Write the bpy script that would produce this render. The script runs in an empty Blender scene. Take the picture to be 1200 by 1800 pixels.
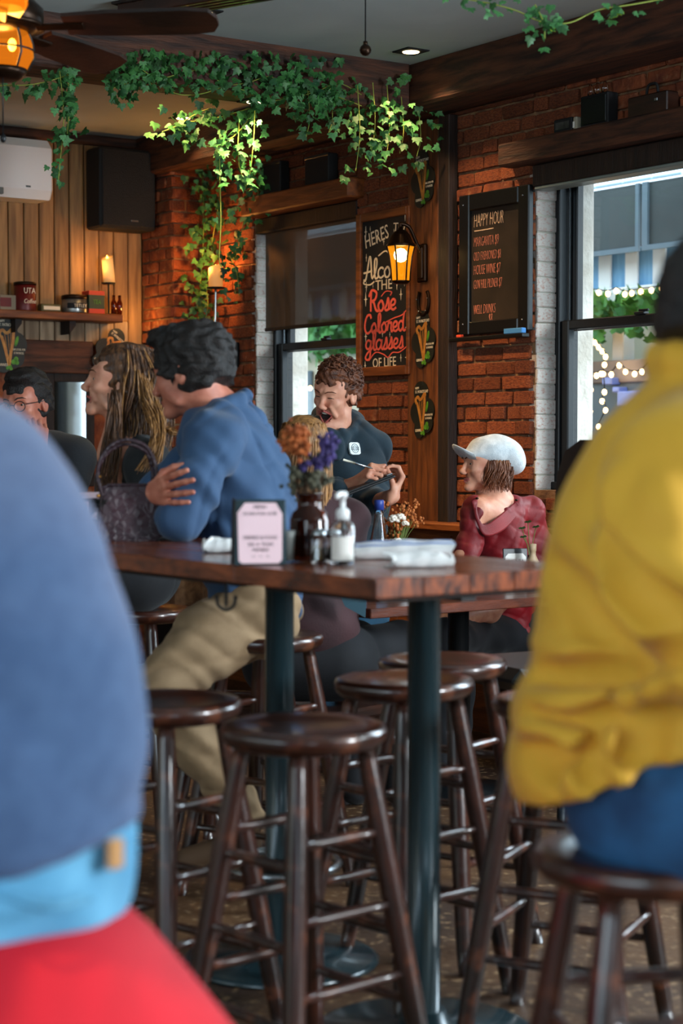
import bpy, math, random
import numpy as np
from mathutils import Vector, Matrix, noise as mnoise
R = math.radians
SC = bpy.context.scene
COL = SC.collection
# ---------------------------------------------------------------- camera
F = 3170.0                      # focal length in pixels of the 1200 x 1800 frame
PITCH = math.atan(127 / F)
CAMZ = 1.33
cam = bpy.data.cameras.new('camera')
camo = bpy.data.objects.new('camera', cam)
COL.objects.link(camo)
camo.location = (0, 0, CAMZ)
camo.rotation_euler = (R(90) - PITCH, 0, 0)
cam.sensor_fit = 'HORIZONTAL'
cam.sensor_width = 24.0
cam.lens = F / 1200 * 24.0
cam.clip_start = .05
cam.clip_end = 200
cam.dof.use_dof = True
cam.dof.focus_distance = 7.6
cam.dof.aperture_fstop = 3.0
SC.camera = camo
# ---------------------------------------------------------------- world, sun, daylight
world = bpy.data.worlds.new('sky')
SC.world = world
world.use_nodes = True
bg = world.node_tree.nodes['Background']
bg.inputs[0].default_value = (.66, .84, 1, 1)
bg.inputs[1].default_value = 2.3


def lamp(name, kind, loc, energy, color, rot=None, to=None, **kw):
    d = bpy.data.lights.new(name, kind)
    d.energy = energy
    d.color = color
    for k, v in kw.items():
        setattr(d, k, v)
    o = bpy.data.objects.new(name, d)
    COL.objects.link(o)
    o.location = loc
    if to is not None:
        o.rotation_euler = (Vector(to) - Vector(loc)).to_track_quat('-Z', 'Y').to_euler()
    if rot:
        o.rotation_euler = rot
    return o


COOL = (.72, .88, 1.0)
lamp('overcast_sun', 'SUN', (6, 7, 6), 5.0, (.9, .96, 1), to=(0, 7.1, 2.2), angle=R(34))
lamp('downlight_or_fill_beam', 'SPOT', (-.62, 1.9, 3.0), 75, (1, .62, .36), to=(-.6, 2.05, 0), spot_size=R(44), spot_blend=.8, shadow_soft_size=.04)  # added warm spot without a fixture, tints the shoulders of the grey-blue sweater
# daylight that enters by the street windows of the same wall, nearer than the frame; the last lamp is an added fill behind the camera
lamp('window_daylight', 'AREA', (2.20, 5.40, 1.75), 55, COOL, to=(0.2, 4.6, .9), shape='RECTANGLE', size=1.0, size_y=1.3)
lamp('window_daylight', 'AREA', (4.95, 1.95, 1.95), 300, (.86, .94, 1), to=(.3, 2.7, 1.05), shape='RECTANGLE', size=1.0, size_y=1.3)
lamp('shopfront_fill', 'AREA', (-2.6, -2.4, 2.1), 52, (.72, .9, 1), to=(-.4, 5.5, 1.0), shape='RECTANGLE', size=3.2, size_y=1.8)
SC.view_settings.view_transform = 'Standard'
SC.view_settings.look = 'None'
SC.view_settings.gamma = 1
SC.view_settings.use_curve_mapping = False
SC.view_settings.exposure = 0.68
SC.cycles.max_bounces = 8
SC.cycles.transparent_max_bounces = 16
SC.cycles.caustics_reflective = False
SC.cycles.caustics_refractive = False
SC.cycles.sample_clamp_indirect = 4.0
# ---------------------------------------------------------------- helpers: space
CP, SP = math.cos(PITCH), math.sin(PITCH)


def ray(x, y):
    """direction of the photograph's pixel (x, y), scaled to a world depth (Y) of 1"""
    rx, ry = (x - 600) / F, (900 - y) / F
    dy = CP + ry * SP
    return Vector((rx / dy, 1, (ry * CP - SP) / dy))


def at(x, y, Y):
    d = ray(x, y)
    return Vector((d.x * Y, Y, CAMZ + d.z * Y))


TH = R(34.5)
MR = Matrix.Translation((.655, 8.3, 0)) @ Matrix.Rotation(TH - R(90), 4, 'Z')   # street wall: x along the wall, y outwards, z up


def on(M, x, y, off=0.0):
    """point of the local plane y = off of frame M seen at pixel (x, y), in M's coordinates"""
    Mi = M.inverted()
    o = Mi @ Vector((0, 0, CAMZ))
    d = Mi.to_3x3() @ ray(x, y)
    return o + d * ((off - o.y) / d.y)


def fr(x, y, off=0.0):
    return on(MR, x, y, off)


_c = MR @ fr(250, 400)
ML = Matrix.Translation((_c.x, _c.y, 0)) @ Matrix.Rotation(TH, 4, 'Z')          # panelled wall at the back


def fl(x, y, off=0.0):
    return on(ML, x, y, off)


_b = MR @ fr(722, 125, -.25)
MB_ = Matrix.Translation((_b.x, _b.y, 0)) @ Matrix.Rotation(TH, 4, 'Z')         # ivy beam's near face


def TR(p):
    return Matrix.Translation(Vector(p))


def RZ(a):
    return Matrix.Rotation(R(a), 4, 'Z')


def RX(a):
    return Matrix.Rotation(R(a), 4, 'X')


def RY(a):
    return Matrix.Rotation(R(a), 4, 'Y')


# ---------------------------------------------------------------- helpers: objects
def tag(o, label=None, cat=None, group=None, kind=None):
    if label: o['label'] = label
    if cat: o['category'] = cat
    if group: o['group'] = group
    if kind: o['kind'] = kind
    return o


def put(name, me, mats=None, parent=None, M=None):
    o = bpy.data.objects.new(name, me)
    COL.objects.link(o)
    if mats is not None:
        for m in (mats if isinstance(mats, (list, tuple)) else [mats]):
            me.materials.append(m)
    if parent is not None: o.parent = parent
    if M is not None: o.matrix_basis = M
    return o


def thing(name, label, cat, M=None, group=None):
    o = bpy.data.objects.new(name, None)
    COL.objects.link(o)
    o.empty_display_size = .1
    if M is not None: o.matrix_basis = M
    return tag(o, label, cat, group)


def kids(o):
    return [c for c in bpy.data.objects if c.parent == o]


def dup(o, M, label=None, group=None, parent=None, cache={}):
    """copy of a thing with copies of its parts and sub-parts"""
    c = o.copy()
    COL.objects.link(c)
    if parent is not None: c.parent = parent
    if M is not None: c.matrix_basis = M
    if label: c['label'] = label
    if group: c['group'] = group
    for ch in kids(o):
        dup(ch, None, parent=c)
    return c


def npmesh(name, V, Q, tags=None, smooth=True):
    me = bpy.data.meshes.new(name)
    n, k = len(Q), Q.shape[1] if len(Q) else 4
    me.vertices.add(len(V))
    me.vertices.foreach_set('co', np.asarray(V, np.float32).ravel())
    me.loops.add(n * k)
    me.loops.foreach_set('vertex_index', np.asarray(Q, np.int32).ravel())
    me.polygons.add(n)
    me.polygons.foreach_set('loop_start', np.arange(0, n * k, k, dtype=np.int32))
    if tags is not None:
        me.polygons.foreach_set('material_index', np.asarray(tags, np.int32))
    me.polygons.foreach_set('use_smooth', np.full(n, smooth))
    me.update(calc_edges=True)
    me.validate()
    return me


class MB:
    """collects shapes into one mesh"""

    def __init__(s):
        s.v, s.f, s.m, s.sm = [], [], [], []

    def add(s, vs, fs, m=0, smooth=False, M=None):
        b = len(s.v)
        s.v += [(M @ Vector(p)) for p in vs] if M is not None else [Vector(p) for p in vs]
        s.f += [tuple(b + i for i in f) for f in fs]
        s.m += [m] * len(fs)
        s.sm += [smooth] * len(fs)
        return s

    def box(s, x0, x1, y0, y1, z0, z1, m=0, bev=0.0, M=None, jit=0.0, rnd=None):
        if bev <= 0:
            vs = [(x, y, z) for x in (x0, x1) for y in (y0, y1) for z in (z0, z1)]
            fs = [(0, 1, 3, 2), (4, 6, 7, 5), (0, 4, 5, 1), (2, 3, 7, 6), (0, 2, 6, 4), (1, 5, 7, 3)]
            return s.add(vs, fs, m, False, M)
        b = min(bev, abs(x1 - x0) * .49, abs(y1 - y0) * .49, abs(z1 - z0) * .49)
        X, Y, Z = (x0, x1), (y0, y1), (z0, z1)
        ind, vs = {}, []
        for i in (0, 1):
            for j in (0, 1):
                for k in (0, 1):
                    sx, sy, sz = 1 - 2 * i, 1 - 2 * j, 1 - 2 * k
                    for a in range(3):
                        p = [X[i] + sx * b, Y[j] + sy * b, Z[k] + sz * b]
                        p[a] = (X[i], Y[j], Z[k])[a]
                        ind[i, j, k, a] = len(vs)
                        vs.append(p)
        if jit and rnd:
            vs = [[c + rnd.uniform(-jit, jit) for c in p] for p in vs]
        g = lambda i, j, k, a: ind[i, j, k, a]
        fs = []
        for i in (0, 1):
            q = [g(i, 0, 0, 0), g(i, 1, 0, 0), g(i, 1, 1, 0), g(i, 0, 1, 0)]
            fs.append(tuple(q if i else q[::-1]))
            q = [g(0, i, 0, 1), g(0, i, 1, 1), g(1, i, 1, 1), g(1, i, 0, 1)]
            fs.append(tuple(q if i else q[::-1]))
            q = [g(0, 0, i, 2), g(1, 0, i, 2), g(1, 1, i, 2), g(0, 1, i, 2)]
            fs.append(tuple(q if i else q[::-1]))
        for i in (0, 1):
            for j in (0, 1):
                q = [g(i, j, 0, 0), g(i, j, 1, 0), g(i, j, 1, 1), g(i, j, 0, 1)]
                fs.append(tuple(q if i == j else q[::-1]))
                q = [g(0, i, j, 2), g(1, i, j, 2), g(1, i, j, 1), g(0, i, j, 1)]
                fs.append(tuple(q if i == j else q[::-1]))
                q = [g(i, 0, j, 0), g(i, 1, j, 0), g(i, 1, j, 2), g(i, 0, j, 2)]
                fs.append(tuple(q if i != j else q[::-1]))
        for i in (0, 1):
            for j in (0, 1):
                for k in (0, 1):
                    q = [g(i, j, k, 0), g(i, j, k, 1), g(i, j, k, 2)]
                    fs.append(tuple(q if (i + j + k) % 2 else q[::-1]))
        return s.add(vs, fs, m, False, M)

    def tube(s, pts, r, n=10, m=0, caps=True, M=None, flat=1.0, closed=False):
        pts = [Vector(p) for p in pts]
        N = len(pts)
        rs = list(r) if isinstance(r, (list, tuple)) else [r] * N
        vs, fs = [], []
        up = None
        for i, p in enumerate(pts):
            if closed:
                t = pts[(i + 1) % N] - pts[i - 1]
            else:
                t = pts[min(i + 1, N - 1)] - pts[max(i - 1, 0)]
            t.normalize()
            if up is None:
                up = Vector((0, 0, 1)) if abs(t.z) < .9 else Vector((0, 1, 0))
            a = t.cross(up)
            if a.length < 1e-6: a = t.orthogonal()
            a.normalize()
            up = a.cross(t).normalized()
            for j in range(n):
                q = 2 * math.pi * j / n
                vs.append(p + a * (math.cos(q) * rs[i]) + up * (math.sin(q) * rs[i] * flat))
        for i in range(N if closed else N - 1):
            i2 = (i + 1) % N
            for j in range(n):
                k = (j + 1) % n
                fs.append((i * n + j, i2 * n + j, i2 * n + k, i * n + k)[::-1])
        if caps and not closed:
            fs.append(tuple(range(n)))
            fs.append(tuple((N - 1) * n + j for j in range(n))[::-1])
        return s.add(vs, fs, m, True, M)

    def lathe(s, prof, n=20, m=0, M=None, smooth=True):
        """prof: (radius, z) from the bottom up"""
        vs, fs = [], []
        for r, z in prof:
            for j in range(n):
                q = 2 * math.pi * j / n
                vs.append((r * math.cos(q), r * math.sin(q), z))
        for i in range(len(prof) - 1):
            for j in range(n):
                k = (j + 1) % n
                fs.append((i * n + j, i * n + k, (i + 1) * n + k, (i + 1) * n + j))
        if prof[0][0] > 1e-5: fs.append(tuple(range(n))[::-1])
        if prof[-1][0] > 1e-5: fs.append(tuple((len(prof) - 1) * n + j for j in range(n)))
        return s.add(vs, fs, m, smooth, M)

    def prism(s, poly, y0, y1, m=0, M=None, smooth=False):
        """outline poly of (x, z), extruded along y (front is y0)"""
        n = len(poly)
        vs = [(x, y0, z) for x, z in poly] + [(x, y1, z) for x, z in poly]
        fs = [tuple(range(n)), tuple(range(n, 2 * n))[::-1]]
        fs += [(i, i + n, (i + 1) % n + n, (i + 1) % n) for i in range(n)]
        area = sum(poly[i][0] * poly[(i + 1) % n][1] - poly[(i + 1) % n][0] * poly[i][1] for i in range(n))
        if area < 0: fs = [f[::-1] for f in fs]
        return s.add(vs, fs, m, smooth, M)

    def ball(s, c, r, m=0, n=12, M=None):
        r3 = r if isinstance(r, (tuple, list)) else (r, r, r)
        vs, fs = [], []
        k = n // 2
        for i in range(k + 1):
            a = math.pi * i / k - math.pi / 2
            for j in range(n):
                b = 2 * math.pi * j / n
                vs.append((c[0] + r3[0] * math.cos(a) * math.cos(b), c[1] + r3[1] * math.cos(a) * math.sin(b), c[2] + r3[2] * math.sin(a)))
        for i in range(k):
            for j in range(n):
                q = (j + 1) % n
                fs.append((i * n + j, i * n + q, (i + 1) * n + q, (i + 1) * n + j))
        return s.add(vs, fs, m, True, M)

    def mesh(s, name):
        me = bpy.data.meshes.new(name)
        me.from_pydata([tuple(p) for p in s.v], [], s.f)
        me.polygons.foreach_set('material_index', s.m)
        me.polygons.foreach_set('use_smooth', s.sm)
        me.update()
        return me

    def build(s, name, mats, parent=None, M=None):
        return put(name, s.mesh(name), mats, parent, M)


def spline(pts, n=8, closed=False):
    """Catmull-Rom through pts"""
    P = [Vector(p) for p in pts]
    out = []
    N = len(P)
    for i in range(N if closed else N - 1):
        a = P[i - 1] if (i or closed) else P[0] * 2 - P[1]
        b, c = P[i], P[(i + 1) % N]
        d = P[(i + 2) % N] if (closed or i + 2 < N) else c * 2 - b
        for k in range(n):
            t = k / n
            out.append(.5 * ((2 * b) + (c - a) * t + (2 * a - 5 * b + 4 * c - d) * t * t + (3 * b - a - 3 * c + d) * t ** 3))
    if not closed: out.append(P[-1])
    return out


# ---------------------------------------------------------------- helpers: materials
def C(h, k=1.0):
    h = h.lstrip('#')
    c = [int(h[i:i + 2], 16) / 255 for i in (0, 2, 4)]
    return tuple((x / 12.92 if x <= .04045 else ((x + .055) / 1.055) ** 2.4) * k for x in c) + (1,)


def M_(name, c1, c2=None, scale=8, stretch=(1, 1, 1), rough=.6, metal=0, bump=0, bscale=40, bstretch=None, coat=0, emit=0, ecol=None,
       lo=.35, hi=.65, detail=5, rnd=0, trans=0, ior=1.45, sheen=0, distort=.4, spec=None, c3=None, s3=60, weave=0, sss=0):
    m = bpy.data.materials.new(name)
    m.use_nodes = True
    nt = m.node_tree
    N, L = nt.nodes, nt.links
    b = N['Principled BSDF']
    b.inputs['Roughness'].default_value = rough
    b.inputs['Metallic'].default_value = metal
    b.inputs['IOR'].default_value = ior
    if coat:
        b.inputs['Coat Weight'].default_value = coat
        b.inputs['Coat Roughness'].default_value = .12
    if trans: b.inputs['Transmission Weight'].default_value = trans
    if sheen:
        b.inputs['Sheen Weight'].default_value = sheen
        b.inputs['Sheen Roughness'].default_value = .5
    if spec is not None: b.inputs['Specular IOR Level'].default_value = spec
    if sss:
        b.inputs['Subsurface Weight'].default_value = sss
        b.inputs['Subsurface Radius'].default_value = (.012, .005, .003)
    if emit:
        b.inputs['Emission Strength'].default_value = emit
        b.inputs['Emission Color'].default_value = ecol or c1
    tc = N.new('ShaderNodeTexCoord')
    mp = N.new('ShaderNodeMapping')
    mp.inputs['Scale'].default_value = stretch
    L.new(tc.outputs['Object'], mp.inputs[0])
    vec = mp.outputs[0]
    if rnd:
        oi = N.new('ShaderNodeObjectInfo')
        ad = N.new('ShaderNodeVectorMath')
        ad.operation = 'ADD'
        sc = N.new('ShaderNodeVectorMath')
        sc.operation = 'SCALE'
        sc.inputs[0].default_value = (17, 31, 23)
        L.new(oi.outputs['Random'], sc.inputs['Scale'])
        L.new(vec, ad.inputs[0])
        L.new(sc.outputs[0], ad.inputs[1])
        vec = ad.outputs[0]
    b.inputs['Base Color'].default_value = c1
    out = None
    if c2 is not None:
        nz = N.new('ShaderNodeTexNoise')
        nz.inputs['Scale'].default_value = scale
        nz.inputs['Detail'].default_value = detail
        nz.inputs['Distortion'].default_value = distort
        L.new(vec, nz.inputs['Vector'])
        rp = N.new('ShaderNodeValToRGB')
        rp.color_ramp.elements[0].position, rp.color_ramp.elements[1].position = lo, hi
        rp.color_ramp.elements[0].color, rp.color_ramp.elements[1].color = c1, c2
        L.new(nz.outputs['Fac'], rp.inputs[0])
        out = rp.outputs[0]
        if c3 is not None:
            n3 = N.new('ShaderNodeTexNoise')
            n3.inputs['Scale'].default_value = s3
            n3.inputs['Detail'].default_value = 3
            L.new(vec, n3.inputs['Vector'])
            r3 = N.new('ShaderNodeValToRGB')
            r3.color_ramp.elements[0].position, r3.color_ramp.elements[1].position = .56, .68
            L.new(n3.outputs['Fac'], r3.inputs[0])
            mx = N.new('ShaderNodeMix')
            mx.data_type = 'RGBA'
            L.new(r3.outputs[0], mx.inputs['Factor'])
            L.new(out, mx.inputs['A'])
            mx.inputs['B'].default_value = c3
            out = mx.outputs['Result']
    if rnd:
        hv = N.new('ShaderNodeHueSaturation')
        mr = N.new('ShaderNodeMapRange')
        mr.inputs['To Min'].default_value = 1 - rnd
        mr.inputs['To Max'].default_value = 1 + rnd
        L.new(oi.outputs['Random'], mr.inputs[0])
        L.new(mr.outputs[0], hv.inputs['Value'])
        if out is not None: L.new(out, hv.inputs['Color'])
        else: hv.inputs['Color'].default_value = c1
        out = hv.outputs[0]
    if out is not None: L.new(out, b.inputs['Base Color'])
    if bump or weave:
        bm = N.new('ShaderNodeBump')
        bm.inputs['Strength'].default_value = bump or weave
        bm.inputs['Distance'].default_value = .01
        if weave:
            w = N.new('ShaderNodeTexVoronoi')
            w.inputs['Scale'].default_value = bscale
            if weave > .8: w.feature = 'DISTANCE_TO_EDGE'
            L.new(vec, w.inputs['Vector'])
            L.new(w.outputs['Distance'], bm.inputs['Height'])
        else:
            n2 = N.new('ShaderNodeTexNoise')
            n2.inputs['Scale'].default_value = bscale
            n2.inputs['Detail'].default_value = 6
            L.new(vec, n2.inputs['Vector'])
            L.new(n2.outputs['Fac'], bm.inputs['Height'])
        L.new(bm.outputs[0], b.inputs['Normal'])
    return m


def glass_pane(name, tint=(1, 1, 1, 1), refl=.08):
    m = bpy.data.materials.new(name)
    m.use_nodes = True
    nt = m.node_tree
    nt.nodes.remove(nt.nodes['Principled BSDF'])
    t = nt.nodes.new('ShaderNodeBsdfTransparent')
    t.inputs[0].default_value = tint
    g = nt.nodes.new('ShaderNodeBsdfGlossy')
    g.inputs['Roughness'].default_value = .03
    mx = nt.nodes.new('ShaderNodeMixShader')
    lw = nt.nodes.new('ShaderNodeLayerWeight')
    pw = nt.nodes.new('ShaderNodeMath')
    pw.operation = 'POWER'
    pw.inputs[1].default_value = 4
    ml = nt.nodes.new('ShaderNodeMath')
    ml.operation = 'MULTIPLY_ADD'
    ml.inputs[1].default_value = .7
    ml.inputs[2].default_value = .03
    nt.links.new(lw.outputs['Facing'], pw.inputs[0])
    nt.links.new(pw.outputs[0], ml.inputs[0])
    nt.links.new(ml.outputs[0], mx.inputs[0])
    nt.links.new(t.outputs[0], mx.inputs[1])
    nt.links.new(g.outputs[0], mx.inputs[2])
    nt.links.new(mx.outputs[0], nt.nodes['Material Output'].inputs[0])
    return m


K = {}
K['wood'] = M_('dark_wood', C('#3a1d10'), C('#160b07'), 3, (1, 1, 9), .38, bump=.15, bscale=30, coat=.3)
K['beam'] = M_('beam_wood', C('#5a3320'), C('#23120b'), 4, (1, 8, 8), .7, bump=.5, bscale=18)
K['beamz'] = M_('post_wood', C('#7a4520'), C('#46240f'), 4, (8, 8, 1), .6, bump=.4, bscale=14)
K['post'] = M_('dark_post_wood', C('#2a1a12'), C('#140c08'), 4, (8, 8, 1), .7, bump=.4, bscale=14)
K['trim'] = M_('orange_wood', C('#8a4c20'), C('#5a2d12'), 4, (1, 8, 8), .55, bump=.25, bscale=14)
K['stool'] = M_('stool_wood', C('#3c1c12'), C('#1a0c08'), 5, (1, 1, 1), .3, bump=.08, bscale=30, coat=.55, c3=C('#5c3220'), s3=14)
K['top'] = M_('table_planks', C('#8a4422'), C('#3a180c'), 3.5, (14, 2, 6), .24, bump=.06, bscale=20, coat=.3, rnd=.12)
K['edge'] = M_('table_edge', C('#6a3018'), C('#3a180c'), 3, (2, 12, 6), .42, bump=.12, bscale=24, coat=.3)
K['iron'] = M_('black_iron', C('#15181a'), None, rough=.38, metal=.4, bump=.03, bscale=60)
K['steelblue'] = M_('painted_post', C('#22363c'), None, rough=.24, metal=.15, bump=.02, bscale=40, coat=.4)
K['brick'] = M_('old_brick', C('#a4562f'), C('#6b3220'), 11, (1, 1, 1), .92, bump=.9, bscale=45, rnd=.32, c3=C('#a06a4a'), s3=24)
K['whitebrick'] = M_('whitewashed_brick', C('#d6cfc8'), C('#c08f7e'), 7, (1, 1, 1), .9, bump=.8, bscale=40, rnd=.12, lo=.5, hi=.75)
K['mortar'] = M_('mortar', C('#94704f'), C('#5e4230'), 14, (1, 1, 1), .95, bump=1, bscale=60)
K['plaster'] = M_('plaster', C('#b8b5aa'), C('#8f8a7c'), 3, rough=.9, bump=.2, bscale=30)
K['whiteout'] = M_('painted_masonry', C('#e8e4dc'), C('#c9c2b6'), 6, rough=.9, bump=.5, bscale=30)
K['board'] = M_('pine_board', C('#a27a4a'), C('#70502e'), 3, (9, 9, .8), .6, bump=.2, bscale=20, rnd=.14)
K['board2'] = M_('grey_board', C('#a1886c'), C('#7a624a'), 3, (9, 9, .8), .7, bump=.2, bscale=20, rnd=.14)
K['ceil'] = M_('ceiling_paint', C('#c3d0d0'), C('#b5c4c5'), 2, rough=.9, bump=.05, bscale=80)
K['floor'] = M_('worn_floor', C('#5e4128'), C('#33231a'), 1.6, rough=.5, bump=.25, bscale=50, c3=C('#8a6e50'), s3=34, detail=8)
K['black'] = M_('black_matt', C('#101113'), None, rough=.75)
K['blackpl'] = M_('black_plastic', C('#141618'), None, rough=.35, bump=.03, bscale=90)
K['frame'] = M_('window_paint', C('#14181c'), None, rough=.4, bump=.05, bscale=60)
K['pane'] = glass_pane('window_glass', (.96, .985, .98, 1))
K['cglass'] = M_('clear_glass', (1, 1, 1, 1), None, rough=.02, trans=1, ior=1.45)
K['amber'] = M_('brown_glass', C('#6a2a12'), None, rough=.05, trans=.85, ior=1.45)
K['white'] = M_('white_plastic', C('#e4e6e6'), None, rough=.35)
K['paper'] = M_('white_paper', C('#e9e6df'), None, rough=.8)
K['leaf'] = M_('ivy_leaf', C('#44803a'), C('#1f4c2e'), 12, rough=.5, bump=.2, bscale=60, rnd=.45)
K['leafy'] = M_('pale_ivy_leaf', C('#a3b536'), C('#6f962c'), 12, rough=.5, bump=.2, bscale=60, rnd=.3)
K['stem'] = M_('ivy_stem', C('#7f8a35'), None, rough=.7)
K['brown'] = M_('brown_stem', C('#4a3420'), None, rough=.8)
K['chalk'] = M_('chalk_white', C('#e9d9bd'), None, rough=.9)
K['rose'] = M_('rose_paint', C('#e8604e'), None, rough=.8)
K['gold'] = M_('harp_gold', C('#c98a3a'), C('#a5672a'), 30, rough=.5)
K['card'] = M_('black_card', C('#12140f'), C('#1c2018'), 12, rough=.55)
K['lime'] = M_('clover_green', C('#5c9a2a'), C('#35701c'), 30, rough=.6)
K['wax'] = M_('ivory_wax', C('#e6cfa0'), C('#d8b986'), 6, rough=.55, sss=.3)
K['brass'] = M_('dark_bronze', C('#2c1c10'), None, rough=.35, metal=.8, bump=.1, bscale=40)
K['chrome'] = M_('steel', C('#a8adb0'), None, rough=.25, metal=1)
K['skin'] = M_('skin', C('#d59a7e'), C('#c07f66'), 22, rough=.5, sss=.12, bump=.05, bscale=120)
K['skinred'] = M_('flushed_skin', C('#c07a62'), C('#a8614c'), 22, rough=.5, sss=.12, bump=.05, bscale=120)
K['skindark'] = M_('deep_brown_skin', C('#4a2c1e'), C('#38200f'), 22, rough=.5, bump=.05, bscale=120)
K['lip'] = M_('lip', C('#a5544c'), None, rough=.4)
K['mouth'] = M_('mouth_inside', C('#2a0c0a'), None, rough=.6)
K['teeth'] = M_('teeth', C('#e8e0d2'), None, rough=.3)
K['eyew'] = M_('eye_white', C('#d8d2ca'), None, rough=.2)
K['iris'] = M_('eye_iris', C('#1c120c'), None, rough=.15)


def strokes(mb, lines, w, y0=0.0, th=.003, m=0, n=6, smooth=True):
    """flat ribbons along 2-D lines (x, z); th thick, in front of y0"""
    for ln in lines:
        P = [Vector((p[0], p[1], 0)) for p in ln]
        if smooth and len(P) > 2: P = spline(P, n)
        L_, R_ = [], []
        for i, p in enumerate(P):
            t = P[min(i + 1, len(P) - 1)] - P[max(i - 1, 0)]
            if t.length < 1e-9: t = Vector((1, 0, 0))
            t.normalize()
            q = Vector((-t.y, t.x, 0)) * (w / 2)
            if i in (0, len(P) - 1): q *= .75
            L_.append(p + q)
            R_.append(p - q)
        nn = len(P)
        vs = [(p.x, y0 - th, p.y) for p in L_] + [(p.x, y0 - th, p.y) for p in R_] + [(p.x, y0, p.y) for p in L_] + [(p.x, y0, p.y) for p in R_]
        fs = []
        for i in range(nn - 1):
            fs += [(i, nn + i, nn + i + 1, i + 1), (i, i + 1, 2 * nn + i + 1, 2 * nn + i), (nn + i, 3 * nn + i, 3 * nn + i + 1, nn + i + 1)]
        mb.add(vs, fs, m)


def words(txt, size, xs=1.0, thin=0.0, shear=0.0, align='LEFT', depth=.0015, spacing=1.0):
    """lettering mesh standing in the x-z plane, front towards -y"""
    cu = bpy.data.curves.new('lettering', 'FONT')
    cu.body = txt
    cu.size = size
    cu.offset = thin
    cu.shear = shear
    cu.align_x = align
    cu.extrude = depth
    cu.resolution_u = 2
    cu.space_character = spacing
    o = bpy.data.objects.new('lettering', cu)
    COL.objects.link(o)
    bpy.context.view_layer.update()
    me = bpy.data.meshes.new_from_object(o.evaluated_get(bpy.context.evaluated_depsgraph_get()))
    bpy.data.objects.remove(o)
    bpy.data.curves.remove(cu)
    me.transform(Matrix.Rotation(R(90), 4, 'X') @ Matrix.Diagonal((xs, 1, 1, 1)))
    me.name = 'lettering'
    return me


def text(parent, txt, size, x, z, y, mat, name='lettering', rot=0, **kw):
    me = words(txt, size, **kw)
    me.materials.clear()
    return put(name, me, mat, parent, TR((x, y, z)) @ Matrix.Rotation(R(rot), 4, 'Y'))
# ================================================================ the room
RND = random.Random(7)
ZC = 3.05
SA1, SB1 = fr(446, 640).x, fr(627, 640).x          # far window, left and right edge
SA2 = fr(937, 600).x                               # near window
SB2 = SA2 + 1.06
PIER = .18
SC_ = fr(250, 400, -PIER).x                        # corner with the panelled wall
SP_ = fr(303, 400, -PIER).x
ML = MR @ TR((SC_, -PIER, 0)) @ RZ(90)
ZS, ZT = fr(960, 862).z, fr(1055, 262).z           # sill and head of the windows
THICK = .335
ZF = fl(60, 229).z                                 # ceiling of the bay behind the ivy beam

mb = MB()
mb.box(-9, 9, -7, 16, -.12, 0)
tag(mb.build('floor', K['floor']), kind='structure', label='worn brown bar floor under the stools')
# street wall: slab with window openings; bricks are parts of it
wall = MB()
holes = [(SA1, SB1), (SA2, SB2), (SB2 + 1.35, SB2 + 2.4), (SB2 + 3.7, SB2 + 4.75), (SB2 + 6.0, SB2 + 7.05)]
prev = SC_ - 1.0
for a, b in holes + [(12, 12)]:
    wall.box(prev, a, .012, THICK, 0, 3.3, 0)
    if b > a:
        wall.box(a, b, .012, THICK, 0, ZS, 0)
        wall.box(a, b, .012, THICK, ZT, 3.3, 0)
    prev = b
wall.box(SC_ - .02, SP_ - .01, -PIER + .012, .05, 0, 3.3, 0)
wall_r = tag(wall.build('wall_right', K['mortar'], None, MR), kind='structure', label='old brick wall with two street windows')
# painted window reveals
rev = MB()
for a, b in holes:
    for x0, x1 in ((a - .004, a + .006), (b - .006, b + .004)):
        rev.box(x0, x1, .015, .12, ZS, ZT, 0)
        rev.box(x0, x1, .235, THICK + .01, ZS - .05, ZT + .02, 1)
    rev.box(a, b, .02, THICK, ZT - .006, ZT + .004, 0)
    rev.box(a - .2, a + .0, THICK, THICK + .02, ZS - .3, ZT + .3, 1)
    rev.box(b, b + .2, THICK, THICK + .02, ZS - .3, ZT + .3, 1)
rev.build('reveal', [K['plaster'], K['whiteout']], wall_r)
# bricks
BV = []
for i in range(10):
    b = MB()
    b.box(-.5, .5, -.5, .5, -.5, .5, 0, .07, jit=.03, rnd=RND)
    me = b.mesh('brick')
    me.materials.append(K['brick'])
    BV.append(me)
BW = []
for i in range(6):
    b = MB()
    b.box(-.5, .5, -.5, .5, -.5, .5, 0, .05, jit=.018, rnd=RND)
    me = b.mesh('whitewashed_brick')
    me.materials.append(K['whitebrick'])
    BW.append(me)
H = .0675
bricks = []       # (x0, x1, row z, y, axis)


def lay(x0, x1, z0, z1, y=0.0, axis=0, fx=0.0, rag=(0, 0)):
    n0, n1 = int(math.floor(z0 / H)), int(math.ceil(z1 / H))
    for r in range(n0, n1):
        za, zb = max(z0, r * H), min(z1, (r + 1) * H)
        if zb - za < .02: continue
        head = r % 6 == 3
        ln = .101 if head else .208
        x = x0 - (.104 if r % 2 else 0) - RND.uniform(0, .02)
        e0, e1 = x0 + RND.uniform(-rag[0], rag[0] * .4), x1 + RND.uniform(-rag[1] * .4, rag[1])
        while x < e1:
            l = ln * RND.uniform(.93, 1.07)
            a, b = max(x, e0), min(x + l, e1)
            x += l
            if b - a > .025:
                bricks.append((a, b, za, zb, y + RND.uniform(-.007, .007), axis, fx))


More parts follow.
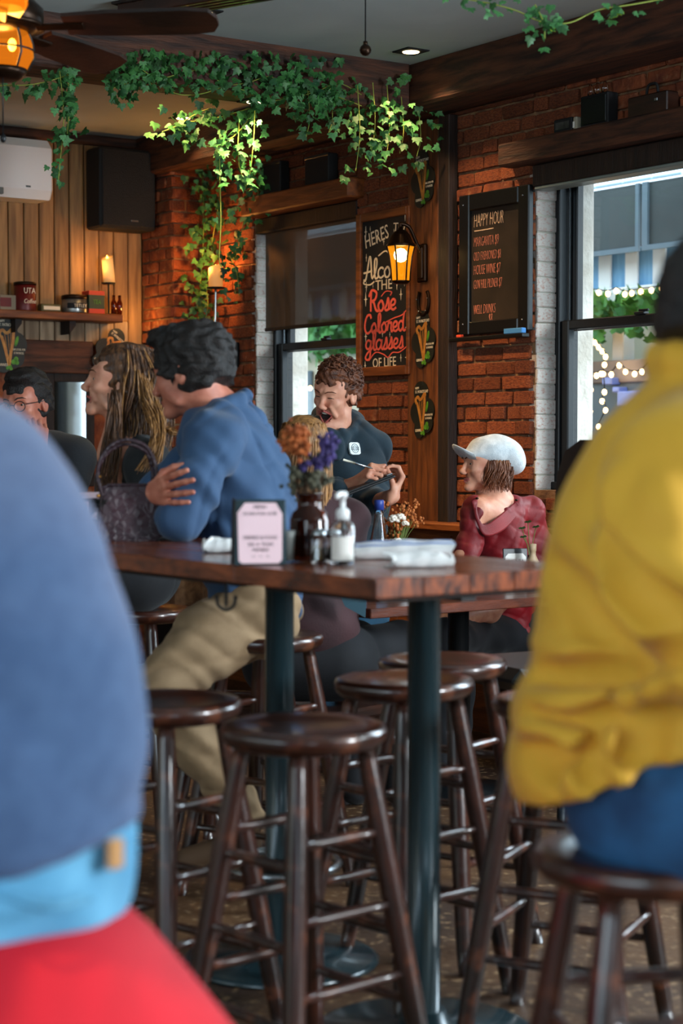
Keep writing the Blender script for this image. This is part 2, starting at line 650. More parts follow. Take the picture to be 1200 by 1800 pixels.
lay(SB1, SA2, ZS - .18, 2.86, rag=(.006, .006))
lay(SA2, SB2 + .1, ZT + .05, 2.9)
lay(SP_ - .02, SA1, .95, 2.95, rag=(0, .005))
lay(SA1, SB1, ZT + .1, 2.95)
lay(SC_, SP_, 1.05, 3.05, y=-PIER, rag=(0, .02))
lay(-PIER, 0, 1.05, 3.05, axis=1, fx=SP_)
lay(SA2, SB2 + .1, ZS - .2, ZS - .03)


def brick_M(b):
    a, c, za, zb, y, axis, fx = b
    g = .005
    w, h = c - a - 2 * g, zb - za - 2 * g
    if axis == 0:
        return TR(((a + c) / 2, y + .04, (za + zb) / 2)) @ RY(RND.uniform(-.6, .6)) @ Matrix.Diagonal((w, .09, h, 1))
    return TR((fx - .04 + y, (a + c) / 2, (za + zb) / 2)) @ Matrix.Diagonal((.09, w, h, 1))


def seen_share(b):
    p = MR @ Vector(((b[0] + b[1]) / 2, b[4], (b[2] + b[3]) / 2))
    px = 600 + F * p.x / p.y
    py = 773 - F * (p.z - CAMZ) / p.y
    if px < 245 or px > 1215 or py < 120 or py > 930: return 9 + abs(px - 600)
    hid = (240 < px < 520 and py > 600) or (620 < px < 722 and 372 < py < 655) or (808 < px < 932 and 335 < py < 580) or (480 < px < 660 and py > 700) or (1010 < px)
    return (4 if hid else 0) + p.y / 20


bricks.sort(key=seen_share)
for i, b in enumerate(bricks[:298]):
    put('brick', BV[i % 10], None, wall_r, brick_M(b))
rest = MB()
for b in bricks[298:]:
    rest.box(-.5, .5, -.5, .5, -.5, .5, 0, .07, M=brick_M(b), jit=.03, rnd=RND)
tag(rest.build('brick_rest', K['brick'], wall_r), kind='stuff')
# whitewashed bricks of the two left reveals, set into the opening side
for a in (SA1, SA2):
    z = ZS
    while z < ZT - .02:
        h = RND.choice((.066, .068, .070))
        h = min(h, ZT - z)
        put('whitewashed_brick', RND.choice(BW), None, wall_r, TR((a - .018 + RND.uniform(-.003, .005), .070, z + h / 2)) @ Matrix.Diagonal((.055, .118, h - .006, 1)))
        z += h


# windows: double hung, black
def window(idx, a, b, label):
    w = thing('window_%d' % idx, label, 'window', MR @ TR(((a + b) / 2, .12, ZS)))
    w['kind'] = 'structure'
    del w['category']
    W, Hh = (b - a) / 2, ZT - ZS
    f = MB()
    f.box(-W, -W + .035, 0, .115, 0, Hh, 0, .004)
    f.box(W - .035, W, 0, .115, 0, Hh, 0, .004)
    f.box(-W + .035, W - .035, 0, .115, Hh - .04, Hh, 0, .004)
    f.box(-W, W, -.02, .12, 0, .035, 0, .004)
    f.box(-W + .035, -W + .05, .045, .055, .03, Hh - .04, 1)
    f.box(W - .05, W - .035, .045, .055, .03, Hh - .04, 1)
    f.build('frame', [K['frame'], K['chrome']], w)
    mid = fr(1080, 566, .18).z - ZS
    for k, (z0, z1, y) in enumerate(((.035, mid + .02, .012), (mid - .025, Hh - .04, .062))):
        s = MB()
        x0, x1 = -W + .037, W - .037
        t = .045
        s.box(x0, x0 + t, y, y + .04, z0, z1, 0, .005)
        s.box(x1 - t, x1, y, y + .04, z0, z1, 0, .005)
        s.box(x0 + t, x1 - t, y, y + .04, z0, z0 + (.07 if k == 0 else .04), 0, .005)
        s.box(x0 + t, x1 - t, y, y + .04, z1 - .042, z1, 0, .005)
        so = s.build('sash', K['frame'], w)
        g = MB()
        g.box(x0 + t - .005, x1 - t + .005, y + .018, y + .022, z0 + .03, z1 - .03)
        g.build('pane', K['pane'], so)
        if k == 0:
            l = MB()
            l.box(-.03, .03, y - .004, y + .03, z1, z1 + .012, 0, .003)
            l.box(-.008, .05, y, y + .012, z1 + .012, z1 + .022, 0, .003)
            l.build('sash_lock', K['frame'], so)
    return w


window(1, SA1, SB1, 'far black double-hung window behind the waiter')
window(2, SA2, SB2, 'near black double-hung window beside the chalkboard')
for i, (a, b) in enumerate(holes[2:]):
    window(3 + i, a, b, 'black double-hung window farther along the brick wall')
# wooden heads over the windows
for n, (a, b, col, lab) in enumerate(((fr(453, 380).x - .02, fr(640, 340).x, K['trim'], 'orange wooden head beam over the far window'),
                                      (fr(904, 285).x, SB2 + .12, K['beam'], 'dark wooden head beam over the near window'))):
    t = MB()
    t.box(a, b, -.10, .02, ZT - .015, ZT + .085, 0, .008)
    tag(t.build('trim_%d' % (n + 1), col, None, MR), kind='structure', label=lab)
# posts on the middle pier
p = MB()
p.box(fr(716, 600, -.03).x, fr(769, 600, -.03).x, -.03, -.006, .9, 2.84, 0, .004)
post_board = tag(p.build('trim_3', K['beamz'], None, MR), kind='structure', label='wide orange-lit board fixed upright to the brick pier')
p = MB()
p.box(fr(769, 600, -.06).x, fr(788, 600, -.06).x, -.06, -.006, .9, 2.84, 0, .004)
p.box(fr(789, 600, -.03).x, fr(796, 600, -.03).x, -.03, -.006, .9, 2.84, 1, .004)
tag(p.build('trim_4', [K['post'], K['mortar']], None, MR), kind='structure', label='narrow dark upright post beside the orange board')
# thin ledge left of the chalkboard
# wainscot and banquette back
w = MB()
zw = fr(770, 918, -.1).z
w.box(SB1 - 1.2, SB2 + 3, -.10, -.012, 0, zw - .04, 0, .003)
w.box(SB1 - 1.2, SB2 + 3, -.14, -.012, zw - .04, zw, 0, .008)
x = SB1 - 1.2
while x < SB2 + 3:
    w.box(x, x + .012, -.112, -.10, .08, zw - .06, 0)
    x += .42
tag(w.build('baseboard_right', K['trim'], None, MR), kind='structure', label='brown wooden wainscot under the brick wall')
# ceiling, beams
XB = (MR.inverted() @ MB_.translation)
c = MB()
c.box(-7, 12, -8, 1.5, ZC, ZC + .1)
cobj = c.build('ceiling', K['ceil'], None, MR @ TR((0, 0, 0)))
# the bay behind the ivy beam is higher: cut the low slab there by using two slabs
me = cobj.data
bpy.data.objects.remove(cobj)
c = MB()
xb = XB.x
c.box(xb - .16, 12, -8, 1.5, ZC, ZC + .25)
c.box(SC_ - 1.5, xb - .16, -8, 1.5, ZF, ZF + .1)
ceil = tag(c.build('ceiling', K['ceil'], None, MR), kind='structure', label='pale grey painted ceiling')
b = MB()
zb = MB_ and 2.855
b.box(xb - .25, 11, -.25, .0, zb, ZC + .01, 0, .012)
b.box(SC_, xb - .25, -.25, .0, zb, ZF + .01, 0, .012)
tag(b.build('trim_5', K['beam'], None, MR), kind='structure', label='heavy dark ceiling beam along the brick wall')
b = MB()
zi = 2.83
b.box(-4.2, 0.0, 0, .24, zi, ZC + .02, 0, .012)
b.box(-4.2, 0.0, .24, .25, ZC, ZF, 0)
ivy_beam = tag(b.build('trim_6', K['beam'], None, MB_), kind='structure', label='dark ceiling beam carrying the ivy')
# panelled wall at the back
zt, zsb = ZF, fl(60, 590).z
wl = MB()
wl.box(-4.5, .25, .03, .3, 0, ZF + .05)
wall_l = tag(wl.build('wall_left', K['brick'], None, ML), kind='structure', label='back wall of upright boards')
bw = .094
zbd = fl(60, 598).z
zsh = fl(100, 560).z
i = 0
x = 0.0
while x > -1.9:
    b = MB()
    j = RND.uniform(-.002, .002)
    if x > -.05:          # the last board runs lower
        b.box(x - bw + .004, x - .002, j, .03, fl(240, 655).z, zt, 0, .005)
        b.build('board', K['board'], wall_l)
    else:
        b.box(x - bw + .004, x - .002, j, .03, zsh, zt, 0, .005)
        b.build('board', K['board'], wall_l)
        b = MB()
        b.box(x - bw + .004, x - .002, j, .03, zbd - .02, zsh, 0, .005)
        b.build('lower_board', K['board2'], wall_l)
    x -= bw
b = MB()
b.box(-4, .0, -.06, .03, fl(60, 246).z, ZF, 0, .01)
b.build('top_rail', K['beam'], wall_l)
b = MB()
b.box(-4, fl(165, 620, -.05).x, -.05, .03, fl(60, 655, -.05).z, fl(60, 597, -.05).z, 0, .006)
b.build('rail_board', K['beam'], wall_l)
# rest of the shell, out of frame
s = MB()
s.box(-9, 9, 0, .2, 0, ZS - .2)
s.box(-9, 9, 0, .2, 2.9, 3.3)
for x0, x1 in ((-9, -5), (-1, 1), (5, 9)): s.box(x0, x1, 0, .2, ZS - .2, 2.9)
tag(s.build('wall_back', K['plaster'], None, TR((0, -4.2, 0)) @ RZ(0)), kind='structure', label='shop front wall behind the viewer')
s = MB()
s.box(-.2, 0, -6, 14, 0, 3.3)
tag(s.build('wall_side', K['plaster'], None, TR((-6.5, 0, 0))), kind='structure', label='side wall of the bar far from the windows')
# ================================================================ the street
s = MB()
s.box(-14, 16, THICK, 14, -.3, -.15)
tag(s.build('ground', M_('pavement', C('#8d8f90'), C('#6f7172'), 3, rough=.9, bump=.2), None, MR), kind='structure', label='grey pavement outside the windows')
YD = 3.2
shed = thing('street_shed', 'white and blue dining shed across the pavement outside', 'shed', MR @ TR((0, YD, -.15)))
zz = lambda y: fr(1110, y, YD).z + .15
xx = lambda x: fr(x, 500, YD).x
zr0, zr1 = zz(330), zz(285)
K['sky_blue'] = M_('blue_boarding', C('#7fb2d6'), C('#5e97c2'), 3, (6, 6, 1), .6)
K['whiteb'] = M_('white_boarding', C('#f2f3f1'), C('#dcdfe0'), 3, rough=.6)
K['greywall'] = M_('grey_shed_panel', C('#6d7d86'), C('#566770'), 2, rough=.7)
K['cream'] = M_('cream_boarding', C('#e3d9bf'), C('#cfc6ad'), 2, rough=.8)
K['darkscreen'] = M_('dark_mesh_screen', C('#3c4443'), C('#2d3433'), 2, rough=.6)
X0, X1 = xx(480) - 1.4, xx(1200) + 1.2
p = MB(); p.box(X0, X1, 0, .05, zz(518), zz(436)); p.build('upper_wall', K['sky_blue'], shed)
p = MB(); p.box(X0, X1, -.10, .06, zz(533), zz(506), 0, .01); p.build('fascia', K['whiteb'], shed)
for k in range(26):
    x = X0 + .1 + k * .26
    if x < X1: p = MB(); p.box(x, x + .12, -.02, 0, zz(510), zz(438), 0, .004); p.build('white_batten', K['whiteb'], shed)
for x0, x1 in ((xx(1034), xx(1152)), (xx(1158), xx(1300)), (xx(700), xx(1028)), (xx(350), xx(690))):
    p = MB(); p.box(x0, x1, -.14, -.10, zz(440), zz(332), 0, .006); sc_ = p.build('screen_panel', K['darkscreen'], shed)
    f = MB()
    f.box(x0, x0 + .05, -.16, -.14, zz(440), zz(332)); f.box(x1 - .03, x1, -.16, -.14, zz(440), zz(332))
    f.box(x0, x1, -.16, -.14, zz(449), zz(440)); f.build('screen_frame', K['greywall'], sc_)
for k in range(24):      # clear roof sheets, sloping up to the far side
    x = X0 + k * .27
    if x < X1: p = MB(); p.box(0, .255, 0, 1.3, 0, .02, 0, .004); p.build('roof_sheet', M_('roof_sheet', C('#a9c8d8'), None, rough=.3) if k == 0 else bpy.data.materials['roof_sheet'], shed, TR((x, -.15, zz(330))) @ RX(14))
p = MB(); p.box(X0, X1, .3, .36, zz(640), zz(515)); p.build('cream_wall', K['cream'], shed)
p = MB(); p.box(X0, X1, -.02, .06, zz(672), zz(632), 0, .006); p.build('rail', M_('weathered_rail', C('#a4968a'), C('#7b7069'), 4, rough=.8), shed)
p = MB(); p.box(X0, X1, .0, .05, 0, zz(668)); p.build('lower_wall', K['greywall'], shed)
q0, q1, q2 = fr(514, 800, YD), fr(650, 632, YD), fr(570, 632, YD)
p = MB(); p.box(q0.x, q1.x, -.06, -.01, fr(570, 800, YD).z + .15, q2.z + .15); p.build('cream_panel', K['cream'], shed)
q0, q1 = fr(528, 745, YD), fr(562, 652, YD)
p = MB(); p.box(q0.x, q1.x, -.09, -.06, q0.z + .15, q1.z + .15, 0, .01); p.build('dark_shutter', K['greywall'], shed)
for x in (1066, 1180, 760):
    p = MB(); p.box(xx(x), xx(x) + .11, .05, .16, 0, zz(510), 0, .006); p.build('white_post', K['whiteb'], shed)
for x0, x1, y0, y1 in ((1075, 1092, 663, 676), (1093, 1105, 680, 690), (1102, 1138, 688, 715)):
    p = MB(); p.box(xx(x0), xx(x1), -.09, 0, zz(y1), zz(y0), 0, .008); p.build('blue_sticker', M_('blue_fitting', C('#7d96e0'), None, rough=.5) if 'blue_fitting' not in bpy.data.materials else bpy.data.materials['blue_fitting'], shed)


def leafmesh(s=1.0, fold=.2):
    o = [(0, -.1), (.28, -.22), (.5, .02), (.36, .16), (.42, .42), (.2, .42), (0, .95), (-.2, .42), (-.42, .42), (-.36, .16), (-.5, .02), (-.28, -.22)]
    vs = [(0, 0, .18 * s)] + [(x * s, abs(x) * fold * s - .05 * y * s, y * s * .8) for x, y in o]
    n = len(o)
    return vs, [(0, 1 + i, 1 + (i + 1) % n) for i in range(n)]


hedge = MB()
for k in range(1500):
    vs, fs = leafmesh(.13)
    x = RND.uniform(X0, X1)
    hedge.add(vs, fs, 0, False, TR((x, -.12 + RND.uniform(-.1, .12), RND.uniform(zz(566), zz(524)) + (RND.random() < .25) * RND.uniform(-.22, 0))) @ RZ(RND.uniform(-60, 60)) @ RX(RND.uniform(-40, 60)))
h = put('leafy_garland', hedge.mesh('leafy_garland'), M_('hedge_leaf', C('#5aa34a'), C('#2c6a33'), 6, rough=.6), None, MR @ TR((0, YD, -.15)))
tag(h, 'green leafy garland hung along the front of the shed outside', 'garland', kind='stuff')
K['bulb'] = M_('lit_bulb', C('#ffd9a0'), None, emit=9, ecol=C('#ffc27a'))


def string_lights(label, pts, hang=0.0):
    t = thing('string_light', label, 'string light', MR @ TR((0, YD - .25, 0)), 'string lights outside the windows')
    P = [fr(x, y, YD - .25) for x, y in pts]
    P = [Vector((q.x, 0, q.z)) for q in P]
    w = MB(); w.tube(spline(P, 3), .004, 5); w.build('wire', K['black'], t)
    bm = MB(); bm.ball((0, 0, -.02), (.016, .016, .02), n=8)
    me = bm.mesh('bulb'); me.materials.append(K['bulb'])
    for q in P: put('bulb', me, None, t, TR(q))


string_lights('string of warm bulbs along the white fascia, seen above the near sash', [(1036, 508), (1052, 509), (1068, 511), (1083, 506), (1098, 512), (1110, 510), (1126, 507), (1145, 505), (1163, 502), (1180, 499), (1200, 497)])
string_lights('string of warm bulbs falling steeply at the left of the near lower pane', [(1038, 592), (1046, 597), (1052, 605), (1058, 612), (1064, 622), (1062, 636), (1060, 652), (1062, 684), (1058, 700), (1064, 716), (1052, 745)])
string_lights('string of warm bulbs swagged across the brown rail in the near lower pane', [(1036, 652), (1048, 655), (1056, 652), (1074, 653), (1088, 637), (1099, 648), (1115, 652), (1128, 648), (1146, 630)])
string_lights('string of warm bulbs hanging down against the grey shed panel', [(1036, 624), (1038, 680), (1037, 718), (1036, 735)])
string_lights('pair of warm bulbs seen through the far window beside the waiter', [(529, 693), (545, 678)])
# ================================================================ furniture
def make_stool():
    t = thing('bar_stool', 'stool', 'stool')
    m = MB()
    m.lathe([(.0, .716), (.135, .716), (.155, .722), (.166, .735), (.168, .748), (.163, .758), (.152, .762), (.12, .7585), (.05, .755), (0, .7545)], 40)
    m.build('seat', K['stool'], t)
    LEG = lambda z, a: Vector((math.cos(R(a)), math.sin(R(a)), 0)) * (.122 + (.725 - z) * .185) + Vector((0, 0, z))
    for k in range(4):
        a = 90 * k
        m = MB()
        zs = [.722, .69, .56, .38, .2, .06, 0]
        m.tube([LEG(z, a) for z in zs], [.017, .019, .0225, .024, .023, .020, .018], 14)
        m.build('leg', K['stool'], t)
    for k in range(4):
        for z in ((.50, .35, .20) if k % 2 else (.545, .40, .26)):
            p, q = LEG(z, 90 * k), LEG(z, 90 * k + 90)
            m = MB()
            m.tube([p.lerp(q, f) for f in (0, .25, .5, .75, 1)], [.0085, .0105, .0115, .0105, .0085], 10)
            m.build('rung', K['stool'], t)
    return t


stool0 = make_stool()
STOOLS = [  # pixel x, seat-top pixel y, depth, turn of the legs, label
    (533, 3.60, -94, 'round dark stool standing nearest in front of the two table posts'),
    (290, 3.95, -85, 'round stool half hidden by the grey-blue sweater, right of it'),
    (710, 4.30, -93, 'round stool behind the near table post, warm glow on its seat'),
    (778, 4.68, -80, 'small far stool showing just above the stool with the glowing seat'),
    (468, 5.28, -78, 'far stool the man in the blue shirt sits on'),
    (1000, 3.97, -70, 'stool behind the yellow jacket with only its seat rim showing'),
    (1150, 2.50, -125, 'nearest stool, under the person in the yellow jacket'),
    (-50, 2.1, -95, 'stool under the person in the grey-blue sweater'),
    (425, 5.75, -60, 'dark stool farthest back under the tan trouser leg'),
]
for i, (px, Y, a, lab) in enumerate(STOOLS):
    o = stool0 if i == 0 else dup(stool0, None)
    o.matrix_basis = TR(((px - 600) / F * Y, Y, 0)) @ RZ(a)
    o['label'] = lab
    o['group'] = 'round bar stools'

# --- two high pedestal tables, edge to edge
TA = R(37)
E1, E2 = Vector((-math.sin(TA), math.cos(TA), 0)), Vector((math.cos(TA), math.sin(TA), 0))
near = at(660, 1018, 3.62)
TZ = near.z
MT = TR((near.x, near.y, 0)) @ Matrix(((E2.x, E1.x, 0, 0), (E2.y, E1.y, 0, 0), (0, 0, 1, 0), (0, 0, 0, 1)))   # x across (to the right), y along (away)


def high_table(label, x0, x1, y0, y1, post, n, skew=0.0):
    t = thing('high_table', label, 'table', MT, 'high pedestal tables')
    w = (x1 - x0) / n
    for k in range(n):
        m = MB()
        m.box(x0 + k * w + .0008, x0 + (k + 1) * w - .0008, y0, y1, TZ - .041, TZ - .0005 * (k % 2), 0, .002)
        m.build('plank', K['top'], t, Matrix.Identity(4))
    m = MB()
    m.box(x0 + .05, x1 - .05, y0 + .05, y1 - .05, TZ - .055, TZ - .0415, 0)
    m.build('under_frame', K['post'], t)
    px, py = post
    m = MB()
    m.tube([(px, py, .012), (px, py, TZ - .056)], .037, 28)
    m.build('post', K['steelblue'], t)
    m = MB()
    m.lathe([(.25, 0), (.255, .006), (.24, .014), (.06, .03), (.05, .06), (0, .06)], 40, M=TR((px, py, 0)))
    m.build('base', K['steelblue'], t)
    m = MB()
    m.box(px - .15, px + .15, py - .02, py + .02, TZ - .066, TZ - .0555)
    m.box(px - .02, px + .02, py - .15, py + .15, TZ - .066, TZ - .0555)
    m.build('bracket', K['iron'], t)
    return t


MTi = MT.inverted()
pa = MTi @ at(745, 1200, 3.98)
pb = MTi @ at(491, 1200, 4.56)
tabA = high_table('near high table with glossy dark planks and a thick post', 0, .63, 0, .515, (pa.x, pa.y), 5)
tabB = high_table('second high table butted behind the first, handbag on it', .004, .66, .519, 1.62, (pb.x, pb.y), 6)
# iron foot ring on the far post
t = thing('foot_ring', 'round iron foot ring on the far table post', 'foot ring', MT @ TR((pb.x, pb.y, .25)))
m = MB(); m.tube([(.15 * math.cos(q), .15 * math.sin(q), 0) for q in [2 * math.pi * k / 36 for k in range(36)]], .011, 8, closed=True); m.build('ring', K['chrome'], t)
m = MB(); m.lathe([(.037, -.02), (.046, -.02), (.046, .02), (.037, .02)], 20); m.build('collar', K['iron'], t)
for k in range(3):
    a = 2 * math.pi * k / 3 + .4
    m = MB(); m.tube([(.04 * math.cos(a), .04 * math.sin(a), 0), (.145 * math.cos(a), .145 * math.sin(a), 0)], .007, 8); m.build('spoke', K['iron'], t)
# purse hook under the table edge
h0 = MTi @ at(403, 1036, 4.06)
hk = MB()
hk.tube(spline([(0, 0, 0), (0, 0, -.035), (0, 0, -.055)], 4), .004, 8)
hk.tube(spline([(-.022, 0, -.034), (-.018, 0, -.052), (0, 0, -.062), (.018, 0, -.052), (.022, 0, -.034)], 5), [.003] + [.004] * 19 + [.002], 8)
hk.ball((-.022, 0, -.033), .005); hk.ball((.022, 0, -.033), .005)
hook = tag(hk.build('purse_hook', K['iron'], None, MT @ TR((-.001, h0.y, TZ - .041)) @ RZ(-50)), 'black double purse hook under the front table edge', 'hook')

# --- low table by the wall and bench
lt = thing('low_table', 'low dining table by the wall where the woman in red sits', 'table', TR((.10, 6.17, 0)) @ Matrix(((E2.x, E1.x, 0, 0), (E2.y, E1.y, 0, 0), (0, 0, 1, 0), (0, 0, 0, 1))))
for k in range(4):
    m = MB(); m.box(0, 1.25, .13 * k, .13 * (k + 1) - .0015, .715, .75, 0, .003); m.build('plank', K['edge'], lt)
m = MB(); m.tube([(.62, .26, .02), (.62, .26, .714)], .04, 18); m.build('post', K['iron'], lt)
m = MB(); m.lathe([(.26, 0), (.26, .01), (.05, .03), (.04, .05), (0, .05)], 28, M=TR((.62, .26, 0))); m.build('base', K['iron'], lt)
bn = thing('wall_bench', 'long dark wooden bench against the brick wall', 'bench', MR @ TR((0, -.13, 0)))
m = MB(); m.box(-2.3, 2.2, -.45, -.012, .36, .40, 0, .006); m.build('seat', K['wood'], bn)
for x in (-2.2, -.7, .8, 2.1):
    m = MB(); m.box(x - .03, x + .03, -.42, -.03, 0, .36); m.build('support', K['post'], bn)
# black chair back by the near window
ch = thing('bar_chair', 'black bar chair with a rounded back before the near window', 'chair', TR((.80, 5.6, .16)) @ RZ(-62))
m = MB()
prof = [(-.19, .50), (-.2, .85), (-.2, .95), (-.185, 1.06), (-.14, 1.135), (-.06, 1.17), (.06, 1.17), (.14, 1.135), (.185, 1.06), (.2, .95), (.2, .85), (.19, .50)]
m.prism(prof, -.03, .03, smooth=False); m.build('backrest', K['blackpl'], ch)
m = MB(); m.box(-.21, .21, -.44, -.03, .43, .50, 0, .03); m.build('seat', K['blackpl'], ch)
for x in (-.17, .17):
    for y in (-.40, -.02):
        m = MB(); m.tube([(x, y, -.16), (x * .95, y * .95, .44)], .014, 10); m.build('leg', K['iron'], ch)

# ================================================================ on the tables
def ontab(x, y, Y):
    p = at(x, y, Y)
    return TR((p.x, p.y, TZ))


# menu stand: black A-frame with a pink card
ms = thing('menu_stand', 'black A-frame stand holding a pink printed menu card', 'menu stand', ontab(458, 985, 4.02) @ RZ(7))
W_, H_ = .058, .148
m = MB()
FM = RX(-9)
m.box(-W_, W_, -.002, .003, 0, H_, 0, .002, M=FM); m.build('front_board', K['steelblue'], ms)
m = MB(); m.box(-W_, W_, .046, .050, 0, H_, 0, .002, M=TR((0, .0, 0)) @ TR((0, .048, 0)) @ RX(9) @ TR((0, -.048, 0))); m.build('back_board', K['black'], ms)
m = MB(); m.prism([(-.062, 0), (-.058, .148), (-.056, .148), (-.058, 0)], .0, .09); m.build('side_cheek', K['black'], ms)
oct_ = [(-.049, .010), (-.042, .004), (.040, .004), (.048, .012), (.050, .115), (.036, .140), (-.034, .140), (-.051, .118)]
cd = MB(); cd.prism(oct_, -.0035, -.0021, M=FM)
pink = M_('pink_card', C('#f0cfd6'), None, rough=.8)
card = cd.build('pink_card', pink, ms)
ink = M_('grey_ink', C('#5a4a50'), None, rough=.9)
for txt, sz, x, z, xs in (('MENU', .012, 0, .127, .9), ('SCAN FOR OUR', .011, 0, .112, .95), ('DRINKS & FOOD', .012, 0, .058, .85), ('SEE A TEAM', .011, 0, .043, 1), ('MEMBER', .010, 0, .031, 1), ('~  ~  ~', .014, 0, .016, 1)):
    me = words(txt, sz, xs=xs, align='CENTER', depth=.0003)
    me.materials.append(ink)
    put('lettering', me, None, card, FM @ TR((x, -.0039, z)))
# bar napkin roll left of the stand, small glass and salt cellars behind it
K['linen'] = M_('white_linen', C('#e6e6e4'), C('#d2d4d6'), 6, rough=.9, bump=.25, bscale=180)
K['linenb'] = M_('blue_stripe', C('#6f86b8'), None, rough=.9)


def napkin(label, M, L, r0, r1, stripe=False, seed=0):
    rn = random.Random(seed)
    m = MB()
    n, k = 26, 22
    vs, fs = [], []
    for i in range(k):
        u = i / (k - 1)
        rr = r0 + (r1 - r0) * u
        for j in range(n):
            q = 2 * math.pi * j / n
            f = rr * (1 + .10 * math.sin(q * 2 + 1.3 * math.sin(u * 5 + seed)) + .05 * math.sin(q * 5 + u * 9 + seed) + .04 * math.sin(u * 22 + q))
            z = max(f * math.sin(q) * .8 + rr * .62, 0.0015)
            vs.append((u * L - L / 2 + .012 * math.sin(q * 2 + seed) * (abs(u - .5) > .45), f * math.cos(q) * 1.15, z))
    for i in range(k - 1):
        for j in range(n):
            q = (j + 1) % n
            fs.append((i * n + j, i * n + q, (i + 1) * n + q, (i + 1) * n + j)[::-1])
    m.add(vs, fs, 0, True)
    mats = [1 if stripe and (f[0] % n) in (7, 9) else 0 for f in fs]
    m.m = mats
    for e, i in ((-1, 0), (1, k - 1)):      # rolled ends: a spiral of cloth
        c = Vector((vs[i * n][0], 0, r0 * .62 if e < 0 else r1 * .62))
        rr = (r0 if e < 0 else r1) * .92
        sp = [c + Vector((e * -.004, rr * (1 - a / 15) * math.cos(a) * 1.1, rr * (1 - a / 15) * math.sin(a) * .75)) for a in [x * .5 for x in range(26)]]
        m.tube(sp, .0032, 6, 0)
        m.tube([c + Vector((e * -.012, 0, 0)), c + Vector((e * -.02, 0, 0))], rr * .9, 14, 0, flat=.72)
    t = m.build('napkin_roll', [K['linen'], K['linenb']], None, M)
    return tag(t, label, 'napkin', 'rolled linen napkins on the high tables')


p1, p2 = at(610, 982, 4.18), at(786, 962, 4.16)
napkin('long white napkin roll with blue stripes, lying behind another', TR(((p1.x + p2.x) / 2, (p1.y + p2.y) / 2 + .06, TZ)) @ RZ(2), .25, .026, .034, True, 3)
p1 = at(733, 990, 3.98)
napkin('short plain white napkin roll lying in front of the striped one', TR((p1.x, p1.y - .02, TZ)) @ RZ(4), .135, .024, .021, False, 8)
p1 = at(383, 975, 4.5)
napkin('cream napkin roll left of the pink menu card', TR((p1.x + .02, 4.48, TZ)) @ RZ(10), .09, .026, .026, False, 5)
# small tumbler by the card
gl = thing('tumbler', 'small frosted tumbler right of the pink menu card', 'glass', ontab(506, 982, 4.13))
m = MB(); m.lathe([(0, .003), (.013, .003), (.016, .06), (.0165, .072), (.0145, .072), (.013, .06), (.011, .006), (0, .006)], 20); m.build('glass_body', M_('frosted_glass', C('#cfd6d2'), None, rough=.35, trans=.6), gl)
# amber vase with dried flowers
av = thing('amber_vase', 'brown glass jar vase with dried orange and purple flowers', 'vase', ontab(544, 985, 4.17))
m = MB(); m.lathe([(0, .002), (.043, .002), (.046, .008), (.046, .095), (.040, .112), (.028, .122), (.027, .150), (.031, .153), (.031, .158), (.025, .158), (.024, .126), (.036, .108), (.042, .092), (.042, .012), (0, .010)], 26); m.build('glass_body', K['amber'], av)
m = MB(); m.lathe([(0, .011), (.0415, .011), (.0415, .06), (0, .06)], 20); m.build('water', M_('brown_water', C('#3a150a'), None, rough=.05, trans=.6), av)
flw = {'orange': M_('dried_orange', C('#c06a34'), C('#8c4420'), 30, rough=.9), 'purple': M_('dried_purple', C('#4a3c78'), C('#2c2448'), 30, rough=.9), 'grey': M_('dried_grey', C('#5d5a48'), C('#37382c'), 30, rough=.9)}
rf = random.Random(11)
for k in range(34):
    kind = 'orange' if k < 12 else ('purple' if k < 21 else 'grey')
    dx = {'orange': rf.uniform(-.055, -.01), 'purple': rf.uniform(-.01, .055), 'grey': rf.uniform(-.04, .045)}[kind]
    hz = {'orange': rf.uniform(.225, .30), 'purple': rf.uniform(.22, .285), 'grey': rf.uniform(.165, .235)}[kind]
    top = Vector((dx, rf.uniform(-.035, .035), hz))
    s = MB(); s.tube(spline([(dx * .2, 0, .05), (dx * .4, 0, .14), top], 4), .0011, 5); st = s.build('stem', K['brown'], av)
    b = MB()
    for j in range(13):
        b.ball(top + Vector([rf.gauss(0, .0085) for _ in range(3)]), rf.uniform(.004, .008), n=6)
    b.build('flower_head', flw[kind], st)
# salt and pepper
for i, (x, lab, mt) in enumerate(((560, 'glass salt shaker between the brown vase and the pump bottle', 'salt'), (585, 'second glass shaker touching the pump bottle', 'pepper'))):
    g = thing('salt_shaker', lab, 'shaker', ontab(x, 986, 4.06 + .03 * i), 'glass shakers on the near table')
    m = MB(); m.lathe([(0, .002), (.017, .002), (.018, .01), (.0155, .055), (.0155, .062), (.0135, .062), (.0135, .055), (.016, .01), (0, .007)], 12, smooth=False); m.build('glass_body', K['cglass'], g)
    m = MB(); m.lathe([(0, .0075), (.0152, .0075), (.0138, .035), (0, .036)], 12); m.build('filling', M_(mt, C('#e8e6e0' if i == 0 else '#8a8378'), None, rough=.9), g)
    m = MB(); m.lathe([(.0165, .060), (.0165, .070), (.012, .078), (0, .080)], 16); m.build('lid', K['chrome'], g)
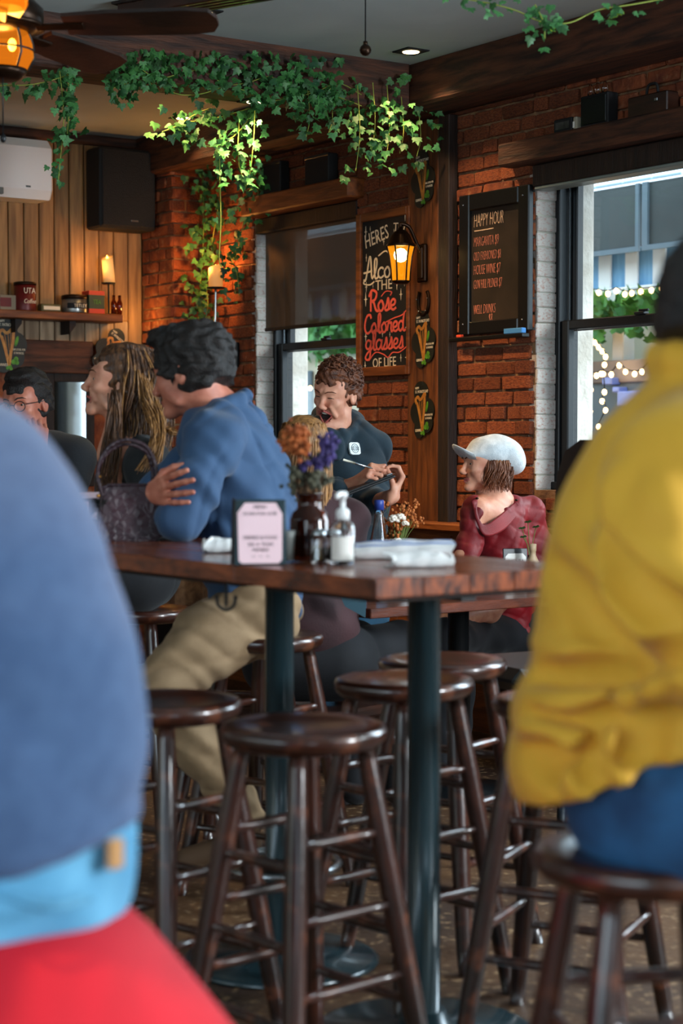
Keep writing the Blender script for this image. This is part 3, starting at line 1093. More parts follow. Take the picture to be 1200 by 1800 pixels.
# pump bottle
pbm = ontab(602, 986, 4.02)
pp = thing('pump_bottle', 'clear sanitizer bottle with a white pump and label', 'bottle', pbm)
m = MB(); m.lathe([(0, .002), (.026, .002), (.028, .008), (.028, .085), (.022, .095), (.012, .100), (.012, .106), (.010, .106), (.010, .099), (.020, .092), (.026, .083), (.026, .009), (0, .006)], 24); m.build('bottle_body', K['cglass'], pp)
m = MB(); m.lathe([(0, .007), (.0255, .0095), (.0255, .058), (0, .058)], 20); m.build('gel', M_('clear_gel', (1, 1, 1, 1), None, rough=.02, trans=1, ior=1.36), pp)
m = MB()
for k in range(9):
    a0, a1 = R(-150 + k * 13), R(-150 + (k + 1) * 13)
    m.add([(.0284 * math.cos(a), .0284 * math.sin(a), z) for a in (a0, a1) for z in (.012, .065)], [(0, 2, 3, 1)], 0, True)
m.build('label', K['paper'], pp)
m = MB()
m.lathe([(.013, .102), (.0155, .103), (.0155, .120), (.012, .126), (.006, .128), (.006, .150), (.010, .151), (.011, .162), (.006, .166), (0, .166)], 18)
m.tube(spline([(0, 0, .158), (.02, 0, .16), (.034, 0, .156), (.037, 0, .150)], 4), [.006] * 9 + [.005, .005, .004, .004], 8)
m.build('pump_head', K['white'], pp, RZ(-110))
m = MB(); m.tube([(0, 0, .012), (0, 0, .104)], .003, 6); m.build('dip_tube', K['white'], pp)

# handbag
hb = at(232, 945, 5.02)
bag = thing('handbag', 'small dark purple crocodile-textured handbag with a looped handle', 'handbag', TR((hb.x - .015, hb.y + .02, TZ)) @ RZ(12))
K['croc'] = M_('croc_leather', C('#3a222a'), C('#22121a'), 12, rough=.5, weave=.85, bscale=44)
m = MB()
o0 = [(-.085, .012), (-.075, .002), (.072, .002), (.085, .012), (.082, .085), (.066, .150), (.05, .155), (-.055, .155), (-.072, .148)]
yb = lambda z: .045 * (1 - z / .155 * .45)
n = len(o0)
vs = [(x, -yb(z), z) for x, z in o0] + [(x * 1.02, yb(z), z) for x, z in o0]
vs += [(x * .93, -yb(z) - .009, .004 + z * .94) for x, z in o0]
fs = [tuple(2 * n + i for i in range(n)), tuple(n + i for i in range(n))[::-1]]
fs += [(i, i + n, (i + 1) % n + n, (i + 1) % n) for i in range(n)]
fs += [(2 * n + i, i, (i + 1) % n, 2 * n + (i + 1) % n) for i in range(n)]
m.add(vs, fs, 0, False); m.build('bag_body', K['croc'], bag)
m = MB(); m.tube([(x, -yb(z) - .004, z) for x, z in o0], .0042, 8, closed=True); m.build('piping', K['croc'], bag)
m = MB(); m.tube(spline([(-.07, -.034, .12), (-.083, -.03, .17), (-.080, -.026, .215), (-.05, -.022, .262), (0, -.02, .28), (.05, -.022, .262), (.075, -.026, .215), (.078, -.03, .17), (.068, -.034, .12)], 6), .0055, 10); m.build('handle', K['croc'], bag)
m = MB(); m.tube(spline([(-.066, .03, .12), (-.079, .03, .17), (-.074, .026, .21), (-.045, .022, .25), (0, .02, .268), (.05, .022, .25), (.07, .026, .21), (.074, .03, .17), (.064, .03, .12)], 6), .005, 10); m.build('handle', K['croc'], bag)
m = MB(); m.ball((-.083, -.034, .125), .006); m.ball((-.078, -.034, .178), .004); m.build('stud', M_('brass_stud', C('#c08a4a'), None, rough=.3, metal=1), bag)
# drinks left of the bag, folded menu behind it
wg = thing('water_glass', 'clear water glass between the grey sweater and the handbag', 'glass', TR((at(178, 930, 5.0).x, 5.02, TZ)))
m = MB(); m.lathe([(0, .003), (.03, .003), (.034, .06), (.036, .115), (.034, .115), (.032, .06), (.028, .010), (0, .010)], 24); m.build('glass_body', K['cglass'], wg)
m = MB(); m.lathe([(0, .011), (.0275, .011), (.0312, .06), (0, .06)], 20); m.build('water', M_('water', (1, 1, 1, 1), None, rough=0, trans=1, ior=1.33), wg)
mc = at(163, 915, 5.25)
mcard = thing('menu_card', 'pale pink card standing at the left behind the handbag', 'card', TR((mc.x, 5.2, TZ)) @ RZ(8))
m = MB(); m.box(-.06, .04, 0, .003, 0, .13, M=RX(-8)); cc_ = m.build('card_front', pink, mcard)
m = MB(); m.box(-.04, .02, -.001, 0, .104, .113, M=RX(-8)); m.build('printed_bar', ink, cc_)

# --- on the low table
def onlow(x, y, Y, z=.75):
    p = at(x, y, Y)
    return TR((p.x, p.y, z))


YL = 6.72
cf = thing('carafe', 'tall clear water bottle with a blue cap on the low table', 'bottle', onlow(666, 950, YL))
m = MB(); m.lathe([(0, .003), (.042, .003), (.046, .012), (.046, .10), (.040, .16), (.022, .27), (.017, .30), (.017, .335), (.014, .335), (.014, .30), (.019, .27), (.037, .16), (.043, .10), (.043, .014), (0, .010)], 24); m.build('glass_body', K['cglass'], cf)
m = MB(); m.lathe([(0, .011), (.0425, .0145), (.0425, .10), (.036, .165), (0, .165)], 20); m.build('water', bpy.data.materials['water'], cf)
m = MB(); m.lathe([(.0185, .318), (.0185, .352), (.016, .356), (0, .356)], 18); m.build('cap', M_('blue_cap', C('#2b3f8c'), None, rough=.4), cf)
fv = thing('flower_vase', 'dark little vase of white blooms and orange dried sprigs', 'vase', onlow(697, 950, YL + .08))
m = MB(); m.lathe([(0, .002), (.04, .002), (.045, .02), (.045, .12), (.036, .16), (.03, .165), (.03, .158), (.04, .118), (.04, .01), (0, .008)], 20); m.build('vase_body', K['amber'], fv)
K['petal'] = M_('white_petal', C('#f1e9dc'), C('#e3d2bd'), 30, rough=.8)
rf = random.Random(5)
gs = M_('green_stem', C('#6d7d3e'), None, rough=.8)
for (x, z, r) in ((.012, .285, .02), (-.012, .278, .022), (.03, .263, .015), (.001, .195, .019)):
    s = MB(); s.tube(spline([(0, -.01, .1), (x * .5, -.02, .17), (x, -.035, z)], 4), .0018, 6); st = s.build('stem', gs, fv)
    b = MB()
    for k in range(22):
        a, e = k * 2.4, k / 22
        d = Vector((math.cos(a) * (.3 + .7 * e), math.sin(a) * (.3 + .7 * e), .9 - 1.1 * e)).normalized()
        b.ball(Vector((x, -.035, z)) + d * r * .7, (r * .5, r * .5, r * .32), n=6)
    b.build('bloom', K['petal'], st)
for k in range(26):
    a = rf.uniform(0, 6.28)
    top = Vector((.012 + .078 * math.cos(a) * rf.random() ** .5 + (.03 if k % 3 == 0 else 0), .03 * math.sin(a), rf.uniform(.26, .345) if k % 4 else rf.uniform(.19, .26)))
    s = MB(); s.tube(spline([(0, 0, .1), (top.x * .4, top.y, .2), top], 4), .0011, 5); st = s.build('stem', gs, fv)
    b = MB()
    for j in range(9): b.ball(top + Vector([rf.gauss(0, .009) for _ in range(3)]), rf.uniform(.004, .0075), n=6)
    b.build('sprig', M_('orange_sprig', C('#c9773a'), C('#9c5224'), 30, rough=.9) if 'orange_sprig' not in bpy.data.materials else bpy.data.materials['orange_sprig'], st)
# lime on the rim of a glass, white pump, card, little bottle with sprig
lg = thing('lime_drink', 'drink with a lime wedge on its rim near the waiter', 'drink', onlow(620, 950, 6.35))
m = MB(); m.lathe([(0, .003), (.03, .003), (.032, .02), (.035, .185), (.033, .185), (.03, .02), (0, .012)], 22); m.build('glass_body', K['cglass'], lg)
m = MB(); m.lathe([(0, .013), (.0295, .0205), (.032, .14), (0, .14)], 20); m.build('drink', M_('pale_drink', C('#e8e0c0'), None, rough=.02, trans=.9, ior=1.33), lg)
m = MB(); m.tube([(.034 * .2 + .03 * math.cos(a) * .8 + .006, -.01, .195 + .028 * math.sin(a)) for a in [k * .35 for k in range(10)]], .009, 8); m.build('lime_wedge', M_('lime', C('#c4d28a'), C('#7fa04a'), 20, rough=.5), lg)
wp = thing('white_pump', 'small white pump bottle behind the striped napkin roll', 'bottle', onlow(710, 950, 6.5))
m = MB(); m.lathe([(0, .002), (.028, .002), (.03, .01), (.03, .11), (.014, .135), (.014, .15), (0, .15)], 18); m.build('bottle_body', K['white'], wp)
m = MB(); m.lathe([(.012, .150), (.014, .152), (.013, .168), (.006, .172), (.006, .2), (.011, .202), (.012, .214), (0, .216)], 14); m.tube([(0, 0, .208), (.03, 0, .208), (.034, 0, .2)], .006, 8); m.build('pump_head', K['white'], wp)
tc_ = thing('table_card', 'small dark framed card standing before the woman in red', 'card', onlow(907, 985, 7.0) @ RZ(14))
m = MB(); m.box(-.05, .05, -.004, .004, 0, .158, 0, .002, M=RX(-6)); m.build('frame', K['blackpl'], tc_)
m = MB(); m.prism([(-.042, .008), (.042, .008), (.042, .125), (.03, .138), (-.03, .138), (-.042, .125)], -.0062, -.0045, M=RX(-6)); cf2 = m.build('printed_card', K['paper'], tc_)
me = words('MENU', .022, align='CENTER', depth=.0003); me.materials.append(ink); put('lettering', me, None, cf2, RX(-6) @ TR((0, -.0066, .10)))
sb = thing('sauce_bottle', 'small pale bottle at the edge of the yellow jacket', 'bottle', onlow(936, 985, 6.95))
m = MB(); m.lathe([(0, .002), (.024, .002), (.024, .11), (.012, .135), (.012, .15), (.014, .152), (.014, .178), (0, .18)], 16); m.build('bottle_body', M_('sand_plastic', C('#b79b7a'), None, rough=.5), sb)
sp = thing('sprig_vase', 'bud vase with a green sprig beside the yellow jacket', 'vase', onlow(932, 985, 7.2))
m = MB(); m.lathe([(0, .002), (.025, .002), (.028, .06), (.012, .10), (.012, .12), (.010, .12), (0, .10)], 16); m.build('vase_body', K['amber'], sp)
for dx, z in ((-.035, .225), (-.03, .19), (-.012, .25), (.02, .23)):
    s = MB(); s.tube(spline([(0, 0, .06), (dx * .3, 0, .15), (dx, -.01, z)], 4), .0016, 5); st = s.build('stem', gs, sp)
    b = MB(); vs, fs = leafmesh(.035); b.add(vs, fs, 0, False, TR((dx, -.012, z)) @ RZ(20) @ RX(60)); b.build('leaf', K['leaf'], st)
# ================================================================ on the walls
SCRIPT = {
    'a': ([[(.75, .8), (.45, 1), (.1, .75), (.05, .3), (.3, 0), (.6, .2), (.78, .7), (.8, .95), (.75, .3), (.9, 0), (1.1, .15)]], 1.0),
    'l': ([[(0, .1), (.3, .6), (.5, 1.5), (.4, 1.95), (.22, 1.7), (.2, .7), (.3, .05), (.5, 0), (.65, .15)]], .58),
    'c': ([[(.75, .8), (.5, 1), (.15, .75), (.1, .25), (.4, 0), (.8, .2)]], .78),
    'o': ([[(.4, 1), (.08, .6), (.2, .05), (.55, .05), (.7, .5), (.5, .95), (.3, .95)]], .82),
    'h': ([[(.15, 0), (.2, 1), (.3, 1.9)], [(.18, .6), (.45, 1), (.65, .8), (.65, .1), (.85, 0)]], .9),
    's': ([[(0, .1), (.3, .6), (.45, 1.15), (.55, .6), (.5, .1), (.2, 0), (.05, .2)], [(.5, .05), (.75, .15)]], .7),
    'e': ([[(.05, .4), (.5, .5), (.6, .85), (.35, 1), (.1, .7), (.12, .2), (.4, 0), (.75, .2)]], .74),
    'r': ([[(0, .1), (.2, .9), (.3, 1.12), (.35, .9), (.6, .9), (.55, .3), (.65, 0), (.85, .15)]], .76),
    'd': ([[(.7, .8), (.4, 1), (.1, .7), (.08, .25), (.35, 0), (.62, .3)], [(.85, 1.9), (.7, 1), (.68, .2), (.85, 0), (1.05, .15)]], .95),
    'g': ([[(.75, .85), (.4, 1), (.1, .7), (.1, .3), (.4, .1), (.7, .4), (.78, .95), (.72, 0), (.6, -.8), (.25, -1), (0, -.75), (.3, -.3), (.95, .15)]], .92),
    'A': ([[(-.1, .0), (.1, -.1), (.3, .5), (.6, 2), (.75, 2.1), (.85, 1.2), (.9, .2), (1.1, 0)], [(-.1, .65), (.4, .7), (1.0, .8)]], 1.05),
    'R': ([[(.25, 0), (.25, 1), (.32, 2)], [(0, 1.5), (.4, 2.1), (.95, 1.8), (.8, 1.2), (.35, 1), (.6, .9), (.85, .2), (1.1, 0), (1.3, .15)]], 1.1),
    'C': ([[(.95, 1.5), (.8, 1.9), (.4, 1.8), (.1, 1.1), (.1, .4), (.4, 0), (.8, .15), (1.05, .5)]], .95),
}


def script(txt, x, z, s, xs, slope=0.0):
    out, cx = [], 0
    for ch in txt:
        g, adv = SCRIPT[ch]
        for ln in g: out.append([(x + (cx + px) * s * xs, z + pz * s + (cx + px) * s * xs * slope) for px, pz in ln])
        cx += adv
    return out


def sparkle(mb, x, z, r, th, y):
    p = []
    for k in range(8):
        a = math.pi / 4 * k
        q = (r if k % 4 == 2 else (r * .5 if k % 2 == 0 else r * .16))
        q = r if k in (2, 6) else (r * .45 if k in (0, 4) else r * .14)
        p.append((x + q * math.cos(a), z + q * math.sin(a)))
    mb.prism(p, y - th, y)


# --- framed lettered sign
q0, q1 = fr(625, 662, -.04), fr(719, 362, -.04)
WS, HS = q1.x - q0.x, .5 * ((fr(625, 376, -.04).z - fr(625, 664, -.04).z) + (fr(719, 362, -.04).z - fr(719, 657, -.04).z))
sign = thing('lettered_sign', 'tall wood-framed black sign with white and rose hand lettering', 'sign', MR @ TR((q0.x, -.008, .5 * (fr(625, 664, -.04).z + fr(719, 657, -.04).z))))
tf = .042
m = MB()
m.box(0, tf, -.034, 0, 0, HS, 0, .004); m.box(WS - tf * .6, WS, -.034, 0, 0, HS, 0, .004)
m.box(tf, WS - tf * .6, -.034, 0, 0, tf * 1.1, 0, .004); m.box(tf, WS - tf * .6, -.034, 0, HS - tf, HS, 0, .004)
m.build('frame', K['trim'], sign)
m = MB(); m.box(tf, WS - tf * .6, -.020, 0, tf, HS - tf); m.build('board', K['black'], sign)
SX = lambda px: (px - 625) / 94 * WS
SZ = lambda py: HS * (1 - (py - 369) / 291)
U = WS / 94
VU = HS / 291
XR = U / VU
yb_ = -.0205
wl_, rl_ = MB(), MB()
strokes(wl_, script('Alcohol', SX(638), SZ(487), 21 * VU * .86, 0.8 * XR), 3.4 * VU, yb_)
strokes(wl_, [[(SX(663), SZ(448)), (SX(675), SZ(441)), (SX(684), SZ(447)), (SX(698), SZ(450))], [(SX(638), SZ(487)), (SX(637), SZ(494)), (SX(648), SZ(497)), (SX(656), SZ(492))]], 2.4 * VU, yb_)
strokes(rl_, script('Rose', SX(646), SZ(545), 18 * VU , 0.8 * XR), 4.4 * VU, yb_)
strokes(rl_, script('Colored', SX(638), SZ(583), 17 * VU , 0.75 * XR), 4.0 * VU, yb_)
strokes(rl_, script('glasses', SX(640), SZ(613), 17.5 * VU , 0.72 * XR), 3.6 * VU, yb_)
strokes(rl_, [[(SX(646), SZ(632)), (SX(658), SZ(618)), (SX(672), SZ(622)), (SX(680), SZ(628)), (SX(688), SZ(620)), (SX(700), SZ(620)), (SX(714), SZ(610))],
              [(SX(668), SZ(520)), (SX(676), SZ(512)), (SX(686), SZ(514)), (SX(684), SZ(520))], [(SX(676), SZ(566)), (SX(690), SZ(560)), (SX(704), SZ(556)), (SX(712), SZ(548))]], 2.0 * VU, yb_)
wl_.build('white_lettering', K['chalk'], sign)
rl_.build('rose_lettering', K['rose'], sign)
for txt, px, py, sz, xs, rot in (('HERES', 639, 432, 36, .44, -11), ('TO', 688, 410, 24, .62, 4), ('THE', 657, 508, 26, .64, 0), ('OF LIFE', 652, 645, 25, .52, -1)):
    text(sign, txt, sz * VU * .98, SX(px), SZ(py), yb_ + .001, K['chalk'], xs=xs * XR, rot=rot)
sp_ = MB()
for px, py, r in ((640, 402, 9), (709, 383, 10), (697, 378, 5), (661, 418, 7), (672, 424, 6), (641, 448, 6), (641, 500, 8), (695, 500, 10), (708, 500, 6), (640, 522, 11), (702, 520, 9), (640, 588, 9), (712, 578, 10), (690, 408, 3), (648, 398, 4), (639, 640, 7), (702, 630, 6), (712, 630, 10), (653, 500, 3), (670, 586, 5), (683, 588, 4)):
    sparkle(sp_, SX(px), SZ(py), r * VU * 1.15, .0015, yb_)
sp_.build('sparkles', K['chalk'], sign)

# --- happy hour chalkboard
q0, q1 = fr(808, 590, -.03), fr(932, 326, -.03)
WC = q1.x - q0.x
zb0, zt0 = .5 * (fr(808, 591, -.03).z + fr(932, 580, -.03).z), .5 * (fr(808, 344, -.03).z + fr(932, 325, -.03).z)
HC = zt0 - zb0
cb = thing('chalkboard', 'black framed happy hour chalkboard on the brick pier', 'chalkboard', MR @ TR((q0.x, -.010, zb0)))
t_ = .075
m = MB()
m.box(0, t_, -.03, 0, 0, HC, 0, .005); m.box(WC - t_, WC, -.03, 0, 0, HC, 0, .005)
m.box(t_, WC - t_, -.03, 0, HC - t_, HC, 0, .005); m.box(t_, WC - t_, -.03, 0, 0, t_ * .8, 0, .005)
K['satin'] = M_('satin_black', C('#0f1112'), None, rough=.28, bump=.05, bscale=30)
m.build('frame', K['satin'], cb)
m = MB(); m.box(t_, WC - t_, -.012, 0, t_ * .8, HC - t_); m.build('slate', M_('slate', C('#24211d'), C('#332c26'), 6, rough=.3), cb)
m = MB(); m.box(-.02, WC + .01, -.07, -.03, -.03, -.012, 0, .003); m.build('chalk_tray', K['satin'], cb)
for px, mt in ((.03, 'red_chalk'), (WC - .1, 'blue_duster')):
    pass
m = MB(); m.box(.02, .055, -.06, -.04, -.012, .002, 0, .003); m.build('chalk_stick', M_('red_chalk', C('#d8482c'), None, rough=.9), cb)
m = MB(); m.box(WC - .13, WC - .005, -.064, -.036, -.012, .012, 0, .003); m.build('duster', M_('blue_duster', C('#3d7fc0'), None, rough=.8), cb)
m = MB()
for x in (.035, WC - .04):
    for z in (HC - .045, .05): m.ball((x, -.031, z), .005, n=6)
m.build('screw', K['chrome'], cb)
K['chalkw'] = M_('dusty_chalk', C('#c9a98c'), None, rough=.95)
K['chalkr'] = M_('pink_chalk', C('#c07560'), None, rough=.95)
ZC_ = lambda f: HC * (1 - f)
for txt, x, f, sz, xs, mt in (('HAPPY HOUR', .09, .235, .088, .66, 'chalkw'), ('MARGARITA $9', .09, .375, .066, .66, 'chalkr'), ('OLD FASHIONED $8', .09, .475, .060, .60, 'chalkr'), ('HOUSE WINE $7', .09, .575, .066, .66, 'chalkr'),
                              ('GUN HILL PILSNER $7', .09, .675, .062, .57, 'chalkr'), ('WELL DRINKS', .09, .855, .064, .66, 'chalkr'), ('$8', .20, .925, .064, .7, 'chalkr')):
    text(cb, txt, sz, x, ZC_(f), -.0125, K[mt], xs=xs * .60, thin=-.0016, shear=.12, depth=.0008)
m = MB(); strokes(m, [[(.095, ZC_(.262)), (.17, ZC_(.262)), (.235, ZC_(.260))]], .005, -.012, .0012); m.build('underline', K['chalkw'], cb)


# --- clover shaped cards with a harp
def union_outline(circles, c, n=72):
    out = []
    for k in range(n):
        a = 2 * math.pi * k / n
        d = (math.cos(a), math.sin(a))
        best = .01
        for x, z, r in circles:
            ox, oz = c[0] - x, c[1] - z
            b = ox * d[0] + oz * d[1]
            disc = b * b - (ox * ox + oz * oz - r * r)
            if disc > 0: best = max(best, -b + math.sqrt(disc))
        out.append((c[0] + best * d[0], c[1] + best * d[1]))
    return out


def clover(M, label, s):
    """s: metres per unit; the card is about 1 wide and 1.65 high"""
    t = thing('clover_card', label, 'sign', M, 'harp holiday cards')
    ol = union_outline([(-.03, .62, .33), (-.2, .05, .34), (.22, .1, .36), (.05, .3, .3), (-.14, -.45, .24), (.2, -.25, .3), (.04, -.2, .34)], (.02, .1))
    m = MB(); m.prism([(x * s, z * s) for x, z in ol], -.008, -.002); m.build('card', K['card'], t)
    m = MB()
    strokes(m, [[(x * s, z * s) for x, z in l] for l in ([(-.22, .30), (-.26, .42), (-.16, .50), (-.06, .42), (.04, .46), (.16, .58), (.2, .5)], [(-.2, .34), (-.12, .1), (-.04, -.2), (.03, -.48)], [(.17, .54), (.15, .2), (.08, -.15), (.03, -.48)])], .085 * s, -.008, .002)
    strokes(m, [[(x * s, z * s) for x, z in l] for l in ([(-.1, .38), (-.02, -.1)], [(0, .42), (.04, -.1)], [(.08, .46), (.08, 0)])], .015 * s, -.008, .0015)
    m.build('harp', K['gold'], t)
    for x, z, r in ((.17, -.38, .075), (.24, -.3, .07), (.27, -.4, .06), (.05, -.5, .06), (-.02, -.55, .05), (.09, -.57, .05)):
        mc_ = MB(); mc_.prism([(x * s + r * s * math.cos(a), z * s + r * s * math.sin(a)) for a in [k * math.pi / 5 for k in range(10)]], -.0095, -.008); mc_.build('clover_print', K['lime'], t)
    m = MB()
    m.prism([((.26 + .05 * math.cos(a) + .04 * math.sin(a)) * s, (.2 + .15 * math.sin(a)) * s) for a in [k * math.pi / 6 for k in range(12)]], -.0095, -.008)
    m.build('leaf_print', K['lime'], t)
    for txt, x, z, sz in (('HAPPY', -.28, .72, .10), ("ST. PATRICK'S DAY", -.28, .61, .115), ('YOUR LOCAL FOR', .08, -.06, .085), ('ST PATRICKS', .17, -.16, .085), ('GUINNESS', -.32, -.5, .11)):
        text(t, txt, sz * s, x * s, z * s, -.0082, K['chalk'], xs=.62, depth=.0008)
    return t


for px, py, lab in ((743, 322, 'highest black clover card on the upright board, above the lantern'), (744, 604, 'black clover card hung under the horseshoe'), (742, 728, 'lowest black clover card on the upright board')):
    q = fr(px, py, -.036)
    clover(MR @ TR((q.x, -.032, q.z)) @ RY(-2), lab, .166)
q = fl(14, 612, -.06); clover(ML @ TR((q.x, -.052, q.z)), 'clover card on the brown rail at the far left', .20)
q = fl(186, 620, -.06); clover(ML @ TR((q.x, -.08, q.z)) @ RY(35), 'tilted clover card above the long-haired woman', .165)
# horseshoe
q = fr(744, 533, -.036)
hs = thing('horseshoe', 'iron horseshoe nailed to the upright board below the lantern', 'horseshoe', MR @ TR((q.x, -.038, q.z)))
m = MB()
pts = spline([(-.03, 0, .055), (-.042, 0, .02), (-.038, 0, -.02), (-.018, 0, -.05), (0, 0, -.056), (.018, 0, -.05), (.038, 0, -.02), (.042, 0, .02), (.03, 0, .055)], 4)
m.tube(pts, .0105, 8, flat=.6); m.build('shoe', K['brass'], hs)
m = MB()
for x, z in ((-.042, .02), (.042, .02), (-.028, -.038), (.028, -.038)): m.ball((x, -.008, z), .0035, n=6)
m.build('nail', K['chrome'], hs)
# --- wall lantern
def glowglass(name, col, e, mixf):
    m = bpy.data.materials.new(name)
    m.use_nodes = True
    nt = m.node_tree
    nt.nodes.remove(nt.nodes['Principled BSDF'])
    t = nt.nodes.new('ShaderNodeBsdfTransparent'); t.inputs[0].default_value = (1, .80, .45, 1)
    em = nt.nodes.new('ShaderNodeEmission'); em.inputs[0].default_value = col; em.inputs[1].default_value = e
    mx = nt.nodes.new('ShaderNodeMixShader'); mx.inputs[0].default_value = mixf
    nt.links.new(t.outputs[0], mx.inputs[1]); nt.links.new(em.outputs[0], mx.inputs[2])
    nt.links.new(mx.outputs[0], nt.nodes['Material Output'].inputs[0])
    return m


q = fr(746, 463, -.03)
LA = MR @ TR((q.x, -.032, q.z))
la = thing('wall_lantern', 'lit amber glass lantern on a dark bracket', 'lamp', LA)
m = MB(); m.box(-.034, .034, -.022, 0, -.09, .09, 0, .006); m.box(-.02, .02, -.03, -.02, -.075, .075, 0, .005); m.build('back_plate', K['brass'], la)
lx, ly = -.012, -.13
m = MB()
m.tube(spline([(0, -.02, .05), (0, -.05, .1), (0, -.09, .165), (lx, ly, .18), (lx, ly, .165)], 5), .009, 10)
m.build('arm', K['brass'], la)
LM = TR((lx, ly, -.005))
m = MB(); m.lathe([(.066, .078), (.070, .083), (.060, .095), (.048, .125), (.030, .148), (.012, .158), (.010, .168), (0, .172)], 24, M=LM); m.build('dome', K['brass'], la)
m = MB(); m.lathe([(.032, -.098), (.042, -.090), (.046, -.083), (0, -.083)], 16, M=LM); m.build('base_cap', K['brass'], la)
m = MB(); m.lathe([(.041, -.083), (.045, -.03), (.052, .03), (.064, .080)], 6, smooth=False, M=LM); m.build('glass_shade', glowglass('lantern_glass', C('#ff9a14'), .85, .55), la)
m = MB()
for k in range(6):
    a = k * math.pi / 3
    m.tube([Vector((r * math.cos(a), r * math.sin(a), z)) for r, z in ((.042, -.085), (.046, -.03), (.053, .03), (.066, .082))], .004, 6, M=LM)
m.build('rib', K['brass'], la)
m = MB(); m.ball((lx, ly, .032), .034); m.build('bulb', M_('lantern_bulb', C('#fff2d0'), None, emit=14, ecol=C('#fff0c8')), la)
lamp('lantern_light', 'POINT', LA @ Vector((lx, ly, .03)), 17, (1, .50, .13), shadow_soft_size=.028)

# --- blinds
q0, q1 = fr(467, 583, .05), fr(625, 568, .05)
bl = thing('roller_blind', 'brown roller blind pulled half down over the far window', 'blind', MR @ TR((q0.x, .05, 0)))
bm_ = bpy.data.materials.new('screen_cloth')
bm_.use_nodes = True
nt = bm_.node_tree
bs = nt.nodes['Principled BSDF']
bs.inputs['Base Color'].default_value = C('#54412f')
bs.inputs['Roughness'].default_value = .9
tp = nt.nodes.new('ShaderNodeBsdfTransparent')
mx = nt.nodes.new('ShaderNodeMixShader')
mx.inputs[0].default_value = .965
nt.links.new(tp.outputs[0], mx.inputs[1]); nt.links.new(bs.outputs[0], mx.inputs[2]); nt.links.new(mx.outputs[0], nt.nodes['Material Output'].inputs[0])
WB = SB1 - q0.x - .004
zb1 = .5 * (q0.z + q1.z)
m = MB()
nn = 14
m.add([(WB * i / nn, .004 * math.sin(i * 1.3), z) for i in range(nn + 1) for z in (zb1 + .012, ZT - .05)], [(2 * i, 2 * i + 2, 2 * i + 3, 2 * i + 1) for i in range(nn)], 0, True)
m.build('cloth', bm_, bl)
m = MB(); m.box(0, WB, -.008, .008, zb1, zb1 + .02, 0, .003); m.build('hem_bar', K['post'], bl)
m = MB(); m.box(-.03, WB, -.05, .05, ZT - .10, ZT - .018, 0, .006); m.build('cassette', K['post'], bl)
bl2 = thing('roller_blind', 'rolled-up blind cassette at the head of the near window', 'blind', MR @ TR((SA2, .03, ZT)))
m = MB(); m.box(.02, 1.05, -.06, .05, -.115, -.02, 0, .006); m.build('cassette', K['post'], bl2)
m = MB(); m.box(.03, 1.04, -.055, .03, -.130, -.115, 0, .004); m.build('hem_bar', M_('grey_bar', C('#8a938e'), None, rough=.4, metal=.3), bl2)
m = MB(); m.tube([(.03, 0, -.06), (1.03, 0, -.06)], .03, 14); m.build('roll', bm_, bl2)


# --- things on the window heads
def block(name, label, cat, x0, x1, yy0, yy1, mat, dep=.06, y=-.07, parts=()):
    a, b = fr(x0, yy1, y), fr(x1, yy0, y)
    t = thing(name, label, cat, MR @ TR((a.x, y, ZT + .0855)))
    W, Hh = b.x - a.x, max(.04, fr((x0 + x1) / 2, yy0, y).z - ZT - .0855)
    m = MB(); m.box(0, W, 0, dep, 0, Hh, 0, .005); m.build('body', mat, t)
    return t, W, Hh


t, W, Hh = block('wooden_box', 'tall black box standing on the near window head', 'box', 1019, 1068, 165, 235, K['black'])
m = MB(); m.box(.01, W - .01, -.004, 0, .01, Hh - .01, 0, .003); m.build('front_panel', K['satin'], t)
for k in range(3):
    b_ = thing('small_bottle', ['small glass bottle on the black box, left one', 'small glass bottle on the black box, middle one', 'small glass bottle on the black box, right one'][k], 'bottle', t.matrix_basis @ TR((.03 + .045 * k, .03, Hh)), 'small bottles on the black box')
    m = MB(); m.lathe([(0, 0), (.012, 0), (.012, .03), (.006, .04), (.006, .05), (0, .05)], 12); m.build('body', K['cglass'], b_)
t, W, Hh = block('picture_frame', 'small dark framed picture on the near window head', 'picture', 972, 1004, 208, 246, K['black'], dep=.02)
m = MB(); m.box(.015, W - .015, -.002, 0, .015, Hh - .015); pc = m.build('print', M_('faded_print', C('#4a4a48'), C('#1c1d1e'), 22, rough=.5), t)
t, W, Hh = block('book', 'pale spined book beside the small framed picture', 'book', 1006, 1013, 205, 243, M_('pale_book', C('#a39a86'), None, rough=.8))
m = MB(); m.box(.002, .012, -.002, 0, .01, Hh - .02); m.build('spine', K['paper'], t)
t, W, Hh = block('old_case', 'dark old carrying case with handle at the upper right', 'case', 1102, 1172, 165, 215, K['wood'], dep=.08)
m = MB(); m.tube(spline([(W * .35, .03, Hh), (W * .4, .03, Hh + .04), (W * .6, .03, Hh + .04), (W * .65, .03, Hh)], 4), .006, 8); m.build('handle', K['black'], t)
m = MB(); m.box(W * .7, W * .78, -.006, 0, Hh * .55, Hh * .72, 0, .002); m.build('latch', K['chrome'], t)
t, W, Hh = block('dark_box', 'tall dark box on the far window head, nearer the middle', 'box', 535, 577, 272, 340, K['black'])
m = MB(); m.box(.0, W, -.003, 0, Hh * .9, Hh, 0, .002); m.build('lid', K['satin'], t)
t, W, Hh = block('dark_box', 'tall dark box at the left end of the far window head', 'box', 462, 492, 285, 352, K['black'])
m = MB(); m.box(.0, W, -.003, 0, Hh * .9, Hh, 0, .002); m.build('lid', K['satin'], t)

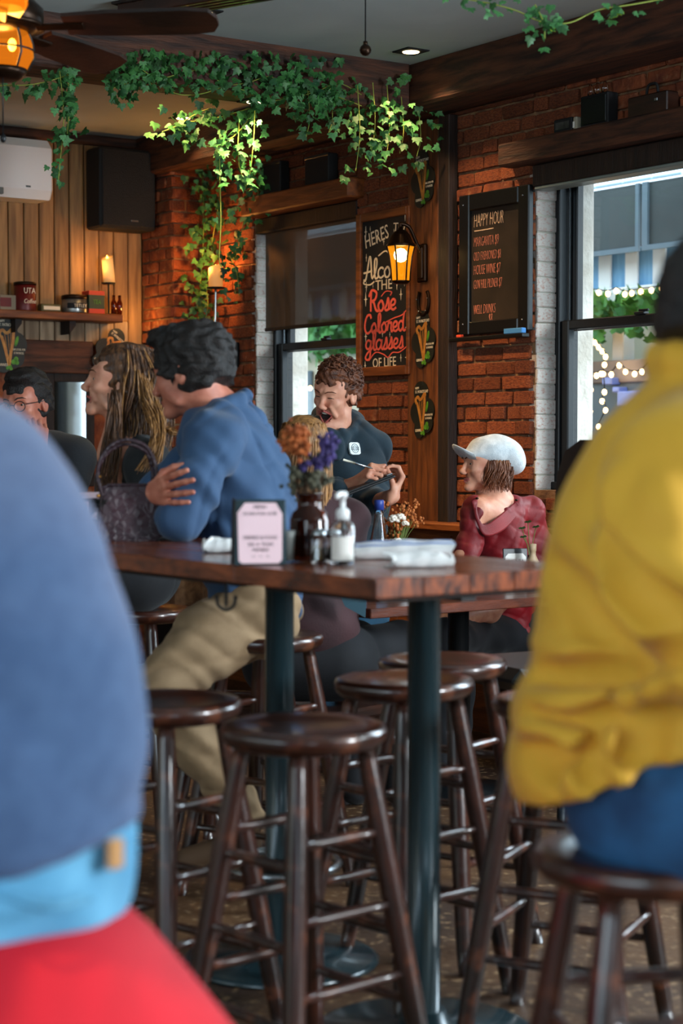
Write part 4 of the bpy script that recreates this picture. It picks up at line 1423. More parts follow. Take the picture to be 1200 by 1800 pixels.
# --- shelf on the panelled wall
zs = fl(100, 548, -.16).z
xR = fl(216, 556, -.16).x
sh = thing('wall_shelf', 'rough wooden shelf on the panelled wall holding old tins', 'shelf', ML @ TR((0, 0, zs)))
m = MB(); m.box(-1.7, xR, -.17, -.004, -.045, 0, 0, .005); m.build('shelf_board', K['trim'], sh)
for px in (125, 30):
    x = fl(px, 560, -.1).x
    m = MB(); m.prism([(x - .02, -.046), (x + .02, -.046), (x + .02, -.07), (x - .02, -.12)], -.12, -.005); m.build('bracket', K['post'], sh)


def onshelf(px, y=-.10):
    q = fl(px, 540, y)
    return ML @ TR((q.x, y, zs))


PXM = 3170 / 10.25
K['redtin'] = M_('dark_red_tin', C('#6e1c1a'), C('#4a1210'), 8, rough=.4, metal=.2)
t = thing('coffee_tin', 'tall dark red coffee tin on the wall shelf', 'tin', onshelf(44))
m = MB(); m.lathe([(0, 0), (.06, 0), (.061, .005), (.061, .145), (0, .145)], 28); m.build('can', K['redtin'], t)
m = MB(); m.lathe([(.063, .143), (.063, .158), (.05, .162), (0, .162)], 28); m.build('lid', K['brass'], t)
text(t, 'UTA', .045, 0, .095, -.062, K['chalk'], align='CENTER', xs=.8); text(t, 'Coffee', .036, 0, .04, -.062, K['chalk'], align='CENTER', xs=.75, shear=.3)
t = thing('paperback', 'pale paperback leaning at the left end of the shelf', 'book', onshelf(14))
m = MB(); m.box(-.05, .045, -.01, .01, 0, .085, 0, .002); m.build('cover', M_('pale_cover', C('#8c7c66'), None, rough=.8), t)
m = MB(); m.box(-.05, .015, -.012, -.01, .02, .07); m.build('cover_print', K['redtin'], t)
t = thing('flat_tin', 'low olive tin between the red tin and the silver tin', 'tin', onshelf(87))
m = MB(); m.box(-.06, .06, -.03, .03, 0, .045, 0, .006); m.build('can', M_('olive_tin', C('#6e6238'), C('#4c4427'), 10, rough=.5), t)
m = MB(); m.box(-.05, .05, -.032, -.03, .012, .032, 0, .001); m.build('label', K['chalk'], t)
t = thing('tea_tin', 'round silver tea tin on the wall shelf', 'tin', onshelf(131))
m = MB(); m.lathe([(0, 0), (.07, 0), (.072, .005), (.072, .082), (0, .082)], 30); m.build('can', M_('silver_tin', C('#9a9a96'), C('#6c6c68'), 12, rough=.3, metal=.8), t)
m = MB(); m.lathe([(.074, .078), (.074, .098), (.06, .104), (0, .104)], 30); m.build('lid', K['brass'], t)
m = MB()
for k in range(8):
    a0, a1 = R(-150 + k * 15), R(-150 + (k + 1) * 15)
    m.add([(.0728 * math.cos(a), .0728 * math.sin(a), z) for a in (a0, a1) for z in (.024, .055)], [(0, 2, 3, 1)], 0, True)
m.build('label', K['black'], t)
text(t, 'TETLEY', .027, 0, .030, -.075, K['chalk'], align='CENTER', xs=.9)
t = thing('green_box', 'green box with red top and bottom bands on the shelf', 'box', onshelf(164))
m = MB(); m.box(-.05, .05, -.045, .045, 0, .128, 0, .003); m.build('box_body', M_('dark_green_print', C('#1f3a24'), None, rough=.5), t)
rd = M_('red_band', C('#c43a22'), None, rough=.5)
m = MB(); m.box(-.0505, .0505, -.0455, .0455, .0, .03, 0, .003); m.build('red_band', rd, t)
m = MB(); m.box(-.0505, .0505, -.0455, .0455, .103, .13, 0, .003); m.build('red_band', rd, t)
text(t, 'TEA', .035, 0, .055, -.047, K['lime'], align='CENTER', xs=.8)
for i, px in enumerate((200, 210)):
    t = thing('small_jar', ['slim dark bottle at the right end of the shelf', 'slim brown bottle at the very end of the shelf'][i], 'bottle', onshelf(px, -.09))
    m = MB(); m.lathe([(0, 0), (.016, 0), (.017, .07), (.009, .09), (.009, .115), (0, .115)], 14); m.build('bottle_body', K['amber'], t)


def candle(label, M, r, h, stand, lit):
    t = thing('pillar_candle', label, 'candle', M)
    m = MB()
    n = 24
    vs = [(r * math.cos(2 * math.pi * j / n), r * math.sin(2 * math.pi * j / n), 0) for j in range(n)]
    vs += [(r * .97 * math.cos(2 * math.pi * j / n), r * .97 * math.sin(2 * math.pi * j / n), h * (1 + .1 * math.cos(2 * math.pi * j / n - .6))) for j in range(n)]
    vs += [(r * .75 * math.cos(2 * math.pi * j / n), r * .75 * math.sin(2 * math.pi * j / n), h * (.97 + .07 * math.cos(2 * math.pi * j / n - .6))) for j in range(n)] + [(0, 0, h * .9)]
    fs = [(j, (j + 1) % n, n + (j + 1) % n, n + j) for j in range(n)] + [(n + j, n + (j + 1) % n, 2 * n + (j + 1) % n, 2 * n + j) for j in range(n)]
    fs += [(2 * n + j, 2 * n + (j + 1) % n, 3 * n) for j in range(n)] + [tuple(range(n))[::-1]]
    m.add(vs, fs, 0, True)
    m.build('wax_body', M_('glowing_wax', C('#e8cf9c'), C('#dcb97e'), 5, rough=.6, emit=lit, ecol=C('#ff9a3a')), t)
    m = MB(); m.tube([(0, 0, h * .9), (.002, 0, h * .9 + .018)], .0015, 5); m.build('wick', K['black'], t)
    m = MB(); m.lathe([(0, h * .95), (.006, h * .96), (.008, h * .99), (.004, h * 1.05), (0, h * 1.1)], 10); m.build('flame', M_('candle_flame', C('#ffb050'), None, emit=10, ecol=C('#ff9a3c')), t)
    return t


m1 = onshelf(191, -.085)
zc1 = fl(190, 497, -.085).z
t = candle('slanted ivory candle on an iron stand on the shelf', TR((0, 0, 0)), .034, .145, None, .18)
t.matrix_basis = ML @ TR((fl(192, 500, -.085).x, -.085, zc1)) @ RY(-5)
st = thing('candle_stand', 'thin iron stand under the shelf candle', 'candle stand', m1)
hgt = zc1 - zs
m = MB(); m.lathe([(0, hgt - .008), (.038, hgt - .008), (.042, hgt), (0, hgt)], 20); m.build('plate', K['iron'], st)
m = MB(); m.tube([(0, 0, .008), (0, 0, hgt - .006)], .006, 8); m.build('stem', K['iron'], st)
m = MB(); m.lathe([(.04, 0), (.04, .004), (.01, .01), (0, .01)], 20); m.build('foot', K['iron'], st)
lamp('candle_or_extra_light', 'POINT', ML @ Vector((fl(168, 470, -.13).x, -.12, zc1 + .10)), .6, (1, .46, .12), shadow_soft_size=.02)
lamp('candle_or_extra_light', 'POINT', ML @ Vector((fl(236, 560, -.13).x, -.16, zs + .0)), 1.1, (1, .5, .12), shadow_soft_size=.02)  # extra warm lamp for the last board's lower end, no candle stands here
# wall sconce candle by the ivy pier
ys = -.14
q = fr(379, 505, ys)
t = candle('ivory candle on the tall iron wall sconce beside the ivy', MR @ TR((q.x, ys, q.z)), .040, .115, None, .3)
sc = thing('iron_sconce', 'iron wall sconce with a long pale rod under the candle', 'sconce', MR @ TR((q.x, ys, q.z)))
m = MB(); m.lathe([(0, -.008), (.05, -.008), (.054, .0), (0, -.0005)], 24); m.build('plate', K['iron'], sc)
m = MB(); m.tube(spline([(0, 0, -.008), (-.004, 0, -.15), (-.012, 0, -.30), (-.01, .06, -.36), (0, .125, -.37)], 6), .0075, 10); m.build('rod', K['chrome'], sc)
m = MB(); m.box(-.03, .03, .115, .135, -.44, -.30, 0, .004); m.build('wall_plate', K['iron'], sc)
lamp('candle_or_extra_light', 'POINT', MR @ Vector((q.x - .06, ys - .03, q.z + .14)), 4.6, (1, .40, .08), shadow_soft_size=.02)
# --- wall speaker and air conditioner
q0, q1 = fl(176, 399, -.22), fl(274, 266, -.22)
spk = thing('wall_speaker', 'black box loudspeaker hung high in the corner', 'speaker', ML @ TR((q0.x, -.22, q0.z)))
WK, HK = q1.x - q0.x, q1.z - q0.z
m = MB(); m.box(0, WK, 0, .18, 0, HK, 0, .012); m.build('cabinet', K['black'], spk)
m = MB(); m.box(.012, WK - .012, -.012, 0, .012, HK - .012, 0, .01); m.build('grille', M_('speaker_mesh', C('#16191b'), None, rough=.8, weave=.6, bscale=160), spk)
m = MB(); m.box(WK * .53, WK * .66, -.015, -.012, HK * .09, HK * .115, 0, .001); m.build('badge', K['chrome'], spk)
m = MB(); m.box(WK * .4, WK * .6, .18, .215, HK * .4, HK * .6); m.build('wall_bracket', K['iron'], spk)
q0, q1 = fl(95, 352, -.21), fl(95, 246, -.21)
ac = thing('air_conditioner', 'white split air conditioner on the panelled wall', 'air conditioner', ML @ TR((q0.x, -.21, q0.z)))
HA = q1.z - q0.z
m = MB()
prof = [(.0, .05), (.03, .0), (.2, .0), (.2, HA), (.05, HA), (.0, HA - .05)]     # (y, z)
n = len(prof)
vs = [(x, y, z) for x in (-.82, -.015) for y, z in prof] + [(0, .02 + y * .9, .01 + z * .95) for y, z in prof]
fs = [tuple(range(n))]
for a in (0, n): fs += [(a + i, a + n + i, a + n + (i + 1) % n, a + (i + 1) % n)[::-1] for i in range(n)]
fs.append(tuple(2 * n + i for i in range(n))[::-1])
m.add(vs, fs, 0, False); m.build('casing', K['white'], ac)
m = MB(); m.box(-.78, -.30, -.002, .04, .012, .05, 0, .004); m.build('louvre', M_('grey_louvre', C('#6e7270'), None, rough=.5), ac)
m = MB(); m.box(-.17, -.14, -.001, .01, .06, .07, 0, .001); m.build('badge', K['chrome'], ac)
# --- mirror under the rail
q0, q1 = fl(82, 770, -.03), fl(166, 657, -.03)
mi = thing('wall_mirror', 'dark framed mirror on the back wall behind the long-haired woman', 'mirror', ML @ TR((q0.x, -.03, 1.06)))
WM, HM = q1.x - q0.x, q1.z - 1.06
m = MB()
m.box(0, .05, 0, .03, 0, HM, 0, .004); m.box(WM - .05, WM, 0, .03, 0, HM, 0, .004); m.box(.05, WM - .05, 0, .03, 0, .05, 0, .004); m.box(.05, WM - .05, 0, .03, HM - .05, HM, 0, .004)
m.build('frame', K['post'], mi)
m = MB(); m.box(.045, WM - .045, .008, .02, .045, HM - .045); m.build('mirror_glass', M_('mirror_silver', C('#cfd4d4'), None, rough=.05, metal=1), mi)

# --- ceiling fan with lantern
FX, FY = -1.03, 5.5
zbl = at(200, 45, 5.5).z
fan = thing('ceiling_fan', 'dark wooden ceiling fan with an amber glass lantern', 'fan', TR((FX, FY, zbl)))
m = MB(); m.lathe([(0, -.02), (.09, -.02), (.13, .0), (.13, .05), (.09, .09), (.03, .11), (.016, .12), (.016, ZC - zbl - .02), (.06, ZC - zbl - .015), (.06, ZC - zbl), (0, ZC - zbl)], 28); m.build('motor', K['brass'], fan)
for k in range(5):
    a = -6 + 72 * k
    BMx = RZ(a)
    m = MB()
    ol = [(.20, -.055), (.34, -.068), (.58, -.072), (.645, -.06), (.665, -.02), (.665, .02), (.645, .06), (.58, .072), (.34, .068), (.20, .055)]
    nn = len(ol)
    m.add([(x, y, .006) for x, y in ol] + [(x, y, -.006) for x, y in ol], [tuple(range(nn)), tuple(range(nn, 2 * nn))[::-1]] + [(i, nn + i, nn + (i + 1) % nn, (i + 1) % nn) for i in range(nn)], 0, False, BMx @ RX(-16))
    bl_ = m.build('blade', K['wood'], fan)
    m = MB(); m.box(.11, .26, -.018, .018, -.012, -.004, 0, .003, M=BMx @ RX(-16)); m.build('blade_iron', K['brass'], bl_)
zl0, zl1 = at(20, 122, 5.5).z - zbl, at(20, 50, 5.5).z - zbl
m = MB(); m.lathe([(.055, zl0 - .03), (.075, zl0 - .015), (.08, zl0), (0, zl0)], 24); m.build('lantern_base', K['brass'], fan)
m = MB(); m.lathe([(.078, zl0), (.098, zl0 + .04), (.094, zl0 + .08), (.078, zl1)], 28); m.build('lantern_glass', glowglass('fan_amber_glass', C('#ff8a1c'), .55, .55), fan)
m = MB(); m.lathe([(.135, zl1), (.14, zl1 + .008), (.10, zl1 + .035), (.05, zl1 + .05), (0, zl1 + .05)], 28); m.build('lantern_cap', K['brass'], fan)
m = MB()
for k in range(6):
    a = k * math.pi / 3 + .3
    m.tube([Vector((r * math.cos(a), r * math.sin(a), z)) for r, z in ((.082, zl0), (.102, zl0 + .04), (.098, zl0 + .08), (.082, zl1))], .004, 6)
m.tube([(.101 * math.cos(q), .101 * math.sin(q), zl0 + .055) for q in [2 * math.pi * k / 28 for k in range(28)]], .003, 6, closed=True)
m.build('cage', K['iron'], fan)
for k in range(3):
    a = k * 2.1 + .2
    m = MB(); m.ball((.035 * math.cos(a), .035 * math.sin(a), zl0 + .075), (.013, .013, .02)); m.build('bulb', M_('amber_bulb', C('#ffd080'), None, emit=16, ecol=C('#ffb648')) if k == 0 else bpy.data.materials['amber_bulb'], fan)
m = MB(); m.tube([(.01, -.02, zl0 - .02), (.01, -.02, at(22, 240, 5.5).z - zbl)], .0022, 5); m.ball((.01, -.02, at(22, 245, 5.5).z - zbl), (.009, .009, .014)); m.build('pull_chain', K['iron'], fan)
lamp('fan_lantern_light', 'POINT', (FX, FY, zbl + zl0 + .06), 5, (1, .5, .16), shadow_soft_size=.05)
# second fan shade peeking in at the corner
t = thing('corner_lamp', 'amber glass lamp just inside the top left corner', 'lamp', TR((at(8, 0, 5.0).x, 5.0, at(8, 6, 5.0).z)))
m = MB(); m.lathe([(.03, .10), (.055, .07), (.064, .0), (.058, -.012), (.05, -.012), (.056, .0), (.048, .065), (.026, .095)], 24); m.build('glass_shade', bpy.data.materials['fan_amber_glass'], t)
m = MB(); m.lathe([(.0, .09), (.03, .09), (.03, .13), (.012, .15), (.012, ZC - at(8, 6, 5.0).z), (0, ZC - at(8, 6, 5.0).z)], 16); m.build('stem', K['brass'], t)
# pull ball, slatted bar
p = at(642, 88, 6.4)
t = thing('pull_cord', 'dark ball hanging on a cord from the ceiling', 'pull cord', TR((p.x, p.y, p.z)))
m = MB(); m.tube([(0, 0, .01), (0, 0, ZC - p.z)], .0025, 6); m.build('cord', K['iron'], t)
m = MB(); m.ball((0, 0, 0), .021); m.lathe([(.008, .015), (.008, .03), (0, .032)], 10); m.build('ball', K['brass'], t)
pa_, pb_ = at(240, 22, 7.1), at(368, -4, 6.9)
t = thing('slatted_bar', 'dark slatted bar under the ceiling behind the fan blade', 'ceiling bar', TR(pa_))
dv = pb_ - pa_
t.matrix_basis = TR((pa_.x, pa_.y, ZC - .06)) @ RZ(math.degrees(math.atan2(dv.y, dv.x)))
for k in range(4):
    m = MB(); m.box(-.1, .9, .035 * k, .035 * k + .024, 0, .05, 0, .004); m.build('slat', K['wood'], t)
m = MB(); m.box(-.12, .92, -.01, .14, .05, .06); m.build('mount', K['post'], t)


# --- recessed lights
def downlight(label, M, e, col, ang, aim, blend=.6):
    t = thing('ceiling_downlight', label, 'light', M, 'recessed downlights')
    m = MB(); m.box(-.06, .06, -.06, .06, -.006, 0, 0, .002); m.build('trim_plate', K['black'], t)
    m = MB(); m.lathe([(0, -.0085), (.036, -.0085), (.038, -.006), (0, -.006)], 20); m.build('lens', M_('lit_lens', C('#ffe0b0'), None, emit=5, ecol=C('#ffdca0')) if 'lit_lens' not in bpy.data.materials else bpy.data.materials['lit_lens'], t)
    w = M @ Vector((0, 0, -.02))
    if e: lamp('downlight_or_fill_beam', 'SPOT', w, e, col, to=Vector(w) + Vector(aim), spot_size=R(ang), spot_blend=blend, shadow_soft_size=.03)


WARM = (1, .6, .25)
d = ray(722, 89); k = (ZC - CAMZ) / d.z
downlight('square recessed light in the pale ceiling near the beams', TR((d.x * k, k, ZC)) @ RZ(34.5), 26, (1, .66, .34), 110, (0, 0, -1))
d = ray(322, 206); k = (ZF - CAMZ) / d.z
downlight('recessed light in the far ceiling over the ivy', TR((d.x * k, k, ZF)) @ RZ(34.5), 8, WARM, 110, (0, 0, -1))
d = ray(448, 177); k = (zi - CAMZ) / d.z
DL = Vector((d.x * k, k, zi))
downlight('recessed light under the ivy beam that floods the hanging strand', TR(DL) @ RZ(34.5), 36, (1, .80, .40), 100, (-.25, .12, -1))
for sx, sz_, e, lab in ((.12, 1.35, 110, 'recessed spot in the room ceiling aimed at the pier by the chalkboard'), (-.62, 1.45, 80, 'recessed spot in the room ceiling aimed at the pier under the lettered sign')):
    downlight(lab, MR @ TR((sx, -1.55, ZC)), e, WARM, 52, MR.to_3x3() @ Vector((.0, 1.55, sz_ - ZC)), .9)
# ================================================================ ivy
LV = []
for i in range(4):
    vs, fs = leafmesh(1.0, .12 + .1 * i)
    rr = random.Random(i)
    vs = [(x + rr.uniform(-.05, .05), y + rr.uniform(-.04, .04), z + rr.uniform(-.04, .04)) for x, y, z in vs]
    b = MB(); b.add(vs, fs, 0, True)
    me = b.mesh('ivy_leaf')
    LV.append(me)
LVM = {}
for nm in ('leaf', 'leafy'):
    LVM[nm] = []
    for me in LV:
        c = me.copy(); c.materials.append(K[nm]); LVM[nm].append(c)
RI = random.Random(21)


def leaf_matrix(p, size, face=None):
    """a leaf hanging tip down at p, facing roughly towards the room"""
    yaw = RI.gauss(0, 38) if face is None else face + RI.gauss(0, 35)
    return TR(p) @ RZ(yaw) @ RX(RI.uniform(-50, 25)) @ RY(180 + RI.gauss(0, 34)) @ Matrix.Scale(size, 4)


def ivy(label, vines, pts, size, nmax=295, mat='leaf', stemr=.0022):
    """vines: polylines; pts: leaf positions, the ones that show most first"""
    t = thing('ivy_garland', label, 'ivy')
    s = MB()
    for v in vines: s.tube(spline(v, 5), stemr, 5)
    s.build('vine_stem', K['stem'], t)
    for p in pts[:nmax]:
        put('leaf', RI.choice(LVM[mat]), None, t, leaf_matrix(p, size * RI.uniform(.7, 1.25)))
    if len(pts) > nmax:
        r = MB()
        for p in pts[nmax:]:
            i = RI.randrange(4)
            r.add([v.co for v in LV[i].vertices], [tuple(f.vertices) for f in LV[i].polygons], 0, True, leaf_matrix(p, size * RI.uniform(.7, 1.2)))
        tag(r.build('leaf_rest', K[mat], t), kind='stuff')
    return t


def along(v, n, jit):
    P = spline(v, 8)
    out = []
    for k in range(n):
        f = RI.random() * (len(P) - 1.001)
        i = int(f)
        p = P[i].lerp(P[i + 1], f - i)
        out.append(p + Vector((RI.gauss(0, jit), RI.gauss(0, jit * .7), RI.gauss(0, jit))))
    return out


def bpt(x, y, off=-.04):
    return MB_ @ on(MB_, x, y, off)


# 1 the mass along the beam: bands given in pixels, each put on the beam's face
pts, vines = [], []
bands = [((190, 600), lambda x: 88 + .02 * (x - 190), lambda x: 150 + .1 * (x - 190), 330),
         ((190, 240), lambda x: 105, lambda x: 185, 45),
         ((440, 620), lambda x: 120 + .18 * (x - 440), lambda x: 195 + .12 * (x - 440), 90)]
for (x0, x1), f0, f1, n in bands:
    for k in range(n):
        x = RI.uniform(x0, x1)
        pts.append(bpt(x, RI.uniform(f0(x), f1(x)), RI.uniform(-.09, -.015)))
vines += [[bpt(x, 118 + .1 * (x - 190) + 12 * math.sin(x * .05), -.03) for x in range(195, 640, 40)], [bpt(x, 150 + .06 * (x - 190) + 10 * math.sin(x * .04 + 1), -.03) for x in range(195, 640, 40)]]
RI.shuffle(pts)
ivy('thick dark green ivy draped along the ceiling beam', vines, pts, .046)
# 1b right end, hanging over the lettered sign
pts, vines = [], []
for x0, y0, y1, off, n in ((540, 170, 245, -.05, 26), (580, 175, 235, -.05, 24), (628, 170, 300, -.06, 34), (655, 165, 268, -.05, 38), (680, 170, 285, -.04, 34), (705, 190, 270, -.03, 26), (735, 210, 275, .02, 20)):
    v = [bpt(x0, y0 - 20, off), bpt(x0 + 4, (y0 + y1) / 2, off), bpt(x0 - 3, y1, off)]
    vines.append(v)
    pts += along(v, n, .05)
ivy('ivy hanging off the beam end above the lettered sign', vines, pts, .044)
# 2 left strand
v1 = [bpt(105, 125, -.05), bpt(112, 200, -.06), bpt(108, 260, -.06), bpt(102, 320, -.06)]
v2 = [bpt(0, 150, -.05), bpt(60, 148, -.05), bpt(130, 130, -.05)]
v3 = [bpt(118, 130, -.05), bpt(122, 180, -.05), bpt(118, 235, -.05)]
ivy('ivy strand hanging at the left beside the fan lantern', [v1, v2, v3], along(v1, 42, .028) + along(v2, 40, .03) + along(v3, 44, .035), .042)


# 3 bright strand under the beam light
def upt(x, y, dy=.12):
    return at(x, y, DL.y + dy)


va = [upt(300, 205, .0), upt(330, 235, .05), upt(370, 258, .1), upt(410, 240), upt(450, 195)]
vb = [upt(448, 180, .05), upt(446, 240, .1), upt(440, 300, .12), upt(432, 328, .12)]
vc = [upt(420, 215), upt(418, 265), upt(424, 305), upt(436, 326)]
vd = [upt(386, 255), upt(386, 300), upt(388, 390), upt(385, 455), upt(390, 470)]
ve = [upt(285, 232, .0), upt(310, 222, .0), upt(345, 200, .0), upt(372, 190, .0)]
vf = [upt(330, 215), upt(390, 205), upt(440, 190)]
pp_ = along(va, 50, .026) + along(vb, 30, .03) + along(vc, 26, .032) + along(vd[:3], 16, .014) + along(ve, 30, .03) + along(vf, 30, .03)
ivy('brightly lit ivy strand hanging under the beam light', [va, vb, vc, vd, ve, vf], pp_, .047, stemr=.0028)
# 4 climbing the pier and around the sconce
pts, vines = [], []
for x0, y0, x1, y1, n in ((355, 260, 348, 560, 150), (385, 270, 372, 430, 50), (435, 330, 405, 470, 50), (452, 240, 448, 380, 50), (400, 440, 420, 520, 26), (362, 500, 356, 580, 40)):
    a = [MR @ fr(x0, y0, -.06), MR @ fr((x0 + x1) / 2 + 6, (y0 + y1) / 2, -.08), MR @ fr(x1, y1, -.06)]
    vines.append(a)
    for p in along(a, n, .05):
        q = MR.inverted() @ p
        q.y = min(q.y, -.055)
        pts.append(MR @ q)
ivy('ivy climbing the brick corner around the candle sconce', vines, pts, .046)
# 6 vine at the top right, nearer
def tpt(x, y, Y=5.6):
    return at(x, y, Y)
v1 = [tpt(480, -30), tpt(560, -22), tpt(640, -30), tpt(760, -8), tpt(840, 2), tpt(905, 18), tpt(950, 38), tpt(1000, 40), tpt(1050, 18), tpt(1110, 8), tpt(1200, -8)]
v2 = [tpt(940, 8), tpt(955, 40), tpt(957, 68)]
vv = [v1, v2]
g = along(v1[3:8], 26, .02) + along(v2, 22, .028) + along(v1[8:], 16, .02) + along(v1[:3], 10, .02)
tv = ivy('ivy vine trailing across the top right of the ceiling beam', vv, g, .034)
for p in (tpt(968, 47), tpt(1078, 26), tpt(1090, 18), tpt(975, 40)):
    put('yellow_leaf', LVM['leafy'][RI.randrange(4)], None, tv, leaf_matrix(p, .036))
bpy.data.objects['yellow_leaf']['label'] = 'yellowed leaf'
# ================================================================ figures: distance fields meshed into smooth skins
class Field:
    def __init__(s):
        s.ops = []

    def cone(s, a, b, ra, rb=None, k=.012, tag=0, sub=False, flat=None):
        a, b = np.array(a, float), np.array(b, float)
        rb = ra if rb is None else rb
        R_ = max(ra, rb) * (max(1, flat[1]) if flat else 1)
        s.ops.append(('c', (a, b, ra, rb, flat), k, tag, sub, np.minimum(a, b) - R_, np.maximum(a, b) + R_))
        return s

    def chain(s, pts, rs, k=.02, tag=0, flat=None):
        for i in range(len(pts) - 1): s.cone(pts[i], pts[i + 1], rs[i], rs[i + 1], k, tag, False, flat)
        return s

    def ell(s, c, r, rot=None, k=.012, tag=0, sub=False):
        c, r = np.array(c, float), np.array(r, float)
        rot = np.eye(3) if rot is None else np.array(rot)
        s.ops.append(('e', (c, r, rot), k, tag, sub, c - r.max(), c + r.max()))
        return s

    def cut(s, p, n):
        """take away everything on the side n points to"""
        s.ops.append(('p', (np.array(p, float), np.array(n, float)), 0, 0, True, None, None))
        return s

    def mesh(s, name, h, mats, parent=None, folds=(), disp=None, smooth=0, M=None):
        lo = np.min([o[5] for o in s.ops if o[5] is not None and not o[4]], axis=0) - 3 * h - .02
        hi = np.max([o[6] for o in s.ops if o[6] is not None and not o[4]], axis=0) + 3 * h + .02
        n = np.ceil((hi - lo) / h).astype(int) + 1
        ax = [(lo[i] + h * np.arange(n[i])).astype(np.float32) for i in range(3)]
        D = np.full(n, .08, np.float32)
        T = np.zeros(n, np.int8)
        for kind, par, k, tag, sub, l, u in s.ops:
            if kind == 'p':
                p0, nn = par
                d = (ax[0] - p0[0])[:, None, None] * nn[0] + (ax[1] - p0[1])[None, :, None] * nn[1] + (ax[2] - p0[2])[None, None, :] * nn[2]
                D = np.maximum(D, d.astype(np.float32))
                continue
            pad = k + .03
            sl = tuple(slice(max(0, int((l[i] - pad - lo[i]) / h)), min(n[i], int((u[i] + pad - lo[i]) / h) + 2)) for i in range(3))
            if any(q.stop <= q.start for q in sl): continue
            x, y, z = ax[0][sl[0]][:, None, None], ax[1][sl[1]][None, :, None], ax[2][sl[2]][None, None, :]
            if kind == 'c':
                a, b, ra, rb, flat = par
                X, Y, Z = x - a[0], y - a[1], z - a[2]
                v = b - a
                L2 = max(float(v @ v), 1e-9)
                t = np.clip((X * v[0] + Y * v[1] + Z * v[2]) / L2, 0, 1)
                X, Y, Z = X - t * v[0], Y - t * v[1], Z - t * v[2]
                if flat:
                    f, fs = np.array(flat[0], float), flat[1]
                    q = (X * f[0] + Y * f[1] + Z * f[2]) * (1 / fs - 1)
                    X, Y, Z = X + q * f[0], Y + q * f[1], Z + q * f[2]
                d = np.sqrt(X * X + Y * Y + Z * Z) - (ra + t * (rb - ra))
            else:
                c, r, rot = par
                X, Y, Z = x - c[0], y - c[1], z - c[2]
                q = [rot[0][i] * X + rot[1][i] * Y + rot[2][i] * Z for i in range(3)]
                k0 = np.sqrt(sum((q[i] / r[i]) ** 2 for i in range(3)))
                k1 = np.sqrt(sum((q[i] / r[i] ** 2) ** 2 for i in range(3))) + 1e-6
                d = k0 * (k0 - 1) / k1
            A = D[sl]
            if sub:
                m = -d
                hh = np.maximum(k - np.abs(A - m), 0) / max(k, 1e-6)
                new = np.maximum(A, m) + hh * hh * k * .25
                if tag: T[sl] = np.where((m > A - .001), tag, T[sl])
            else:
                hh = np.maximum(k - np.abs(A - d), 0) / max(k, 1e-6)
                T[sl] = np.where(d < A, tag, T[sl])
                new = np.minimum(A, d) - hh * hh * k * .25
            D[sl] = new
        if folds or disp:
            x, y, z = ax[0][:, None, None], ax[1][None, :, None], ax[2][None, None, :]
            for amp, f, ph, wf, wa in folds:
                D += (amp * np.sin(x * f[0] + y * f[1] + z * f[2] + ph + wa * np.sin(x * wf[0] + y * wf[1] + z * wf[2]))).astype(np.float32)
            if disp is not None: D += disp(x, y, z).astype(np.float32)
        D[0], D[-1], D[:, 0], D[:, -1], D[:, :, 0], D[:, :, -1] = (.05,) * 6
        # surface nets
        S = D < 0
        nc = n - 1
        cnt = np.zeros(nc, np.int8)
        for i in (0, 1):
            for j in (0, 1):
                for k in (0, 1): cnt += S[i:i + nc[0], j:j + nc[1], k:k + nc[2]]
        act = (cnt > 0) & (cnt < 8)
        I = np.argwhere(act)
        idx = np.full(nc, -1, np.int32)
        idx[act] = np.arange(len(I))
        cv = {(i, j, k): D[I[:, 0] + i, I[:, 1] + j, I[:, 2] + k] for i in (0, 1) for j in (0, 1) for k in (0, 1)}
        P = np.zeros((len(I), 3), np.float32)
        W = np.zeros(len(I), np.float32)
        for a in range(3):
            for u in (0, 1):
                for w in (0, 1):
                    c0 = [0, 0, 0]; c1 = [0, 0, 0]
                    o = [q for q in range(3) if q != a]
                    c0[o[0]] = c1[o[0]] = u
                    c0[o[1]] = c1[o[1]] = w
                    c1[a] = 1
                    d0, d1 = cv[tuple(c0)], cv[tuple(c1)]
                    m = (d0 < 0) != (d1 < 0)
                    t = np.where(m, d0 / np.where(m, d0 - d1, 1), 0)
                    for q in range(3):
                        P[:, q] += np.where(m, c0[q] if q != a else t, 0)
                    W += m
        P = (I + P / W[:, None]) * h + lo
        quads = []
        for a in range(3):
            b, c = (a + 1) % 3, (a + 2) % 3
            sl0 = [slice(None)] * 3; sl1 = [slice(None)] * 3
            sl0[a] = slice(0, -1); sl1[a] = slice(1, None)
            s0, s1 = S[tuple(sl0)], S[tuple(sl1)]
            E = np.argwhere(s0 != s1)
            ok = (E[:, b] > 0) & (E[:, c] > 0) & (E[:, b] < nc[b]) & (E[:, c] < nc[c])
            E = E[ok]
            ins = s0[E[:, 0], E[:, 1], E[:, 2]]
            def cell(db, dc):
                q = E.copy(); q[:, b] -= db; q[:, c] -= dc
                return idx[q[:, 0], q[:, 1], q[:, 2]]
            Q = np.stack([cell(1, 1), cell(0, 1), cell(0, 0), cell(1, 0)], 1)
            Q[~ins] = Q[~ins][:, ::-1]
            quads.append(Q)
        Q = np.concatenate(quads)
        Q = Q[(Q >= 0).all(1)]
        for _ in range(smooth):
            acc = np.zeros_like(P); w = np.zeros(len(P), np.float32)
            for i in range(4):
                np.add.at(acc, Q[:, i], P[Q[:, (i + 1) % 4]]); np.add.at(w, Q[:, i], 1)
            P = P * .5 + acc / np.maximum(w, 1)[:, None] * .5
        tg = T[I[:, 0], I[:, 1], I[:, 2]][Q[:, 0]]
        if M is not None:
            Mi = np.array(M.inverted())
            P = P @ Mi[:3, :3].T + Mi[:3, 3]
